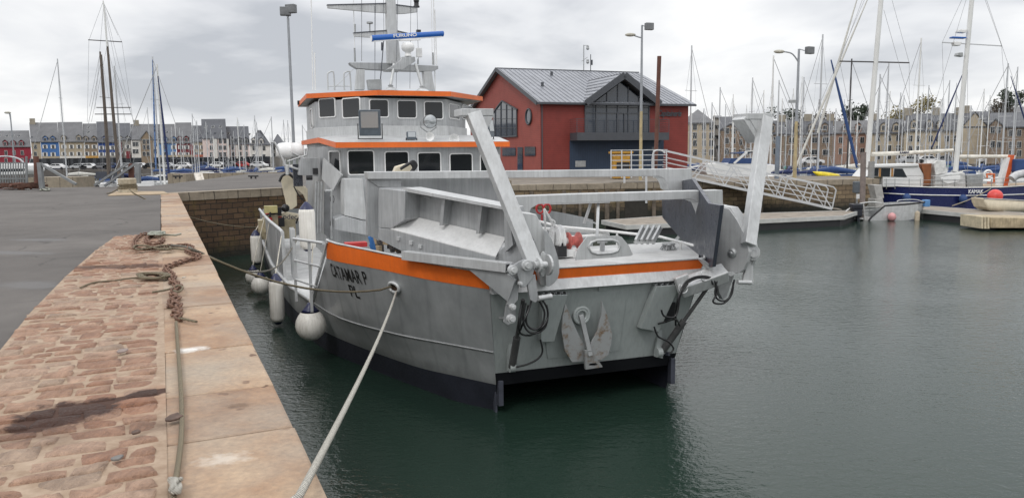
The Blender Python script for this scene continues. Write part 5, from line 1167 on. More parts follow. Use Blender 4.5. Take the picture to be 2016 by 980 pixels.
# blue ground floor, door, vents
g0, g1 = (fF(1121, 300) - FAv).dot(FU), (fF(1306, 300) - FAv).dot(FU)
h = MB(); h.prism([fl3(g0, -.05, 2.5), fl3(g1, -.05, 2.5), fl3(g1, -.05, zb0), fl3(g0, -.05, zb0)], (0, .04, 0)); h.build('blue_wall', BLUEC, hb, world=True)
h = MB(); p = fF(1142, 323); u = (p - FAv).dot(FU); h.prism([fl3(u - .5, -.1, p.z - .25), fl3(u + .5, -.1, p.z - .25), fl3(u + .5, -.1, p.z + .28), fl3(u - .5, -.1, p.z + .28)], (0, .04, 0)); h.build('vent_grille', STEEL, hb, world=True)
h = MB(); p = fF(1289, 296); u = (p - FAv).dot(FU); h.prism([fl3(u - .35, -.08, p.z - .3), fl3(u + .35, -.08, p.z - .3), fl3(u + .35, -.08, p.z + .3), fl3(u - .35, -.08, p.z + .3)], (0, .04, 0)); h.build('window', GLB, hb, world=True)
# gable windows
h = MB(); gp_ = [fG(x, y) + GN * .05 for x, y in ((973, 271), (1019, 268), (1019, 216), (990, 199), (972, 222))]; h.prism(gp_, (GN.x * .03, GN.y * .03, 0)); gw = h.build('gable_window', GLB, hb, world=True)
h = MB()
for x, yt in ((977, 213), (988, 201), (999, 205), (1010, 211), (1019, 217)): h.bar(fG(x, yt) + GN * .10, fG(x, 269) + GN * .10, .11, .06)
for y in (216, 234, 252): h.bar(fG(974, y) + GN * .09, fG(1019, y) + GN * .09, .05, .05)
for a, b in (((970, 226), (990, 199)), ((990, 199), (1020, 216)), ((972, 271), (1020, 268))): h.bar(fG(*a) + GN * .1, fG(*b) + GN * .1, .14, .12)
x_ = h.build('window_frame', FASC, gw)
for v in x_.data.vertices: v.co -= hb.location
c = fG(1042, 230) + GN * .05; ry = abs(fG(1042, 215).z - fG(1042, 245).z) / 2
h = MB(); h.prism([c + FV * (ry * math.cos(a)) + V((0, 0, ry * math.sin(a))) for a in [k * PI / 12 for k in range(24)]], (GN.x * .02, GN.y * .02, 0)); rw = h.build('round_window', GLB, hb, world=True)
h = MB(); h.tube([c + FV * (ry * math.cos(a)) + V((0, 0, ry * math.sin(a))) + GN * .04 - hb.location for a in [k * PI / 12 for k in range(24)]], .08, 6, 0, True); h.build('window_frame', FASC, rw)
for pts in (((990, 307), (1016, 307), (1016, 291), (990, 291)), ((1034, 307), (1055, 307), (1055, 289), (1034, 289)), ((1020, 340), (1030, 340), (1030, 290), (1020, 290))):
    h = MB(); h.prism([fG(x, y) + GN * .04 for x, y in pts], (GN.x * .03, GN.y * .03, 0)); h.build('window' if pts[0][1] < 320 else 'door', GLB, hb, world=True)
pS = fF(1293, 222, .06) ; 
text('wall_sign', 'Capitainerie', fF(1317, 224) - hb.location + FN * .08, FU, (0, 0, 1), .75, FASC, hb, .02, width=(fF(1340, 224) - fF(1294, 224)).length, shear=.35, font_scale=2)
h = MB(); h.prism([fl3((fF(1277, 174) - FAv).dot(FU) + .2 + a, 3 + b, ez + sl_ * (3 + b) + .2) for a, b in ((0, 0), (1.5, 0), (1.5, 1.4), (0, 1.4))], (0, 0, .05)); h.build('roof_light', GLB, hb, world=True)
h = MB()
for px_, vv in ((1097, 4.4), (1142, 8.2), (1246, 6)): p = fl3((fF(px_, 190) - FAv).dot(FU) + vv * .1, vv, ez + sl_ * vv + .3); h.cut(); h.box(p, (.25, .25, .4))
h.each('roof_vent', FASC, hb, world=True)
cm = empty('camera_mast', fl3((fF(1247, 150) - FAv).dot(FU), w_ap, rz_ + .2)); tag(cm, 'slim pale camera mast with two dome cameras on the grey roof ridge', 'camera mast')
Yr = cm.location.y; top = D(1246, 88, Yr).z - cm.location.z
h = MB(); h.cyl((0, 0, 0), (0, 0, top), .05, None, 8); h.bar((0, 0, top - .05), (.45, 0, top - .05), .05); h.bar((-.2, 0, top - 1.6), (.4, 0, top - 1.2), .05); h.build('pole', STEEL, cm)
h = MB()
for z in (top - .35, top - 1.7): h.cut(); h.ball((.4, 0, z), .16, 10); h.cyl((.4, 0, z), (.4, 0, z + .25), .13)
h.each('dome_camera', STEEL, cm)
h = empty('roof_aerial', fl3((fF(1268, 140) - FAv).dot(FU) - .3, w_ap, rz_)); tag(h, 'short dark aerial behind the lamp post on the roof ridge', 'aerial'); m = MB(); m.cyl((0, 0, 0), (0, 0, 1.8), .04); m.box((.1, 0, 1.0), (.2, .2, .5)); m.build('aerial_body', FASC, h)
# yellow container and service box in front of the building
yc = empty('yellow_container', V((*D(1222, 300, 60).xy, 2.5))); tag(yc, 'yellow skip like container standing before the blue wall', 'container')
YEL = paint('yellow_paint', (.42, .22, .025), .6, 0, .3, 4)
h = MB(); h.box((0, 0, 1.0), (1.3, 1.2, 1.9)); h.box((0, -.02, 2.05), (1.75, 1.4, .16));  h.build('container_body', YEL, yc, bevel=.02)
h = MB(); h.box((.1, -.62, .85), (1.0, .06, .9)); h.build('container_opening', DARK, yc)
# ================================================================== lamp posts
def lamp_post(px, ytop, Y, zb, r, heads, lab, mat, lower=None, name='lamp_post', pxb=None):
    tp = D(px, ytop, Y); bs = V((tp.x, Y, zb)); e = empty(name, bs); tag(e, lab, 'lamp post'); H = tp.z - zb
    h = MB(); h.cyl((0, 0, H * .45 if lower else 0), (0, 0, H), r * .85, r * .6, 10, 0); pole = h.build('pole', mat, e)
    if lower: h = MB(); h.cyl((0, 0, 0), (0, 0, H * .45), r * 1.1, r * .85, 10); h.build('pole_base', lower, e)
    for kind, hx, hy, rot in heads:
        hp = D(hx, hy, Y) - bs
        if kind == 'arm':
            h = MB(); h.tube(curve([V((0, 0, H - .9)), V((hp.x * .35, 0, hp.z - .15)), V((hp.x * .85, 0, hp.z))]), .05, 6); h.build('arm', mat, e)
            h = MB(); h.ball(hp, .3, 10, 0, (1.35, .55, .45)); h.build('lamp_head', paint('lamp_head', (.42, .40, .34), .5), e)
        elif kind == 'flood':
            h = MB(); h.bar(V((0, 0, H)), hp, .05); h.build('arm', mat, e)
            h = MB(); h.box(hp + V((0, 0, .12)), (.62, .35, .5), 0, rot); h.build('floodlight', paint('flood_grey', (.16, .165, .17), .5), e, bevel=.03)
        elif kind == 'cam':
            h = MB(); h.bar(V((0, 0, hp.z)), hp, .05); h.box(hp, (.5, .2, .2)); h.build('camera', STEEL, e)
    return e
GPOLE = paint('pole_grey', (.30, .315, .335), .5, .2, .12, 2); RUSTP = paint('pole_ochre', (.42, .33, .17), .7, 0, .35, 2, .5, (.33, .32, .30))
o = lamp_post(567, 36, 47, 2.7, .12, [('flood', 562, 27, .2), ('flood', 573, 22, -.3)], 'tall grey floodlight post standing behind the workboat deckhouse', GPOLE)
lamp_post(1264, 50, 57, 2.5, .12, [('arm', 1241, 69, 0), ('flood', 1278, 56, .3)], 'two armed lamp post with ochre lower pole before the red building', GPOLE, RUSTP)
lamp_post(1573, 97, 55, 2.5, .125, [('arm', 1534, 102, 0), ('flood', 1594, 103, .5), ('cam', 1560, 200, 0)], 'two armed lamp post with camera and ochre base on the stone pier', GPOLE, RUSTP)
lamp_post(20, 224, 88, 2.0, .11, [('arm', 15, 222, 0)], 'single armed street lamp at the far left edge', GPOLE)
# pillars in the water and on the pier
def pile(px0, y0, px1, y1, Y, r, mat, lab, cat='pile', name='mooring_pile', cap=False):
    m = MB(); a, b = D(px1, y1, Y), D(px0, y0, Y); m.cyl(a, b, r, r, 12)
    o = m.build(name, mat, None, at=a); tag(o, lab, cat); return o
RSTP = paint('rust_pile', (.12, .05, .035), .75, 0, .3, 2)
pile(1298, 111, 1290, 345, 52, .14, RSTP, 'leaning rusty brown pole in front of the red building', 'pole', 'rusty_pole')
pile(1532, 268, 1529, 352, 54, .16, paint('pile_blue_grey', (.17, .20, .24), .5, .2, .2, 2), 'short blue grey pile standing on the pier left of the ochre lamp post', 'pile')
pile(1700, 300, 1697, 432, 49.5, .17, paint('pile_brown_grey', (.19, .155, .14), .6, 0, .3, 2), 'tall brown guide pile at the end of the pontoon by the ketch bow')
pile(1716, 318, 1714, 372, 57, .22, paint('pile_grey', (.25, .25, .245), .6, 0, .2, 2), 'short grey pile beside the ketch bow')
# ================================================================== gangway, pontoons
PLK = paint('pontoon_deck', (.25, .215, .175), .8, 0, .3, 1.5); PONW = paint('pontoon_rim', (.48, .48, .46), .6, .1, .15, 2)
def pontoon(pts, lab, zt=.62):
    P_ = [V((p[0], p[1], 0)) for p in pts]; c = sum(P_, V()) / len(P_); e = empty('pontoon', c); tag(e, lab, 'pontoon', 'floating pontoons')
    h = MB(); h.prism([p - c + V((0, 0, zt - .1)) for p in P_], (0, 0, .1)); h.build('deck', PLK, e)
    h = MB()
    for i in range(len(P_)): a, b = P_[i] - c, P_[(i + 1) % len(P_)] - c; h.bar(a + V((0, 0, zt - .1)), b + V((0, 0, zt - .1)), .08, .24)
    h.build('rim', PONW, e)
    h = MB(); ins = [(p - c) * .97 for p in P_]; h.prism([p + V((0, 0, -.3)) for p in ins], (0, 0, .7)); h.build('float', DARK, e)
    return e
a, b, c_, d_, e_ = G(1185, 434, .62), G(1233, 444, .62), G(1661, 425, .62), G(1680, 414, .62), G(1300, 428, .62)
pontoon([(a.x, a.y), (b.x, b.y), (c_.x, c_.y), (d_.x + .5, d_.y), (e_.x + .5, e_.y + 1.0)], 'long wooden decked pontoon under the gangway, cut off corner at its left end')
a, b, c_, d_ = G(1815, 413, .62), G(2080, 436, .62), G(2090, 424, .62), G(1800, 404, .62)
pontoon([(a.x, a.y), (b.x, b.y), (c_.x, c_.y), (d_.x, d_.y)], 'narrow grey pontoon alongside the navy hulled ketch')
gw_ = empty('gangway', D(1640, 412, 51.0)); tag(gw_, 'sloping aluminium truss gangway leading from the pier down to the pontoon', 'gangway')
GAL = paint('gangway_alu', (.58, .59, .60), .4, .3, .1, 2)
def gy(px): return 52.0 + (50.0 - 52.0) * (px - 1310) / 330
for s_, nm_ in ((0, 'front'), (1.25, 'rear')):
    h = MB(); P_ = lambda x, y: D(x, y, gy(x)) + V((0, s_, 0)) - gw_.location
    tops = [(1314, 297), (1397, 316), (1450, 328), (1506, 340), (1552, 349), (1606, 360), (1641, 368)]; bots = [(1310, 340), (1366, 352), (1427, 365), (1482, 377), (1540, 389), (1592, 400), (1638, 411)]
    for a, b in zip(tops, tops[1:]): h.bar(P_(*a), P_(*b), .07)
    for a, b in zip(bots, bots[1:]): h.bar(P_(*a), P_(*b), .10, .16)
    for i in range(1, 6): h.bar(P_(*tops[i]), P_(*bots[i]), .07); h.bar(P_(*tops[i]), P_(*bots[i + 1]), .06)
    h.bar(P_(1641, 368), P_(1646, 374), .07); h.bar(P_(1646, 374), P_(1638, 411), .07)
    for f_ in (.3, .52, .74):
        for (xa, ya), (xb, yb), (xc, yc_), (xd, yd) in zip(tops, tops[1:], bots, bots[1:]): h.bar(P_(xa + (xc - xa) * f_, ya + (yc_ - ya) * f_), P_(xb + (xd - xb) * f_, yb + (yd - yb) * f_), .035)
    h.build('truss', GAL, gw_)
h = MB(); P_ = lambda x, y, s_: D(x, y, gy(x)) + V((0, s_, .02)) - gw_.location
h.prism([P_(1310, 341, .06), P_(1638, 411, .06), P_(1638, 411, 1.2), P_(1310, 341, 1.2)], (0, 0, .05)); h.bar(P_(1638, 411, .6), P_(1662, 414, .6), 1.0, .05); h.build('walkway', PLK, gw_)
ra = empty('landing_railing', V((*D(1260, 345, 52.0).xy, 2.5))); tag(ra, 'grey landing with tube railing at the top of the gangway', 'railing')
h = MB(); P_ = lambda x, y, Y=51.4: D(x, y, Y) - ra.location
for Y in (51.4, 53.2):
    for y0, y1 in ((296, 295), (306, 305), (316, 315), (326, 325)): h.bar(P_(1202, y0, Y), P_(1314, y1, Y), .05)
    for x in (1203, 1224, 1243, 1265, 1287, 1312): h.bar(P_(x, 296, Y), P_(x, 350, Y), .07)
h.tube(curve([P_(1284, 335), P_(1285, 308), P_(1290, 297), P_(1303, 297), P_(1309, 302)]), .06, 6); h.build('railing', GAL, ra)
h = MB(); h.prism([P_(1200, 346), P_(1316, 344), P_(1316, 344, 53.3), P_(1200, 346, 53.3)], (0, 0, .12))
for x in (1229, 1272): h.bar(P_(x, 346), P_(x, 400), .14)
h.build('landing_deck', GAL, ra)
sb = empty('service_pillar', G(1686, 413, .62)); tag(sb, 'grey electric service box on a post beside the tan pile', 'service box'); hh = D(1686, 358, sb.location.y).z - .62
h = MB(); h.bar((0, 0, 0), (0, 0, hh - .5), .09); h.build('post', STEEL, sb); h = MB(); h.box((0, 0, hh - .35), (.5, .4, .75)); h.build('box', paint('box_grey', (.10, .115, .13), .5), sb, bevel=.04); h = MB(); h.box((.05, -.22, hh - .95), (.38, .05, .3)); h.build('notice', WHITE, sb)
# ================================================================== aluminium workboat and small craft on the right
ab_ = empty('aluminium_boat', G(1735, 434, 0)); tag(ab_, 'open aluminium motor boat with black outboard lying at the pontoon end', 'motor boat'); Yb = ab_.location.y
B_ = lambda x, y, d=0: D(x, y, Yb + d) - ab_.location
h = MB(); st = [((1718, 437), (1709, 436), (1716, 428), (1742, 405)), ((1745, 437), (1745, 437), (1745, 425), (1752, 404)), ((1775, 435), (1775, 435), (1780, 420), (1785, 402)), ((1800, 431), (1800, 431), (1806, 412), (1808, 399)), ((1812, 422), (1812, 422), (1818, 408), (1821, 398))]
rw_ = [[B_(*p, 0 if i < 4 else .6) for p in s_] for i, s_ in enumerate(st)]; h.loft(rw_)
bw_ = [[V((p.x, p.y + (2.1 if i < 3 else 1.2 if i == 3 else 0), p.z)) for p in s_] for i, s_ in enumerate(rw_)]; h.loft(bw_)
h.build('hull', paint('boat_alu', (.50, .51, .51), .45, .2, .2, 3, .3, (.3, .28, .25)), ab_, solid=.04)
h = MB(); h.tube([B_(1709, 436), B_(1716, 427), B_(1742, 405), B_(1785, 402), B_(1821, 398)], .06, 6); h.build('gunwale', DARK, ab_)
h = MB(); h.prism([rw_[0][1], rw_[0][2], bw_[0][2], bw_[0][1]], (.05, 0, 0)); h.prism([B_(1668, 430), B_(1700, 432), B_(1700, 432, 2), B_(1668, 430, 2)], (0, 0, .1))
for d in (0, 2.1): h.tube(curve([B_(1656, 431, d), B_(1668, 414, d), B_(1690, 402, d), B_(1715, 398, d), B_(1735, 400, d)]), .05, 6); 
for x, y in ((1668, 414), (1680, 407), (1700, 400)): h.bar(B_(x, y), B_(x + 2, 431), .05); h.bar(B_(x, y, 2.1), B_(x, y), .04); h.bar(B_(x, y + 8), B_(x + 40, y + 6), .03)
h.build('boarding_frame', paint('frame_alu', (.55, .55, .54), .4, .3), ab_)
h = MB(); h.box(B_(1686, 415, -.1), (.62, .5, .75)); h.box(B_(1685, 406, -.1), (.7, .62, .35)); h.bar(B_(1688, 422, -.1), B_(1690, 440, -.1), .22); h.build('outboard_motor', paint('outboard_black', (.02, .022, .03), .3), ab_, bevel=.08)
h = MB(); h.prism([B_(1722, 392, .8), B_(1738, 390, .8), B_(1742, 408, .8), B_(1724, 410, .8)], (0, 1.0, 0)); h.prism([B_(1720, 364, .9), B_(1736, 364, .9), B_(1741, 390, .9), B_(1726, 391, .9)], (0, .9, 0)); h.build('console', paint('console_grey', (.38, .37, .35), .5), ab_, bevel=.03)
h = MB(); h.tube(curve([B_(1766, 397), B_(1772, 394), B_(1800, 393), B_(1818, 397)]), .03, 6); h.tube(curve([B_(1766, 397, 1.6), B_(1772, 394, 1.6), B_(1800, 393, 1.6), B_(1818, 397, .8)]), .03, 6); h.build('bow_rail', GAL, ab_)
o = MB(); o.ball(D(1756, 427, Yb - .25), .26, 12, 0, (1, 1, 1.1)); x_ = o.build('fender', paint('fender_pink', (.62, .30, .30), .4), None); tag(x_, 'faded pink ball fender on the aluminium motor boat', 'fender')
o = MB(); o.lathe(D(1806, 424, Yb - .1) - V((0, 0, .55)), (0, 0, 1), [(.001, 0), (.14, .03), (.15, .2), (.15, .7), (.1, .8), (.001, .85)], 12); x_ = o.build('fender', paint('fender_tan', (.45, .38, .28), .6), None); tag(x_, 'tan cylinder fender at the bow of the aluminium boat', 'fender')
o = MB(); o.box(D(1823, 400, Yb + .4), (.35, .4, .45)); x_ = o.build('crate', paint('crate_blue', (.10, .25, .5), .5), None, bevel=.03); tag(x_, 'small blue crate by the bow of the aluminium boat', 'crate')
# dinghy, red buoy and timber block
dn = empty('dinghy', G(1990, 412, .75)); tag(dn, 'cream tender dinghy lying on the narrow pontoon', 'dinghy'); Yb = dn.location.y
B_ = lambda x, y, d=0: D(x, y, Yb + d) - dn.location
h = MB(); rw_ = [[B_(1942, 408), B_(1938, 400), B_(1937, 391)], [B_(1950, 414), B_(1945, 405), B_(1943, 391)], [B_(2000, 417), B_(1998, 408), B_(1998, 394)], [B_(2060, 416), B_(2062, 408), B_(2064, 398)]]
h.loft(rw_, 0, True); h.loft([[p + V((0, 1.3, 0)) for p in r_] for r_ in rw_], 0, True); h.loft([[r_[0], r_[0] + V((0, 1.3, 0))] for r_ in rw_]); h.poly([rw_[0][0], rw_[0][2], rw_[0][2] + V((0, 1.3, 0)), rw_[0][0] + V((0, 1.3, 0))]); h.build('hull', paint('dinghy_cream', (.60, .53, .40), .45, 0, .15, 3, .3, (.4, .33, .24)), dn, solid=.04)
h = MB(); h.tube([r_[2] for r_ in rw_], .05, 6); h.build('gunwale', paint('gunwale_grey', (.35, .34, .33), .5), dn)
o = MB(); o.ball(D(1959, 386, Yb + 1.6), .46, 16, 0, (1, 1, .95)); x_ = o.build('buoy', paint('buoy_red', (.62, .06, .05), .4), None); tag(x_, 'round red buoy behind the cream dinghy', 'buoy')
tb = empty('timber_block', G(1985, 445, 0)); tag(tb, 'weathered tan pontoon block with upright timbers at the right edge', 'pontoon'); Yb = tb.location.y; B_ = lambda x, y, d=0: D(x, y, Yb + d) - tb.location
TIM = paint('weathered_timber', (.42, .34, .22), .85, 0, .35, 3, .5, (.16, .12, .07)); h = MB(); h.prism([B_(x_, y_, -2.4) for x_, y_ in ((1950, 428), (2060, 430), (2060, 449), (1950, 449))], (0, 2.2, 0)); h.build('block', TIM, tb, bevel=.03)
h = MB(); h.cut()
for x in (1932, 1938, 1944): h.cut(); h.prism([B_(x, 427, -2.5), B_(x + 4, 427, -2.5), B_(x + 4, 450, -2.5), B_(x, 450, -2.5)], (0, 2, 0))
h.each('upright_timber', paint('pale_timber', (.55, .47, .33), .85, 0, .25, 3), tb)
# ================================================================== far buildings
SLATE = paint('slate', (.085, .088, .098), .6, .05, .22, .5); SLATE2 = paint('slate_pale', (.125, .125, .13), .6, 0, .2, .5)
WFR = paint('window_white', (.62, .61, .58), .5); SHUT = paint('shutter_white', (.60, .59, .57), .6); STN = paint('chimney_stone', (.28, .25, .20), .9, 0, .2, 1)
HGL = NT('house_glass').out((.02, .024, .03), .12, 0, .6)
def wallmat(name, c): return paint('render_' + name, c, .85, 0, .16, .6, .25, tuple(x * .7 for x in c))
WM = {}
def win_proto(kind):
    key = 'W' + kind
    if key in WM: return WM[key]
    a = MB(); b = MB(); w, h_ = {'tall': (1.0, 1.55), 'shut': (1.0, 1.5), 'small': (.8, .9), 'dormer': (1.1, 1.3), 'sky': (.9, 1.1), 'shop': (3.0, 2.4), 'band': (1.6, 1.3)}[kind]
    a.span((-w / 2 - .08, -.06, -h_ / 2 - .08), (w / 2 + .08, .02, h_ / 2 + .08))
    if kind == 'shut':
        for s_ in (-1, 1): a.span((s_ * (w / 2 + .05), -.08, -h_ / 2), (s_ * (w / 2 + .55), -.02, h_ / 2))
    for x0, x1 in ((-w / 2, -.04), (.04, w / 2)): b.span((x0, -.09, -h_ / 2), (x1, -.05, h_ / 2))
    WM[key] = (a.build('window', WFR if kind != 'shop' else FASC, None), b.build('pane', HGL, None)); 
    for o in WM[key]: COL.objects.unlink(o)
    return WM[key]
def add_window(parent, p, kind, rx=0.0, mat=None, sc=None):
    sc = sc or {'shop': 1.0, 'sky': .62, 'band': .72, 'shut': .60, 'tall': .66}.get(kind, .66)
    a, b = win_proto(kind); o = a.copy(); COL.objects.link(o); o.parent = parent; o.location = p; o.rotation_euler.x = rx; o.scale = (sc, 1, sc)
    g_ = b.copy(); COL.objects.link(g_); g_.parent = o
    if mat: o.material_slots[0].link = 'OBJECT'; o.material_slots[0].material = mat
    return o
def house(lab, x0, x1, ye, yr, Y, zb, wall_m, wins=(), dormers=(), skies=(), roof_m=None, dep=9.0, chim=(), group=None, name='town_house', shops=(), ground=None, gable=None, wk='shut', dk='dormer', yw=None, bays=(), bay_m=None, hip=0):
    """a house facing the camera at distance Y: eaves and ridge heights read off the photograph"""
    L, Rr = D(x0, ye, Y), D(x1, ye, Y); ze = (L.z + Rr.z) / 2; zr = D((x0 + x1) / 2, yr, Y + dep / 2).z; e = empty(name, V(((L.x + Rr.x) / 2, Y, zb))); tag(e, lab, 'house', group)
    hw = (Rr.x - L.x) / 2; H = ze - zb; RH = zr - zb
    h = MB(); h.span((-hw, 0, 0), (hw, dep, H)); h.add([(-hw, 0, H), (-hw, dep, H), (-hw, dep / 2, RH)], [[0, 2, 1]]); h.add([(hw, 0, H), (hw, dep, H), (hw, dep / 2, RH)], [[0, 1, 2]]); h.build('wall', wall_m, e)
    h = MB(); o_ = .3
    for s_ in (0, 1):
        y0, y1 = (-o_, dep / 2) if s_ == 0 else (dep + o_, dep / 2)
        h.prism([(-hw - .05, y0, H - .15), (hw + .05, y0, H - .15), (hw + .05 - hip, y1, RH), (-hw - .05 + hip, y1, RH)], (0, 0, .2))
    rf = h.build('roof', roof_m or SLATE, e)
    for cx_ in chim:
        q_ = D(cx_, yr, Y) - e.location; m = MB(); m.span((q_.x - .7, dep / 2 - .5, RH - 1), (q_.x + .7, dep / 2 + .5, RH + 1.2)); m.build('chimney', STN, rf)
    for wx, wy in wins:
        p = D(wx, wy, Y) - e.location; add_window(e, V((p.x, -.01, p.z)), wk)
    for wx, wy in shops:
        p = D(wx, wy, Y) - e.location; add_window(e, V((p.x, -.01, 1.35)), 'shop')
    sl = math.atan2(RH - H, dep / 2)
    for wx, wy in dormers:
        p = D(wx, wy, Y) - e.location; m = MB(); m.prism([(p.x - .55, -.05, p.z - .7), (p.x + .55, -.05, p.z - .7), (p.x + .55, -.05, p.z + .5), (p.x, -.05, p.z + .9), (p.x - .55, -.05, p.z + .5)], (0, 2.2, 0)); dm = m.build('dormer', wall_m if dk != 'slate' else SLATE, e); add_window(dm, V((p.x, -.08, p.z)), 'dormer', 0, None, .6)
        m = MB(); m.bar((p.x - .7, 1.0, p.z + .5), (p.x, 1.0, p.z + 1.0), 2.4, .1, 0, (-.5, 0, 1)); m.bar((p.x + .7, 1.0, p.z + .5), (p.x, 1.0, p.z + 1.0), 2.4, .1, 0, (.5, 0, 1)); m.build('dormer_roof', roof_m or SLATE, dm)
    for wx, wy in skies:
        p = D(wx, wy, Y + 1.5) - e.location; z_ = min(max(p.z, H + .6), RH - .6); y_ = (z_ - H) / max(.1, RH - H) * dep / 2; add_window(rf, V((p.x, y_ - .02, z_ + .18)), 'sky', -(PI / 2 - sl))
    if gable:
        ga, gb, gy_ = gable; a = D(ga, ye, Y) - e.location; b = D(gb, ye, Y) - e.location; t_ = D((ga + gb) / 2, gy_, Y) - e.location; m = MB()
        m.prism([(a.x, -.25, 0), (b.x, -.25, 0), (b.x, -.25, H), (t_.x, -.25, t_.z), (a.x, -.25, H)], (0, dep / 2, 0)); gb_ = m.build('gable_front', bay_m or wall_m, e)
        m = MB(); m.bar((a.x - .2, .8, H), (t_.x, .8, t_.z + .15), 2.4, .16, 0, (-.6, 0, 1)); m.bar((b.x + .2, .8, H), (t_.x, .8, t_.z + .15), 2.4, .16, 0, (.6, 0, 1)); m.build('gable_roof', roof_m or SLATE, gb_)
        for wx, wy in (yw or ()):
            p = D(wx, wy, Y) - e.location; add_window(gb_, V((p.x, -.27, p.z)), 'shut' if wk == 'shut' else 'tall')
    for ba, bb, by0, by1 in bays:
        a = D(ba, by0, Y) - e.location; b = D(bb, by1, Y) - e.location; m = MB(); m.span((a.x, -.5, b.z), (b.x, -.02, a.z)); m.build('bay', bay_m or WHITE, e)
    if ground:
        m = MB(); m.span((-hw + .02, -.15, 2.7), (hw - .02, -.02, 3.2)); m.build('shop_band', ground, e)
    # party walls of the terrace stand askew to the street front
    k_ = e.location.x / Y
    def skew(o):
        for ch in o.children:
            if ch.name.startswith(('window', 'pane')): ch.location.x += ch.location.y * k_
            else:
                for v in ch.data.vertices: v.co.x += v.co.y * k_
            skew(ch)
    skew(e)
    return e
HY, HZ = 190, 2.0
BEI = wallmat('beige', (.34, .285, .205)); BRN = wallmat('brown', (.235, .18, .125)); BLU = wallmat('blue', (.055, .14, .33)); CRI = wallmat('crimson', (.23, .02, .035)); MAR = wallmat('maroon', (.16, .025, .03)); PNK = wallmat('pale_pink', (.62, .50, .46)); TER = wallmat('terracotta', (.40, .13, .07)); CWH = wallmat('chalk', (.60, .575, .53)); DBL = wallmat('deep_blue', (.03, .065, .21)); GRY = wallmat('grey', (.25, .235, .21))
hs = lambda xs, ys: [(x, y) for y in ys for x in xs]
row = 'terraced houses along the far town quay'
house('crimson house with dark mansard roof at the far left of the row', -22, 60.5, 289, 259, HY, HZ, CRI, hs((-8, 12, 28, 44), (301, 316)), hs((10, 26, 42), (283,)), hs((7, 22, 33, 46), (269,)), SLATE2, group=row, wk='tall')
house('narrow beige house between the crimson and the blue house', 61, 79.5, 279, 243, HY, HZ, BEI, [(70, 289), (70, 303)], (), ((70, 273),), SLATE2, chim=(64,), group=row, shops=((70, 322),), wk='tall')
house('bright blue house with two round topped dormer gables', 80, 115.5, 279, 243, HY, HZ, BLU, hs((89, 105), (289, 304)), ((89, 275), (104, 275)), (), SLATE2, group=row, shops=((88, 322), (104, 322)), ground=BEI)
house('wide beige house with white shutters right of the blue house', 116, 165, 279, 242, HY, HZ, BEI, hs((126, 141, 156), (289, 303)), ((125, 273), (155, 273)), (), SLATE2, group=row, shops=((128, 322), (143, 322), (157, 322)), ground=CWH)
house('brown stone house with arched dormers behind the tall ketch', 165.5, 192, 279, 245, HY, HZ, BRN, hs((171, 186), (289, 303)), ((169, 275), (185, 275)), ((166, 262), (181, 262), (181, 252)), SLATE2, group=row, ground=paint('awning_ochre', (.45, .25, .06)), shops=((172, 322), (186, 322)))
house('deep blue house behind the dark masts of the ketch', 192.5, 228, 280, 241, HY, HZ, DBL, hs((200, 212, 222), (291, 304)), ((206, 275),), (), SLATE, group=row, shops=((202, 322), (218, 322)), ground=GRY)
house('narrow grey house with red lower storey bays', 228.5, 258, 274, 244, HY, HZ, GRY, hs((236, 252), (289, 303)), ((237, 275), (252, 275)), (), SLATE, group=row, bays=((234, 241, 280, 310), (248, 257, 298, 312)), bay_m=MAR, shops=((236, 322), (250, 322)))
house('beige house with a steep central stone gable', 258.5, 312, 275, 246, HY, HZ, CWH, hs((264, 270, 306), (284, 298)), (), (), SLATE2, group=row, gable=(276, 300, 259), yw=hs((284, 292), (279, 290, 303)), bay_m=BRN, chim=(268,), shops=((268, 322), (303, 322)), wk='tall')
house('pale blue house right of the stone gable', 312.5, 346, 281, 246, HY, HZ, wallmat('soft_blue', (.10, .20, .38)), hs((324, 342), (290, 303)), ((325, 276), (342, 276)), ((335, 262),), SLATE2, group=row, ground=BEI, shops=((322, 322), (338, 322)))
house('maroon house with pale arches at street level', 347, 379, 281, 243, HY, HZ, MAR, hs((356, 368), (290, 304)), ((354, 275), (367, 275)), (), SLATE2, group=row, ground=BEI, shops=((354, 322), (370, 322)))
house('small beige house with red shop front left of the tallest block', 379.5, 404, 279, 249, HY, HZ, BEI, hs((387, 399), (290, 303)), (), ((394, 266), (400, 278)), SLATE, group=row, ground=paint('shop_red', (.40, .09, .04)), shops=((387, 322), (399, 322)))
house('tallest block of the row with pink bays and two rows of roof lights', 398, 446, 272.5, 236, HY - 1.5, HZ, PNK, hs((416, 434, 443), (278, 291, 304)), (), ((410, 251), (424, 251), (439, 251), (414, 265), (428, 265), (443, 265)), SLATE, group=row, shops=((414, 322), (428, 322), (441, 322)), wk='tall', bays=((419, 429, 274, 312), (446, 452, 274, 312)), bay_m=CWH, dep=10)
h_ = house('long pink and white block with terracotta panels', 446.5, 491, 284, 250.5, HY, HZ, PNK, hs((459, 473, 485), (291, 303)), ((458, 278), (472, 278), (484, 278)), ((454, 264), (495, 266)), SLATE, group=row, shops=((457, 322), (472, 322), (485, 322)), wk='tall', bays=((464, 469, 286, 312), (477, 482, 286, 312)), bay_m=CWH, dk='slate')
house('white corner house with slate mansard and dark windows', 491.5, 532, 285, 258, HY, HZ, CWH, hs((500, 520), (292, 308)), ((499, 279), (514, 279)), (), SLATE, group=row, shops=((500, 322), (520, 322)), wk='tall', hip=3)
house('grey house mostly hidden behind the raft canister', 533, 562, 285, 266, HY + 3, HZ, GRY, hs((540, 552), (292, 305)), (), (), SLATE, group=row, hip=2)
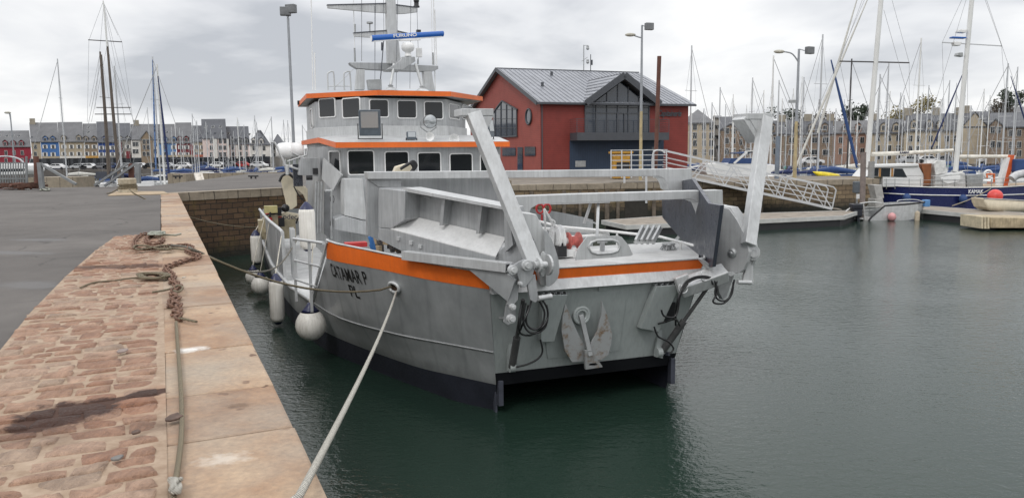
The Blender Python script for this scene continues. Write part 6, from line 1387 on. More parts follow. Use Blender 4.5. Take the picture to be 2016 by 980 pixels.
# right bank
RZ = 2.1
SB1 = stone('bank_stone', (.30, .215, .155), (.225, .16, .115), (.30, .26, .21), .7, .35, .03, .2, None, None, .4); SB2 = wallmat('bank_beige', (.40, .335, .245)); SB3 = wallmat('bank_pink', (.33, .21, .16))
rb_ = 'stone houses along the marina quay'
house('beige apartment house with grey hipped roof beside the red building', 1340, 1407, 242, 218, 136, RZ, SB2, hs((1368, 1386, 1400), (250, 267, 282, 300)), (), (), SLATE2, group=rb_, hip=3, wk='tall')
house('narrow white block with flat top behind the yacht masts', 1404, 1420, 232, 230, 140, RZ, CWH, hs((1409, 1415), (250, 270, 290)), (), (), SLATE2, group=rb_, wk='small')
house('brown stone house with a pointed gable and pale trim', 1418, 1462, 256, 232, 135, RZ, SB1, hs((1426, 1457), (262, 280, 300)), (), (), SLATE, group=rb_, gable=(1420, 1456, 246), yw=hs((1431, 1444), (258, 277, 298)), wk='tall')
house('reddish stone house with slate mansard left of the ochre lamp post', 1460, 1545, 264, 240, 136, RZ, SB1, hs((1472, 1490, 1508, 1526), (276, 298)), hs((1486, 1520), (252,)), (), SLATE, group=rb_, wk='tall', chim=(1466, 1540))
house('reddish stone house with white windows right of the ochre lamp post', 1546, 1640, 264, 238, 137, RZ, SB1, hs((1560, 1582, 1604, 1626), (276, 300)), hs((1570, 1598, 1624), (252,)), (), SLATE, group=rb_, wk='band', chim=(1590, 1636))
house('pink rendered house with dark roof behind the blue furled sail', 1641, 1712, 262, 240, 138, RZ, SB3, hs((1655, 1675, 1697), (276, 298)), hs((1665, 1690), (252,)), (), SLATE2, group=rb_, wk='tall')
house('house with pale stone front hidden by the white ketch mast', 1713, 1780, 262, 237, 134, RZ, SB2, hs((1728, 1750, 1768), (272, 292, 308)), hs((1740, 1764), (252,)), (), SLATE, group=rb_, wk='tall', chim=(1722,))
house('long beige house with big slate roof and shallow dormers', 1781, 1893, 257, 226, 132, RZ, SB2, hs((1792, 1806, 1832, 1846, 1864, 1882), (273, 293, 310)), hs((1800, 1830, 1852), (246,)), ((1872, 240),), SLATE, group=rb_, wk='tall', chim=(1786, 1842, 1888))
house('beige house with blank gable end beside the navy hull name', 1894, 1945, 250, 222, 130, RZ, SB2, (), (), (), SLATE, group=rb_, gable=(1896, 1944, 222), wk='tall', chim=(1900,))
house('brown stone house with arched windows at the right edge', 1946, 2075, 250, 224, 128, RZ, SB1, hs((1956, 1966, 1990, 2006, 2030), (262, 285, 302)), (), (), SLATE, group=rb_, wk='tall', gable=(1946, 1976, 236), yw=hs((1954, 1966), (256, 284)))
house('modern ochre house on the rise above the right hand roofs', 1945, 2030, 222, 212, 185, 6.0, paint('render_ochre', (.42, .26, .07), .8), hs((1970, 2000), (230,)), (), (), SLATE2, wk='band')
# ================================================================== trees
def tree(lab, px, ybase, ytop, Y, wpx, leaf, kind='tree', zb=2.1, bare=False, n=900, cat='tree', lf=.35):
    tp = D(px, ytop, Y); e = empty(kind, V((tp.x, Y, zb))); tag(e, lab, cat); H = tp.z - zb; rad = wpx / FPX * Y / 2; rn = random.Random(int(px))
    h = MB(); h.cyl((0, 0, 0), (0, 0, H * .5), .3, .2, 8); tips = []
    for k in range(16 if bare else 9):
        a = rn.random() * 2 * PI; z0 = H * rn.uniform(.3, .55); tip = V((math.cos(a) * rad * rn.uniform(.4, .95), math.sin(a) * rad * rn.uniform(.4, .95), H * rn.uniform(.62, .97))); mid = V((tip.x * .45, tip.y * .45, (z0 + tip.z) / 2)); h.tube([V((0, 0, z0)), mid, tip], [.13, .08, .03], 5); tips.append(tip)
        for _ in range(4 if bare else 2): t2 = tip + V((rn.uniform(-1, 1), rn.uniform(-1, 1), rn.uniform(.1, 1))) * rad * .35; h.tube([mid.lerp(tip, .6), t2], [.05, .015], 4); tips.append(t2)
    h.build('trunk', paint('bark', (.09, .07, .055), .9), e); h = MB()
    for _ in range(n):
        c = tips[rn.randrange(len(tips))] + V((rn.gauss(0, 1), rn.gauss(0, 1), rn.gauss(0, .7))) * rad * .2; u = V((rn.gauss(0, 1), rn.gauss(0, 1), rn.gauss(0, 1))).normalized(); w_ = u.cross(V((rn.gauss(0, 1), rn.gauss(0, 1), rn.gauss(0, 1)))).normalized(); s_ = lf * rn.uniform(.5, 1.2)
        h.add([c - u * s_, c + w_ * s_ * .5, c + u * s_, c - w_ * s_ * .5], [[0, 1, 2, 3]])
    h.build('crown', leaf, e, fix=False); return e
LFD = paint('leaf_dark', (.035, .05, .03), .8, 0, .5, .8); LFY = paint('leaf_yellow', (.20, .165, .06), .8, 0, .4, .8); LFB = paint('leaf_brown', (.09, .075, .055), .8, 0, .4, .8)
tree('yellowish budding tree standing behind the long slate roof', 1795, 300, 197, 150, 70, LFY, n=1500, lf=.3)
tree('dark evergreen tree left of the white ketch mast', 1698, 300, 213, 148, 56, LFD, n=1300, kind='evergreen_tree')
tree('dark pine on the rise at the right edge of the photo', 1998, 240, 180, 180, 44, LFD, n=900, kind='pine_tree', zb=6)
tree('low round dark tree above the ochre house roof', 1966, 240, 200, 182, 40, LFB, n=500, zb=6, bare=True)
tree('dark tree above the mansard roof beside the ochre lamp', 1560, 300, 222, 160, 60, LFD, n=900)
tree('brown bare tree between the masts near the pink house', 1625, 300, 222, 158, 60, LFB, n=350, bare=True)
tree('evergreen clump above the narrow white block', 1500, 300, 228, 165, 60, LFD, n=900)
# ================================================================== cars on the far quays
def car_proto():
    e = empty('parked_car', (0, 0, 0)); B = paint('car_paint', (.5, .5, .5), .3, .2, .05)
    h = MB(); pr_ = [(-2.1, .35), (-2.1, .85), (-1.5, .95), (-.9, 1.42), (.75, 1.45), (1.3, .98), (2.05, .85), (2.1, .35)]; h.prism([V((x, -.8, z)) for x, z in pr_], (0, 1.6, 0)); h.build('body', B, e, bevel=.08)
    h = MB()
    for pts in (((-1.3, .98), (-.85, 1.36), (-.1, 1.38), (-.1, .98)), ((0, .98), (0, 1.38), (.7, 1.38), (1.12, .98))): h.prism([V((x, -.815, z)) for x, z in pts], (0, .01, 0))
    h.build('window', HGL, e)
    for x in (-1.3, 1.3): h = MB(); h.cyl((x, -.84, .33), (x, -.6, .33), .33, None, 14); h.build('wheel', DARK, e)
    return e
CP = car_proto(); COLS = {'white': (.7, .7, .7), 'silver': (.42, .43, .44), 'dark blue': (.03, .05, .12), 'black': (.02, .02, .022), 'red': (.35, .03, .03), 'grey': (.18, .18, .19)}
def set_mat(o, m): o.material_slots[0].link = 'OBJECT'; o.material_slots[0].material = m
def car(px, Y, z, c, lab, first=[True]):
    e = CP if first[0] else copy_tree(CP); first[0] = False
    p = D(px, 330, Y); e.location = (p.x, Y, z); tag(e, lab, 'car', 'cars parked on the far quays')
    for ch in e.children:
        if ch.name.startswith('body'): set_mat(ch, paint('car_' + c, COLS[c], .3, .2, .05))
for px, c, lab in ((84, 'white', 'white car parked before the blue house, leftmost of the parked cars'), (114, 'white', 'white van like car parked between blue and wide beige house'), (158, 'silver', 'silver car parked at the right end of the wide beige house'), (176, 'white', 'white car parked before the ochre awning'), (203, 'grey', 'grey car parked before the deep blue house'), (222, 'dark blue', 'dark blue car parked behind the ketch masts'), (246, 'silver', 'silver car parked before the narrow grey house'), (276, 'white', 'white car parked before the stone gable'), (300, 'black', 'black car parked at the right side of the stone gable house'), (330, 'silver', 'silver car parked before the pale blue house'), (362, 'white', 'white car parked before the maroon house'), (400, 'dark blue', 'dark blue car parked before the red shop front'), (430, 'white', 'white car parked before the tallest block'), (455, 'grey', 'grey car parked right of the tallest block'), (478, 'red', 'red car parked before the pink and white block'), (510, 'white', 'white car parked before the white corner house')):
    car(px, 180, 2.0, c, lab)
for px, c, lab in ((1480, 'silver', 'silver car on the marina quay left of the ochre lamp post'), (1596, 'white', 'white car on the marina quay right of the ochre lamp post'), (1790, 'silver', 'silver car parked behind the white ketch boom'), (1822, 'white', 'white car parked behind the lettered boom middle'), (1858, 'grey', 'grey car parked behind the right half of the lettered boom'), (1950, 'white', 'white car parked below the arched windows')):
    car(px, 129.5 if px > 1700 else 130.5, 2.1, c, lab)
# ================================================================== yachts
MST = paint('mast_silver', (.50, .51, .52), .4, .3, .08, 1); MSW = paint('mast_white', (.68, .68, .66), .4, 0, .06, 1); MSD = paint('mast_dark', (.05, .045, .045), .5, 0, .2, 1); MSB = paint('mast_wood', (.105, .083, .066), .5, 0, .2, 1)
CVB = paint('cover_blue', (.025, .06, .17), .7, 0, .15, 3); CVN = paint('cover_navy', (.015, .025, .09), .7, 0, .15, 3); CVW = paint('cover_pale', (.55, .54, .50), .7, 0, .15, 3); CVG = paint('cover_green', (.03, .16, .14), .7, 0, .15, 3)
HLW = paint('yacht_white', (.72, .72, .71), .3, 0, .06, 1); HLB = paint('yacht_blue', (.02, .05, .16), .3, 0, .1, 1); HLR = paint('yacht_red', (.30, .04, .03), .35, 0, .1, 1)
RIG = flat('rigging_wire', (.34, .345, .35), .5)
def yacht_proto():
    e = empty('sailing_yacht', (0, 0, 0)); L = 10.0; sts = [(-5, .9, .95, .25), (-3, 1.45, 1.0, .0), (0, 1.65, 1.0, -.2), (3, 1.1, 1.15, 0), (5, .05, 1.35, .5)]
    h = MB()
    for s_ in (-1, 1): h.loft([[V((x, s_ * b * .55, z0 - .3)), V((x - .0, s_ * b * .9, z0 + .35)), V((x + (.35 if x > 4 else 0), s_ * b, zd))] for x, b, zd, z0 in sts], 0, True)
    h.poly([V((-5, -.9, .95)), V((-5, .9, .95)), V((-5, .5, -.05)), V((-5, -.5, -.05))]); h.build('hull', HLW, e, fix=True)
    h = MB(); h.poly([V((x + (.35 if x > 4 else 0), -b, zd - .01)) for x, b, zd, z0 in sts] + [V((x + (.35 if x > 4 else 0), b, zd - .01)) for x, b, zd, z0 in sts[::-1]])
    h.prism([V((-2.2, -1.0, .98)), V((2.6, -.8, 1.05)), V((2.0, -.6, 1.4)), V((-2.0, -.75, 1.55))], (0, 1.7, 0)); h.build('cabin', HLW, e)
    h = MB(); h.span((-1.6, -.93, 1.18), (1.4, -.84, 1.36)); h.span((-1.9, -1.0, 1.5), (-1.88, 1.0, 1.5)); h.build('window', HGL, e)
    h = MB()
    for x in (-4.9, -3.2, -1.2, .8, 2.8, 4.6): b = 1.4 if -4 < x < 2 else .6; h.bar((x, -b, 1.0), (x, -b, 1.65), .03)
    h.tube([(-4.9, -.8, 1.65), (-3.2, -1.4, 1.62), (.8, -1.5, 1.62), (2.8, -1.1, 1.7), (5.2, 0, 1.9)], .025, 4); h.tube([(-4.9, -.8, 1.6), (-5.1, 0, 1.7), (-4.9, .8, 1.6)], .03, 4); h.build('guard_rail', STEEL, e)
    h = MB(); h.tube([(.9, 0, 2.35), (-.8, 0, 2.5), (-3.4, 0, 2.3)], [.2, .27, .12], 8); h.tube([(1.1, 0, 2.25), (-3.9, 0, 2.2)], .06, 6); h.build('boom_cover', CVB, e)
    h = MB(); h.prism([V((-2.1, -1.05, 1.5)), V((-1.1, -1.0, 1.5)), V((-1.3, -.9, 2.05)), V((-2.0, -.95, 2.1))], (0, 2.0, 0)); h.build('spray_hood', CVB, e)
    h = MB(); h.cyl((1.1, 0, 0), (1.1, 0, 1), .085, .06, 8); mt = h.build('mast', MST, e)           # unit tall, scaled per yacht
    h = MB()
    for z in (.42, .70): h.cut(); h.bar((1.1, -.75, z), (1.1, .75, z), .04, .003)
    h.each('spreader', MST, mt)
    h = MB()
    for y in (-1.3, 1.3):
        h.tube([(1.1, y * .98, .09), (1.1, y * .58, .42), (1.1, y * .45, .70), (1.1, 0, .97)], .007, 4)
    h.tube([(5.2, 0, .10), (1.1, 0, .985)], .006, 4); h.build('rigging', RIG, mt); return e
YP = yacht_proto(); yfirst = [True]; YG = 'sailing yachts berthed in the marina'
def yacht(px, ytop, Y, lab, L=9.5, rz=0.0, hull=None, cover=None, mast=None, thick=1.0, ygrp=YG, lean=0.0, pxb=None):
    e = YP if yfirst[0] else copy_tree(YP); yfirst[0] = False; k = L / 10
    tp = D(px, ytop, Y); rz_ = rz; off = V((math.cos(rz_) * 1.1 * k, math.sin(rz_) * 1.1 * k, 0)); e.location = (tp.x - off.x, Y - off.y, 0); e.rotation_euler.z = rz_; e.scale = (k, k, k); tag(e, lab, 'sailing yacht', ygrp)
    for ch in e.children:
        nm_ = ch.name.split('.')[0]
        if nm_ == 'mast':
            ch.scale = (thick / 1, thick, tp.z / k); ch.location.x = 1.1 - 1.1 * thick; ch.rotation_euler.y = lean
            if mast:
                set_mat(ch, mast)
                for c in ch.children:
                    if c.name.startswith('spreader'): set_mat(c, mast)
        if nm_ == 'hull' and hull: set_mat(ch, hull)
        if nm_ in ('boom_cover', 'spray_hood') and cover: set_mat(ch, cover)
    return e
ORD = ['first', 'second', 'third', 'fourth', 'fifth', 'sixth', 'seventh', 'eighth', 'ninth', 'tenth', 'eleventh', 'twelfth', 'thirteenth', 'fourteenth', 'fifteenth', 'sixteenth', 'seventeenth', 'eighteenth', 'nineteenth', 'twentieth']
CN_ = {CVB: 'blue', CVN: 'navy', CVW: 'pale', CVG: 'green'}
ry = random.Random(5)
# right of the red building, in the order of their masts
right = [(1362, 90, 84, CVN, MST, HLW), (1386, 214, 108, CVW, MST, HLW), (1402, 202, 112, CVB, MST, HLW), (1418, 172, 100, CVW, MST, HLW), (1445, 206, 106, CVN, MSW, HLW), (1470, 226, 110, CVB, MST, HLW), (1482, 153, 92, CVB, MST, HLB), (1523, 110, 86, CVB, MSW, HLW), (1534, 158, 98, CVW, MST, HLW), (1549, 228, 114, CVG, MST, HLW), (1583, 152, 88, CVN, MST, HLW), (1613, 196, 96, CVW, MSD, HLR), (1620, 68, 76, CVB, MST, HLW), (1646, 214, 104, CVB, MST, HLW), (1677, 116, 78, CVN, MSD, HLB), (1733, 146, 90, CVW, MST, HLW), (1750, 124, 84, CVN, MST, HLW), (1780, 188, 98, CVB, MST, HLW), (1814, 75, 80, CVB, MSW, HLW), (1829, 168, 94, CVW, MST, HLW), (1853, 196, 102, CVN, MSW, HLB), (1870, 158, 90, CVB, MST, HLW), (1883, 182, 98, CVG, MST, HLW), (1912, 208, 104, CVB, MST, HLW), (1938, 175, 92, CVB, MSW, HLW), (1985, 125, 82, CVN, MST, HLW), (2004, 132, 86, CVB, MST, HLW), (2030, 150, 90, CVB, MST, HLW)]
marks = [(1362, 'the red building'), (1573, 'the ochre lamp post'), (1740, 'the ketch main mast'), (1905, 'the ketch rear mast')]
cnt = {}
for px, yt, Y, cv, ms, hl in right:
    mk = [m for m in marks if m[0] <= px + 2][-1][1]; cnt[mk] = cnt.get(mk, 0) + 1
    mc = {MST: 'silver', MSW: 'white', MSD: 'black'}[ms]; hc = {HLW: 'white', HLB: 'dark blue', HLR: 'red'}[hl]
    yacht(px, yt, Y, f'{hc} yacht, {CN_[cv]} sail cover, {ORD[cnt[mk] - 1]} mast right of {mk}, {mc} mast', ry.uniform(8.5, 11), ry.choice([.1, -.15, PI - .2, PI + .15, 1.2, -1.0, 2.0]), hl, cv, ms, ry.uniform(.9, 1.25) * (1.15 if yt < 130 else 1))
for k in range(34):
    px = 1366 + k * 19.3 + ry.uniform(-8, 8); yacht(px, ry.uniform(150, 238), ry.uniform(88, 122), 'white yacht with slim mast deep in the crowded marina behind the stone pier', ry.uniform(7.5, 10), ry.uniform(-3, 3), HLW, ry.choice([CVW, CVW, CVN, CVB]), ry.choice([MST, MSW]), ry.uniform(.8, 1.1), 'yachts deep in the marina')
for k in range(14):
    px = 335 + k * 18.5 + ry.uniform(-7, 7); yacht(px, ry.uniform(250, 285), ry.uniform(125, 155), 'small white yacht with thin mast berthed before the terraced houses', ry.uniform(6.5, 8.5), ry.uniform(-3, 3), HLW, ry.choice([CVW, CVN]), MST, ry.uniform(.7, 1), 'small yachts in the far berths')
left = [(113, 116, 120, CVW, MST, HLW), (200, 108, 96, CVN, MSB, HLW), (225, 130, 104, CVB, MST, HLB), (290, 212, 140, CVB, MST, HLW), (300, 112, 88, CVB, MST, HLW), (309, 126, 84, CVN, MSW, HLW), (337, 250, 150, CVB, MST, HLW), (353, 252, 150, CVW, MST, HLW), (378, 224, 128, CVB, MST, HLW), (387, 238, 132, CVN, MST, HLW), (405, 240, 140, CVW, MST, HLB), (419, 268, 150, CVB, MSW, HLW), (436, 256, 146, CVB, MST, HLW), (454, 268, 152, CVW, MST, HLW), (467, 231, 130, CVB, MSW, HLW), (480, 246, 138, CVN, MST, HLW), (501, 228, 126, CVB, MST, HLW), (505, 240, 134, CVW, MST, HLW), (534, 230, 124, CVB, MST, HLW), (558, 236, 128, CVN, MST, HLW), (566, 237, 132, CVB, MST, HLW), (595, 246, 136, CVW, MST, HLW)]
for i, (px, yt, Y, cv, ms, hl) in enumerate(left):
    mc = {MST: 'silver', MSW: 'white', MSD: 'black', MSB: 'brown'}[ms]; hc = {HLW: 'white', HLB: 'dark blue'}[hl]
    lab = f'{hc} yacht, {CN_[cv]} sail cover, {mc} mast, {ORD[i] if i < 20 else ["twenty-first", "twenty-second"][i - 20]} from the left edge'
    yacht(px, yt, Y, lab, ry.uniform(8.5, 11), ry.choice([.15, -.2, PI - .2, PI + .3, 1.3, 1.8]), hl, cv, ms, ry.uniform(.95, 1.2) * (1.3 if yt < 140 else 1))
# blue spiral furled foresail rolled round a stay, left
# low motor boats between the yachts
def motorboat_proto():
    e = empty('moored_motorboat', (0, 0, 0)); h = MB()
    for s_ in (-1, 1): h.loft([[V((x, s_ * b * .7, z0)), V((x + (.3 if x > 2 else 0), s_ * b, zd))] for x, b, zd, z0 in ((-3, 1.1, .8, -.2), (0, 1.25, .85, -.2), (2, .8, 1.0, 0), (3.2, .05, 1.2, .5))], 0, True)
    h.poly([V((-3, -1.1, .8)), V((-3, 1.1, .8)), V((-3, .8, -.2)), V((-3, -.8, -.2))]); h.poly([V((-3, -1.1, .78)), V((0, -1.25, .83)), V((2.3, -.8, .98)), V((3.4, 0, 1.18)), V((2.3, .8, .98)), V((0, 1.25, .83)), V((-3, 1.1, .78))]); h.build('hull', HLW, e)
    h = MB(); h.prism([V((-1.2, -.8, .8)), V((1.2, -.8, .9)), V((.6, -.8, 1.75)), V((-1.2, -.8, 1.85))], (0, 1.6, 0)); h.build('wheelhouse', HLW, e, bevel=.05)
    h = MB(); h.prism([V((-1.0, -.82, 1.15)), V((.85, -.82, 1.2)), V((.5, -.82, 1.65)), V((-1.0, -.82, 1.7))], (0, .015, 0)); h.build('window', HGL, e)
    h = MB(); h.box((-3.15, 0, .8), (.35, .4, .8)); h.build('outboard', DARK, e, bevel=.05); return e
MBP = motorboat_proto(); mf = [True]
for px, Y, rz_, c, lab in ((255, 92, .3, HLW, 'white motor boat with wheelhouse left of the spiral blue sail'), (268, 80, 2.8, HLW, 'white motor boat with wheelhouse just above the stone bollard'), (330, 110, .2, HLW, 'white motor boat right of the spiral blue sail'), (352, 118, 2.9, HLB, 'small dark blue motor boat right of the stone lock wall corner'), (440, 112, .1, HLW, 'white motor boat below the tallest block'), (462, 116, 3.0, HLW, 'white motor boat below the terracotta panels'), (492, 108, .2, HLB, 'dark blue motor boat below the white corner house'), (516, 106, 2.9, HLW, 'white motor boat with wheelhouse left of the raft canister'), (545, 104, .1, HLW, 'white motor boat nearest to the raft canister'), (425, 122, .4, HLW, 'white motor boat below the beige red fronted shop'), (400, 126, 2.8, HLW, 'white motor boat below the maroon house'),
                          (1462, 74, .2, HLB, 'dark blue cruiser like motor boat behind the gangway middle'), (1500, 78, 2.9, HLW, 'white motor boat left of the ochre lamp post foot'), (1545, 70, .15, HLW, 'white motor boat behind the ochre lamp post foot'), (1600, 68, 2.95, HLW, 'white motor boat right of the ochre lamp post foot'), (1640, 72, .1, HLW, 'white motor boat behind the service box'), (1420, 76, 3.0, HLW, 'white motor boat at the right foot of the red building')):
    e = MBP if mf[0] else copy_tree(MBP); mf[0] = False; p = D(px, 330, Y); e.location = (p.x, Y, 0); e.rotation_euler.z = rz_; k = 1.15; e.scale = (k, k, k); tag(e, lab, 'motor boat', 'motor boats in the marina')
    for ch in e.children:
        if ch.name.startswith('hull') and c != HLW: set_mat(ch, c)
# the targa arch boat with blue covers behind the gangway
ta = empty('motor_cruiser', V((*D(1450, 320, 70).xy, 0))); tag(ta, 'white motor cruiser with radar arch and blue canvas behind the gangway', 'motor boat')
T_ = lambda x, y, d=0: D(x, y, 70 + d) - ta.location
h = MB(); h.prism([T_(1390, 338), T_(1520, 338), T_(1535, 326), T_(1480, 320), T_(1390, 322)], (0, 2.6, 0)); h.prism([T_(1390, 338), T_(1520, 338), T_(1505, 352), T_(1396, 352)], (0, 2.6, 0)); h.build('hull', HLW, ta, bevel=.05)
h = MB()
for d in (.1, 2.3): h.bar(T_(1444, 322, d), T_(1470, 299, d), .32, .2); h.bar(T_(1470, 299, d), T_(1496, 298, d), .2)
h.build('radar_arch', HLW, ta); h = MB(); h.prism([T_(1434, 322, -.05), T_(1500, 322, -.05), T_(1492, 312, -.05), T_(1440, 312, -.05)], (0, 2.6, 0)); h.prism([T_(1450, 301), T_(1496, 297), T_(1496, 300), T_(1452, 303)], (0, 2.4, 0)); h.build('canvas', CVB, ta)
kb = empty('kayak', V((*D(1620, 345, 64).xy, 0))); tag(kb, 'yellow and white kayak hull lying on the boats behind the pier edge', 'kayak'); T_ = lambda x, y, d=0: D(x, y, 64 + d) - kb.location
h = MB(); h.tube([T_(1600, 338), T_(1612, 343), T_(1630, 347), T_(1648, 349), T_(1662, 352)], [.02, .25, .34, .28, .04], 10); h.build('kayak_hull', [paint('kayak_yellow', (.70, .55, .02), .4)], kb)
# furled blue sails and heavy stays of the near yachts
def furled(a, b, r, mat, lab, Y): 
    m = MB(); m.tube([D(*a, Y), D((a[0] + b[0]) / 2, (a[1] + b[1]) / 2, Y), D(*b, Y)], [r * .4, r, r * .9], 8); o = m.build('furled_sail', mat, None, at=D(*b, Y)); tag(o, lab, 'sail', 'rolled sails on stays')
furled((1636, 118), (1688, 330), .16, CVB, 'royal blue rolled sail slanting across the pink house', 74)
furled((1690, -10), (1610, 262), .11, CVW, 'upper pale rolled sail slanting up out of the top of the photo', 64)
furled((1712, -10), (1560, 345), .10, CVW, 'long pale rolled sail slanting steeply down to the pier', 62)
furled((300, 118), (307, 335), .10, paint('spiral_blue', (.10, .17, .33), .7, 0, .7, 3), 'blue rolled sail standing beside the spiral mast on the left', 87)
furled((311, 150), (334, 352), .12, CVN, 'thin navy rolled sail leaning right on the left hand yacht', 83)
furled((1902, 130), (1835, 290), .07, CVN, 'thin black rolled sail before the long slate roof', 66)
furled((1990, 150), (2022, 250), .08, CVN, 'thin dark rolled sail at the far right edge', 80)
# ================================================================== tall dark-masted ketch on the left
kt = empty('gaff_ketch', V((*D(218, 340, 92).xy, 0))); tag(kt, 'old wooden ketch with tall brown masts and white topmast left of centre', 'sailing ship'); T_ = lambda x, y, d=0: D(x, y, 92 + d) - kt.location
h = MB(); h.loft([[T_(x, 352), T_(x, 345), T_(x, 338)] for x in (188, 205, 226, 244)], 0); h.loft([[T_(x, 352, 3), T_(x, 345, 3), T_(x, 338, 3)] for x in (188, 205, 226, 244)], 0); h.poly([T_(188, 338), T_(244, 338), T_(244, 338, 3), T_(188, 338, 3)]); h.build('hull', paint('ketch_hull_dark', (.05, .055, .07), .5), kt)
h = MB(); h.tube([T_(235, 350), T_(222, 215), T_(211, 84)], [.20, .18, .12], 8); h.build('main_mast', MSB, kt); h = MB(); h.tube([T_(211, 92, -.2), T_(207, 40, -.2), T_(203, 2, -.2)], [.11, .10, .07], 8); h.build('topmast', MSW, kt)
h = MB(); h.tube([T_(214, 350), T_(206, 220), T_(197, 102)], [.17, .15, .10], 8); h.build('fore_mast', MSB, kt)
h = MB()
for a, b in (((187, 225), (258, 225)), ((174, 79), (240, 83)), ((190, 212), (257, 212))): h.cut(); h.bar(T_(*a), T_(*b), .1)
h.each('yard', MSD, kt)
h = MB()
for a, b in (((203, 4), (175, 80)), ((175, 80), (172, 240)), ((203, 4), (240, 83)), ((240, 83), (262, 240)), ((203, 4), (228, 130)), ((204, 6), (258, 225)), ((204, 10), (187, 215)), ((204, 6), (232, 70)), ((197, 104), (176, 210)), ((211, 90), (180, 240)), ((211, 90), (248, 240))): h.cut(); h.cyl(T_(*a), T_(*b), .018, None, 4)
h.each('stay', RIG, kt)
# ================================================================== navy ketch on the right
NK = paint('ketch_navy', (.012, .018, .085), .22, 0, .1, 1, .1, (.02, .03, .10)); YK = 58.0
nk = empty('navy_ketch', V((*D(1880, 400, YK).xy, 0))); tag(nk, 'navy hulled ketch with white wheelhouse and two white masts at the right', 'sailing yacht'); T_ = lambda x, y, d=0: D(x, y, YK + d) - nk.location
stn = [((1740, 400), (1739, 380), (1738, 365), 1.5), ((1770, 412), (1770, 382), (1770, 367), .5), ((1830, 414), (1830, 384), (1830, 369), 0), ((1900, 416), (1900, 385), (1900, 370), -.2), ((1970, 416), (1970, 384), (1970, 369), 0), ((2040, 412), (2044, 381), (2050, 364), .6), ((2090, 396), (2096, 378), (2104, 358), 1.8)]
h = MB(); fr2 = [[T_(*a, d), T_(*b, d), T_(*c, d)] for a, b, c, d in stn]; bk2 = [[V((p.x, 3.8 - p.y * .2, p.z)) for p in r_] for r_ in fr2]; h.loft(fr2, 0, True); h.loft(bk2, 0, True); h.poly([fr2[0][0], fr2[0][2], bk2[0][2], bk2[0][0]]); h.build('hull', NK, nk)
h = MB(); h.poly([r_[2] - V((0, 0, .06)) for r_ in fr2] + [r_[2] - V((0, 0, .06)) for r_ in bk2[::-1]]); h.build('deck', paint('teak', (.34, .25, .16), .7), nk)
h = MB(); h.tube([r_[1] + V((0, -.03, 0)) for r_ in fr2], .045, 6); h.tube([r_[2] + V((0, -.02, .02)) for r_ in fr2], .04, 6); h.build('rubbing_strake', WHITE, nk)
p = T_(1921, 377.5, -.42); text('hull_name', 'KAMAK', p, (1, .0, -.01), (0, 0, 1), .42, WHITE, nk, .01, width=1.12, font_scale=2.5)
h = MB(); h.prism([T_(x, y, .7) for x, y in ((1722, 328), (1808, 326), (1820, 346), (1704, 348.5))], (0, 2.4, 0)); h.prism([T_(x, y, .72) for x, y in ((1738, 348), (1820, 346), (1818, 368), (1738, 368))], (0, 2.4, 0)); h.prism([T_(x, y, .55) for x, y in ((1718, 325), (1782, 323), (1808, 322), (1810, 327), (1720, 330))], (0, 2.7, 0)); wh_ = h.build('wheelhouse', HLW, nk, bevel=.03)
for pts in (((1710, 346), (1722, 331), (1730, 331), (1729, 347)), ((1734, 347), (1735, 331), (1753, 331), (1752, 348)), ((1759, 348), (1761, 332), (1777, 332), (1786, 349))):
    h = MB(); h.prism([T_(x, y, .68) for x, y in pts], (0, .015, 0)); h.build('window', HGL, wh_)
h = MB()
for x in (1730.5, 1755): h.prism([T_(a_, b_, .67) for a_, b_ in ((x, 331), (x + 4, 331), (x + 3.5, 348), (x - .5, 348))], (0, .015, 0))
h.build('window_post', paint('teak_orange', (.38, .19, .06), .5), wh_)
h = MB(); h.prism([T_(x, y, .6) for x, y in ((1814, 323), (1834, 322), (1832, 364), (1819, 366), (1820, 348))], (0, 1.8, 0)); h.build('companionway_door', paint('mahogany', (.22, .075, .025), .45), nk)
h = MB(); h.prism([T_(x, y, .4) for x, y in ((1842, 346), (1900, 340), (1902, 369), (1840, 369))], (0, 1.8, 0)); h.build('deck_cabin', paint('cabin_grey', (.50, .50, .49), .5), nk, bevel=.05)
h = MB(); h.prism([T_(x, y, .35) for x, y in ((1852, 350), (1870, 347), (1891, 346), (1889, 358), (1866, 362), (1856, 358))], (0, .06, 0)); h.build('tarpaulin', WHITE, nk, bevel=.03)
h = MB(); h.prism([T_(x, y, .8) for x, y in ((1838, 322), (1846, 315), (1862, 316), (1866, 340), (1842, 345))], (0, 1.6, 0)); h.build('spray_cover', paint('cover_white', (.62, .62, .60), .7), nk, bevel=.05)
h = MB(); h.prism([T_(x, y, .6) for x, y in ((1904, 345), (1935, 343), (1935, 372), (1904, 372))], (0, .8, 0)); h.build('guard_net', STEEL, nk)
def kmast(a, b, r, nm_):
    h = MB(); h.tube([T_(*b, 1.6), T_(*a, 1.6)], [r, r * .8], 12); return h.build(nm_, MSW, nk)
kmast((1745, -120), (1706, 330), .20, 'main_mast'); mz = kmast((1922, -90), (1881, 338), .19, 'mizzen_mast')
h = MB(); h.bar(T_(1653, 121, 1.6), T_(1790, 124, 1.6), .09); h.each('spreader', MSD, nk)
h = MB(); h.bar(T_(1855, 84, 1.6), T_(1972, 91, 1.6), .07); h.each('spreader', MST, nk)
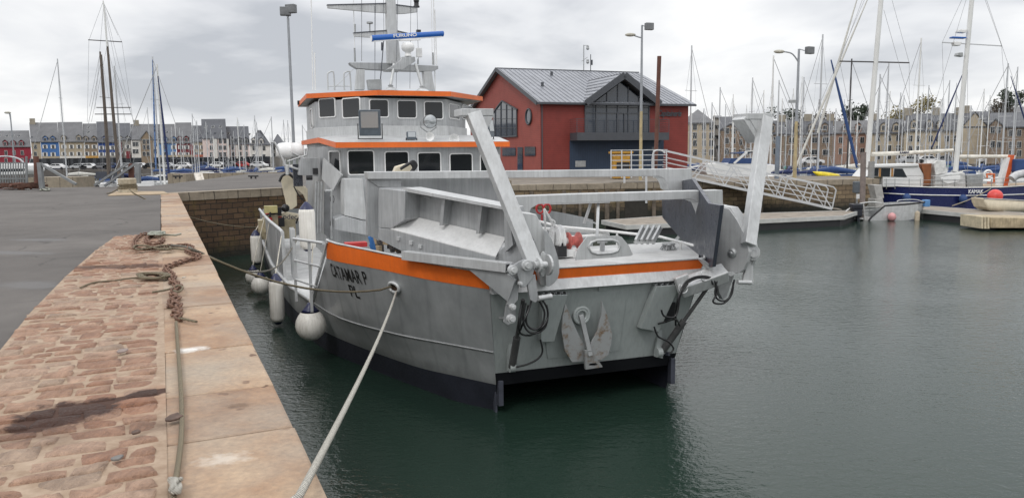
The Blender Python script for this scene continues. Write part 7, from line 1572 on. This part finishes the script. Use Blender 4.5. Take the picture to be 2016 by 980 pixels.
for lst, m_, nm_ in ((((1875, 75), (1903, 76), (1903, 73), (1875, 72)), MC['radar_blue'], 'radar_bar'), (((1886, 64), (1902, 65), (1904, 58), (1888, 58)), HLW, 'radome'), (((1880, 90), (1892, 90), (1894, 82), (1878, 82)), HLW, 'radar_pedestal'), (((1884, 110), (1897, 112), (1896, 103), (1886, 104)), STEEL, 'deck_light')):
    h = MB(); h.prism([T_(x, y, 1.4) for x, y in lst], (0, .45, 0)); h.build(nm_, m_, mz, bevel=.04) if False else h.build(nm_, m_, nk, bevel=.04)
h = MB(); h.tube([T_(1716, 304, 1.6), T_(1790, 301, 1.55), T_(1876, 296, 1.5)], [.17, .16, .13], 10); bmo = h.build('boom', paint('boom_cream', (.66, .63, .56), .5), nk)
p = T_(1781, 300.5, 1.38); text('boom_name', 'KAMAK', p, (1, 0, .03), (0, 0, 1), .26, NAVY, bmo, .005, width=.74, font_scale=2.5)
h = MB(); h.tube([T_(1886, 309, 1.6), T_(1990, 308, 1.6)], [.17, .13], 10); h.build('boom', paint('boom_cream', (.66, .63, .56)), nk)
h = MB(); h.prism([T_(x, y, 1.2) for x, y in ((1966, 369), (1984, 312), (2000, 306), (1986, 369))], (0, .5, 0)); h.build('stern_arch', HLW, nk); h = MB(); h.prism([T_(x, y, 1.15) for x, y in ((1976, 366), (1991, 305), (1998, 305), (1984, 366))], (0, .5, 0)); h.build('arch_stripe', paint('stripe_orange', (.60, .11, .03), .5), nk)
h = MB()
c = T_(1945, 343, .6); h.tube([c + V((.28 * math.cos(a), 0, .28 * math.sin(a))) for a in [k * PI / 8 for k in range(16)]], .09, 8, 0, True); h.build('lifebuoy', HLW, nk); h = MB(); h.tube([T_(1943, 350, .55), T_(1943, 343, .55), T_(1957, 343, .55), T_(1957, 360, .55), T_(1944, 360, .55)], .09, 6); h.build('liferaft_frame', paint('raft_orange', (.62, .14, .03), .5), nk)
h = MB()
for x in (1745, 1762, 1790, 1812, 1834, 1856, 1880, 1908, 1930, 1952, 1975, 2000, 2020): h.bar(T_(x, 372, .35), T_(x, 352, .35), .035)
for y in (352, 360): h.tube([T_(1740, y + 2, .6), T_(1790, y + 3, .35), T_(1900, y + 2, .3), T_(2030, y - 3, .4)], .02, 5)
h.build('guard_rail', STEEL, nk)
h = MB()
for a, b in (((1745, -100), (1560, 330)), ((1790, 124), (1745, -40)), ((1653, 121), (1720, -60)), ((1790, 124), (1790, 360)), ((1653, 121), (1700, 350)), ((1740, 20), (1830, 340)), ((1920, -60), (1800, 340)), ((1972, 91), (1925, -40)), ((1972, 91), (1990, 350)), ((1855, 84), (1912, -40)), ((1855, 84), (1862, 340)), ((1922, -60), (2060, 350)), ((1905, 90), (1905, 340))): h.cut(); h.cyl(T_(*a, 1.6), T_(*b, 1.4), .014, None, 4)
h.each('stay', RIG, nk)
h = MB()
for x, y in ((1785, 390), (1896, 392)): h.cut(); h.ball(T_(x, y, -.5), .3, 12, 0, (1, 1, 1.2))
for o in h.each('fender', CVB, None, at=None): o.location = nk.location; tag(o, 'blue ball fender on the navy ketch ' + ('bow half' if o.data.vertices[0].co.x < 0 else 'below the hull name'), 'fender', 'blue fenders of the navy ketch')
rope('mooring_line', sag(T_(1950, 372, -.5) + nk.location, G(1875, 405, .75), .1, 8), .03, ROPE, 'tan mooring line from the navy ketch to the narrow pontoon')
# stern dinghy hanging at the right edge and outboard clutter
sd2 = empty('hanging_dinghy', nk.location + T_(2012, 350, 0)); tag(sd2, 'grey inflatable dinghy hung at the stern of the navy ketch', 'dinghy'); h = MB(); h.tube(curve([T_(1992, 352) - T_(2012, 350), T_(2004, 344) - T_(2012, 350), T_(2030, 340) - T_(2012, 350), T_(2060, 338) - T_(2012, 350)]), .3, 10); h.build('tube', paint('inflatable_grey', (.5, .5, .5), .5), sd2)
h = MB(); h.box(T_(2010, 326, 1) - T_(2012, 350), (1.2, .6, 1.0)); h.build('blue_cover', CVB, sd2, bevel=.1)
# ================================================================== lock, left
LKG = paint('lock_steel', (.21, .22, .225), .6, .2, .2, 3)
def frame_post(name, lab, post, braces, Y, wd=.19, zb=3.0, cat='lock frame'):
    px0, y0, px1, y1 = post; b = D(px1, y1, Y); e = empty(name, b); tag(e, lab, cat)
    h = MB(); h.bar(D(px1, y1, Y) - b, D(px0, y0, Y) - b, wd); h.build('post', LKG, e)
    for a0, a1, c0_, c1_ in braces: h = MB(); h.bar(D(a0, a1, Y) - b, D(c0_, c1_, Y) - b, .11); h.build('brace', LKG, e)
    return e
frame_post('lock_brace', 'steel post with slanting brace at the left side of the lock', (78, 320, 83, 371), [(82, 324, 150, 363)], 37.5)
frame_post('lock_brace', 'steel frame with two crossing braces right of the lock opening', (271, 322, 272, 361), [(252, 322, 186, 365), (267, 322, 206, 366)], 40, .22)
pile(258, 322, 259, 362, 40.3, .14, RSTP, 'rusty brown post between the braces of the lock frame', 'post', 'lock_post'); pile(71, 308, 73, 360, 38, .12, RSTP, 'dark rusty post beside the left lock frame', 'post', 'lock_post')
w_ = wall(D(330, 350, 74).xy, D(570, 350, 74).xy, -1, 3.0, 1.0, COPG, 'lock_wall'); tag(w_, 'pale stone lock wall beyond the quay end, left of the deckhouse', 'wall')
w_ = wall(D(55, 350, 68).xy, D(150, 350, 68).xy, -1, 2.9, 3.0, COPG, 'lock_wall'); tag(w_, 'pale stone block wall at the far left beyond the asphalt', 'wall')
w_ = wall(D(342, 350, 66).xy, D(366, 350, 66).xy, -1, 3.1, 2.0, COPG, 'lock_pier'); tag(w_, 'short stone pier beside the white sloping beam', 'wall')
sbm = MB(); sbm.bar(D(394, 362, 63), D(388, 342, 64), .5, .2); sbm.bar(D(402, 362, 63), D(396, 342, 64), .15, .25); o = sbm.build('sloping_beam', paint('beam_cream', (.55, .51, .45), .6), None); tag(o, 'cream sloping steel beam standing in the lock', 'beam')
w_ = MB(); w_.span((-.9, -.3, 0), (.9, .3, .5)); 
for px, lab in ((350, 'left of the two dark mooring cleats on the lock side'), (499, 'right of the two dark mooring cleats on the lock side')):
    c = G(px, 352, 3.0); m = MB(); m.bar((-.35, 0, .18), (.35, 0, .18), .1); m.cyl((-.15, 0, 0), (-.15, 0, .2), .06); m.cyl((.15, 0, 0), (.15, 0, .2), .06); o = m.build('mooring_cleat', DARK, None); o.location = c; tag(o, lab, 'cleat')
# steel fence, covered launch and heap of rusty bars at the left edge
fn = empty('steel_fence', G(20, 372, 3.0)); tag(fn, 'grey barred steel fence at the left edge', 'fence'); Yf = fn.location.y; T_ = lambda x, y: D(x, y, Yf) - fn.location
h = MB()
for x in range(-4, 56, 5): h.bar(T_(x, 321), T_(x, 360), .04)
h.bar(T_(-6, 321), T_(54, 321), .07); h.bar(T_(-6, 352), T_(54, 352), .06); h.bar(T_(52, 308), T_(53, 362), .08); h.build('fence_bars', LKG, fn)
lb = empty('passenger_launch', V((*D(15, 345, 74).xy, 0))); tag(lb, 'white passenger launch with rounded canopy behind the fence', 'boat'); T_ = lambda x, y, d=0: D(x, y, 74 + d) - lb.location
h = MB(); h.prism([T_(x, y) for x, y in ((-30, 346), (48, 344), (52, 336), (50, 326), (40, 322), (-30, 322))], (0, 3, 0)); h.build('hull', HLW, lb, bevel=.1); h = MB(); h.prism([T_(x, y, -.02) for x, y in ((-28, 339), (48, 337), (49, 332), (-28, 333))], (0, .02, 0)); h.build('window', HGL, lb)
h = MB(); 
for d in (0, 2.8): h.tube(curve([T_(x, y, d) for x, y in ((-30, 310), (10, 308), (32, 311), (44, 318), (50, 328))]), .09, 6)
h.loft([[T_(x, y, d) for x, y in ((-30, 310), (10, 308), (32, 311), (44, 318))] for d in (0, 2.8)], 0); h.build('canopy', paint('canopy_grey', (.45, .45, .47), .5), lb)
hp = empty('scrap_heap', G(30, 374, 3.0)); tag(hp, 'low heap of rusty steel bars and hose at the left edge', 'scrap heap'); T_ = lambda x, y: D(x, y, hp.location.y) - hp.location
h = MB()
for k in range(22):
    x = RN.uniform(-20, 60); y = RN.uniform(362, 373); h.bar(T_(x, y) + V((0, RN.uniform(-.6, .6), 0)), T_(x + RN.uniform(18, 40), y + RN.uniform(-3, 4)) + V((0, RN.uniform(-.6, .6), 0)), RN.uniform(.04, .12))
h.build('steel_bars', [paint('heap_rust', (.10, .05, .035), .85, 0, .5, 3)], hp); h = MB(); h.tube(curve([T_(x, y) for x, y in ((-10, 372), (14, 366), (40, 362), (56, 366), (62, 372))]), .06, 6); h.build('hose', paint('hose_rust', (.16, .06, .035), .7), hp)
rope('rope_coil', curve([G(88 + 9 * math.cos(a * .7), 372 + 2.5 * math.sin(a), 3.05) for a in [k * .5 for k in range(30)]], 3), .03, paint('rope_grey_green', (.3, .31, .26)), 'pale heap of rope at the foot of the left lock post')
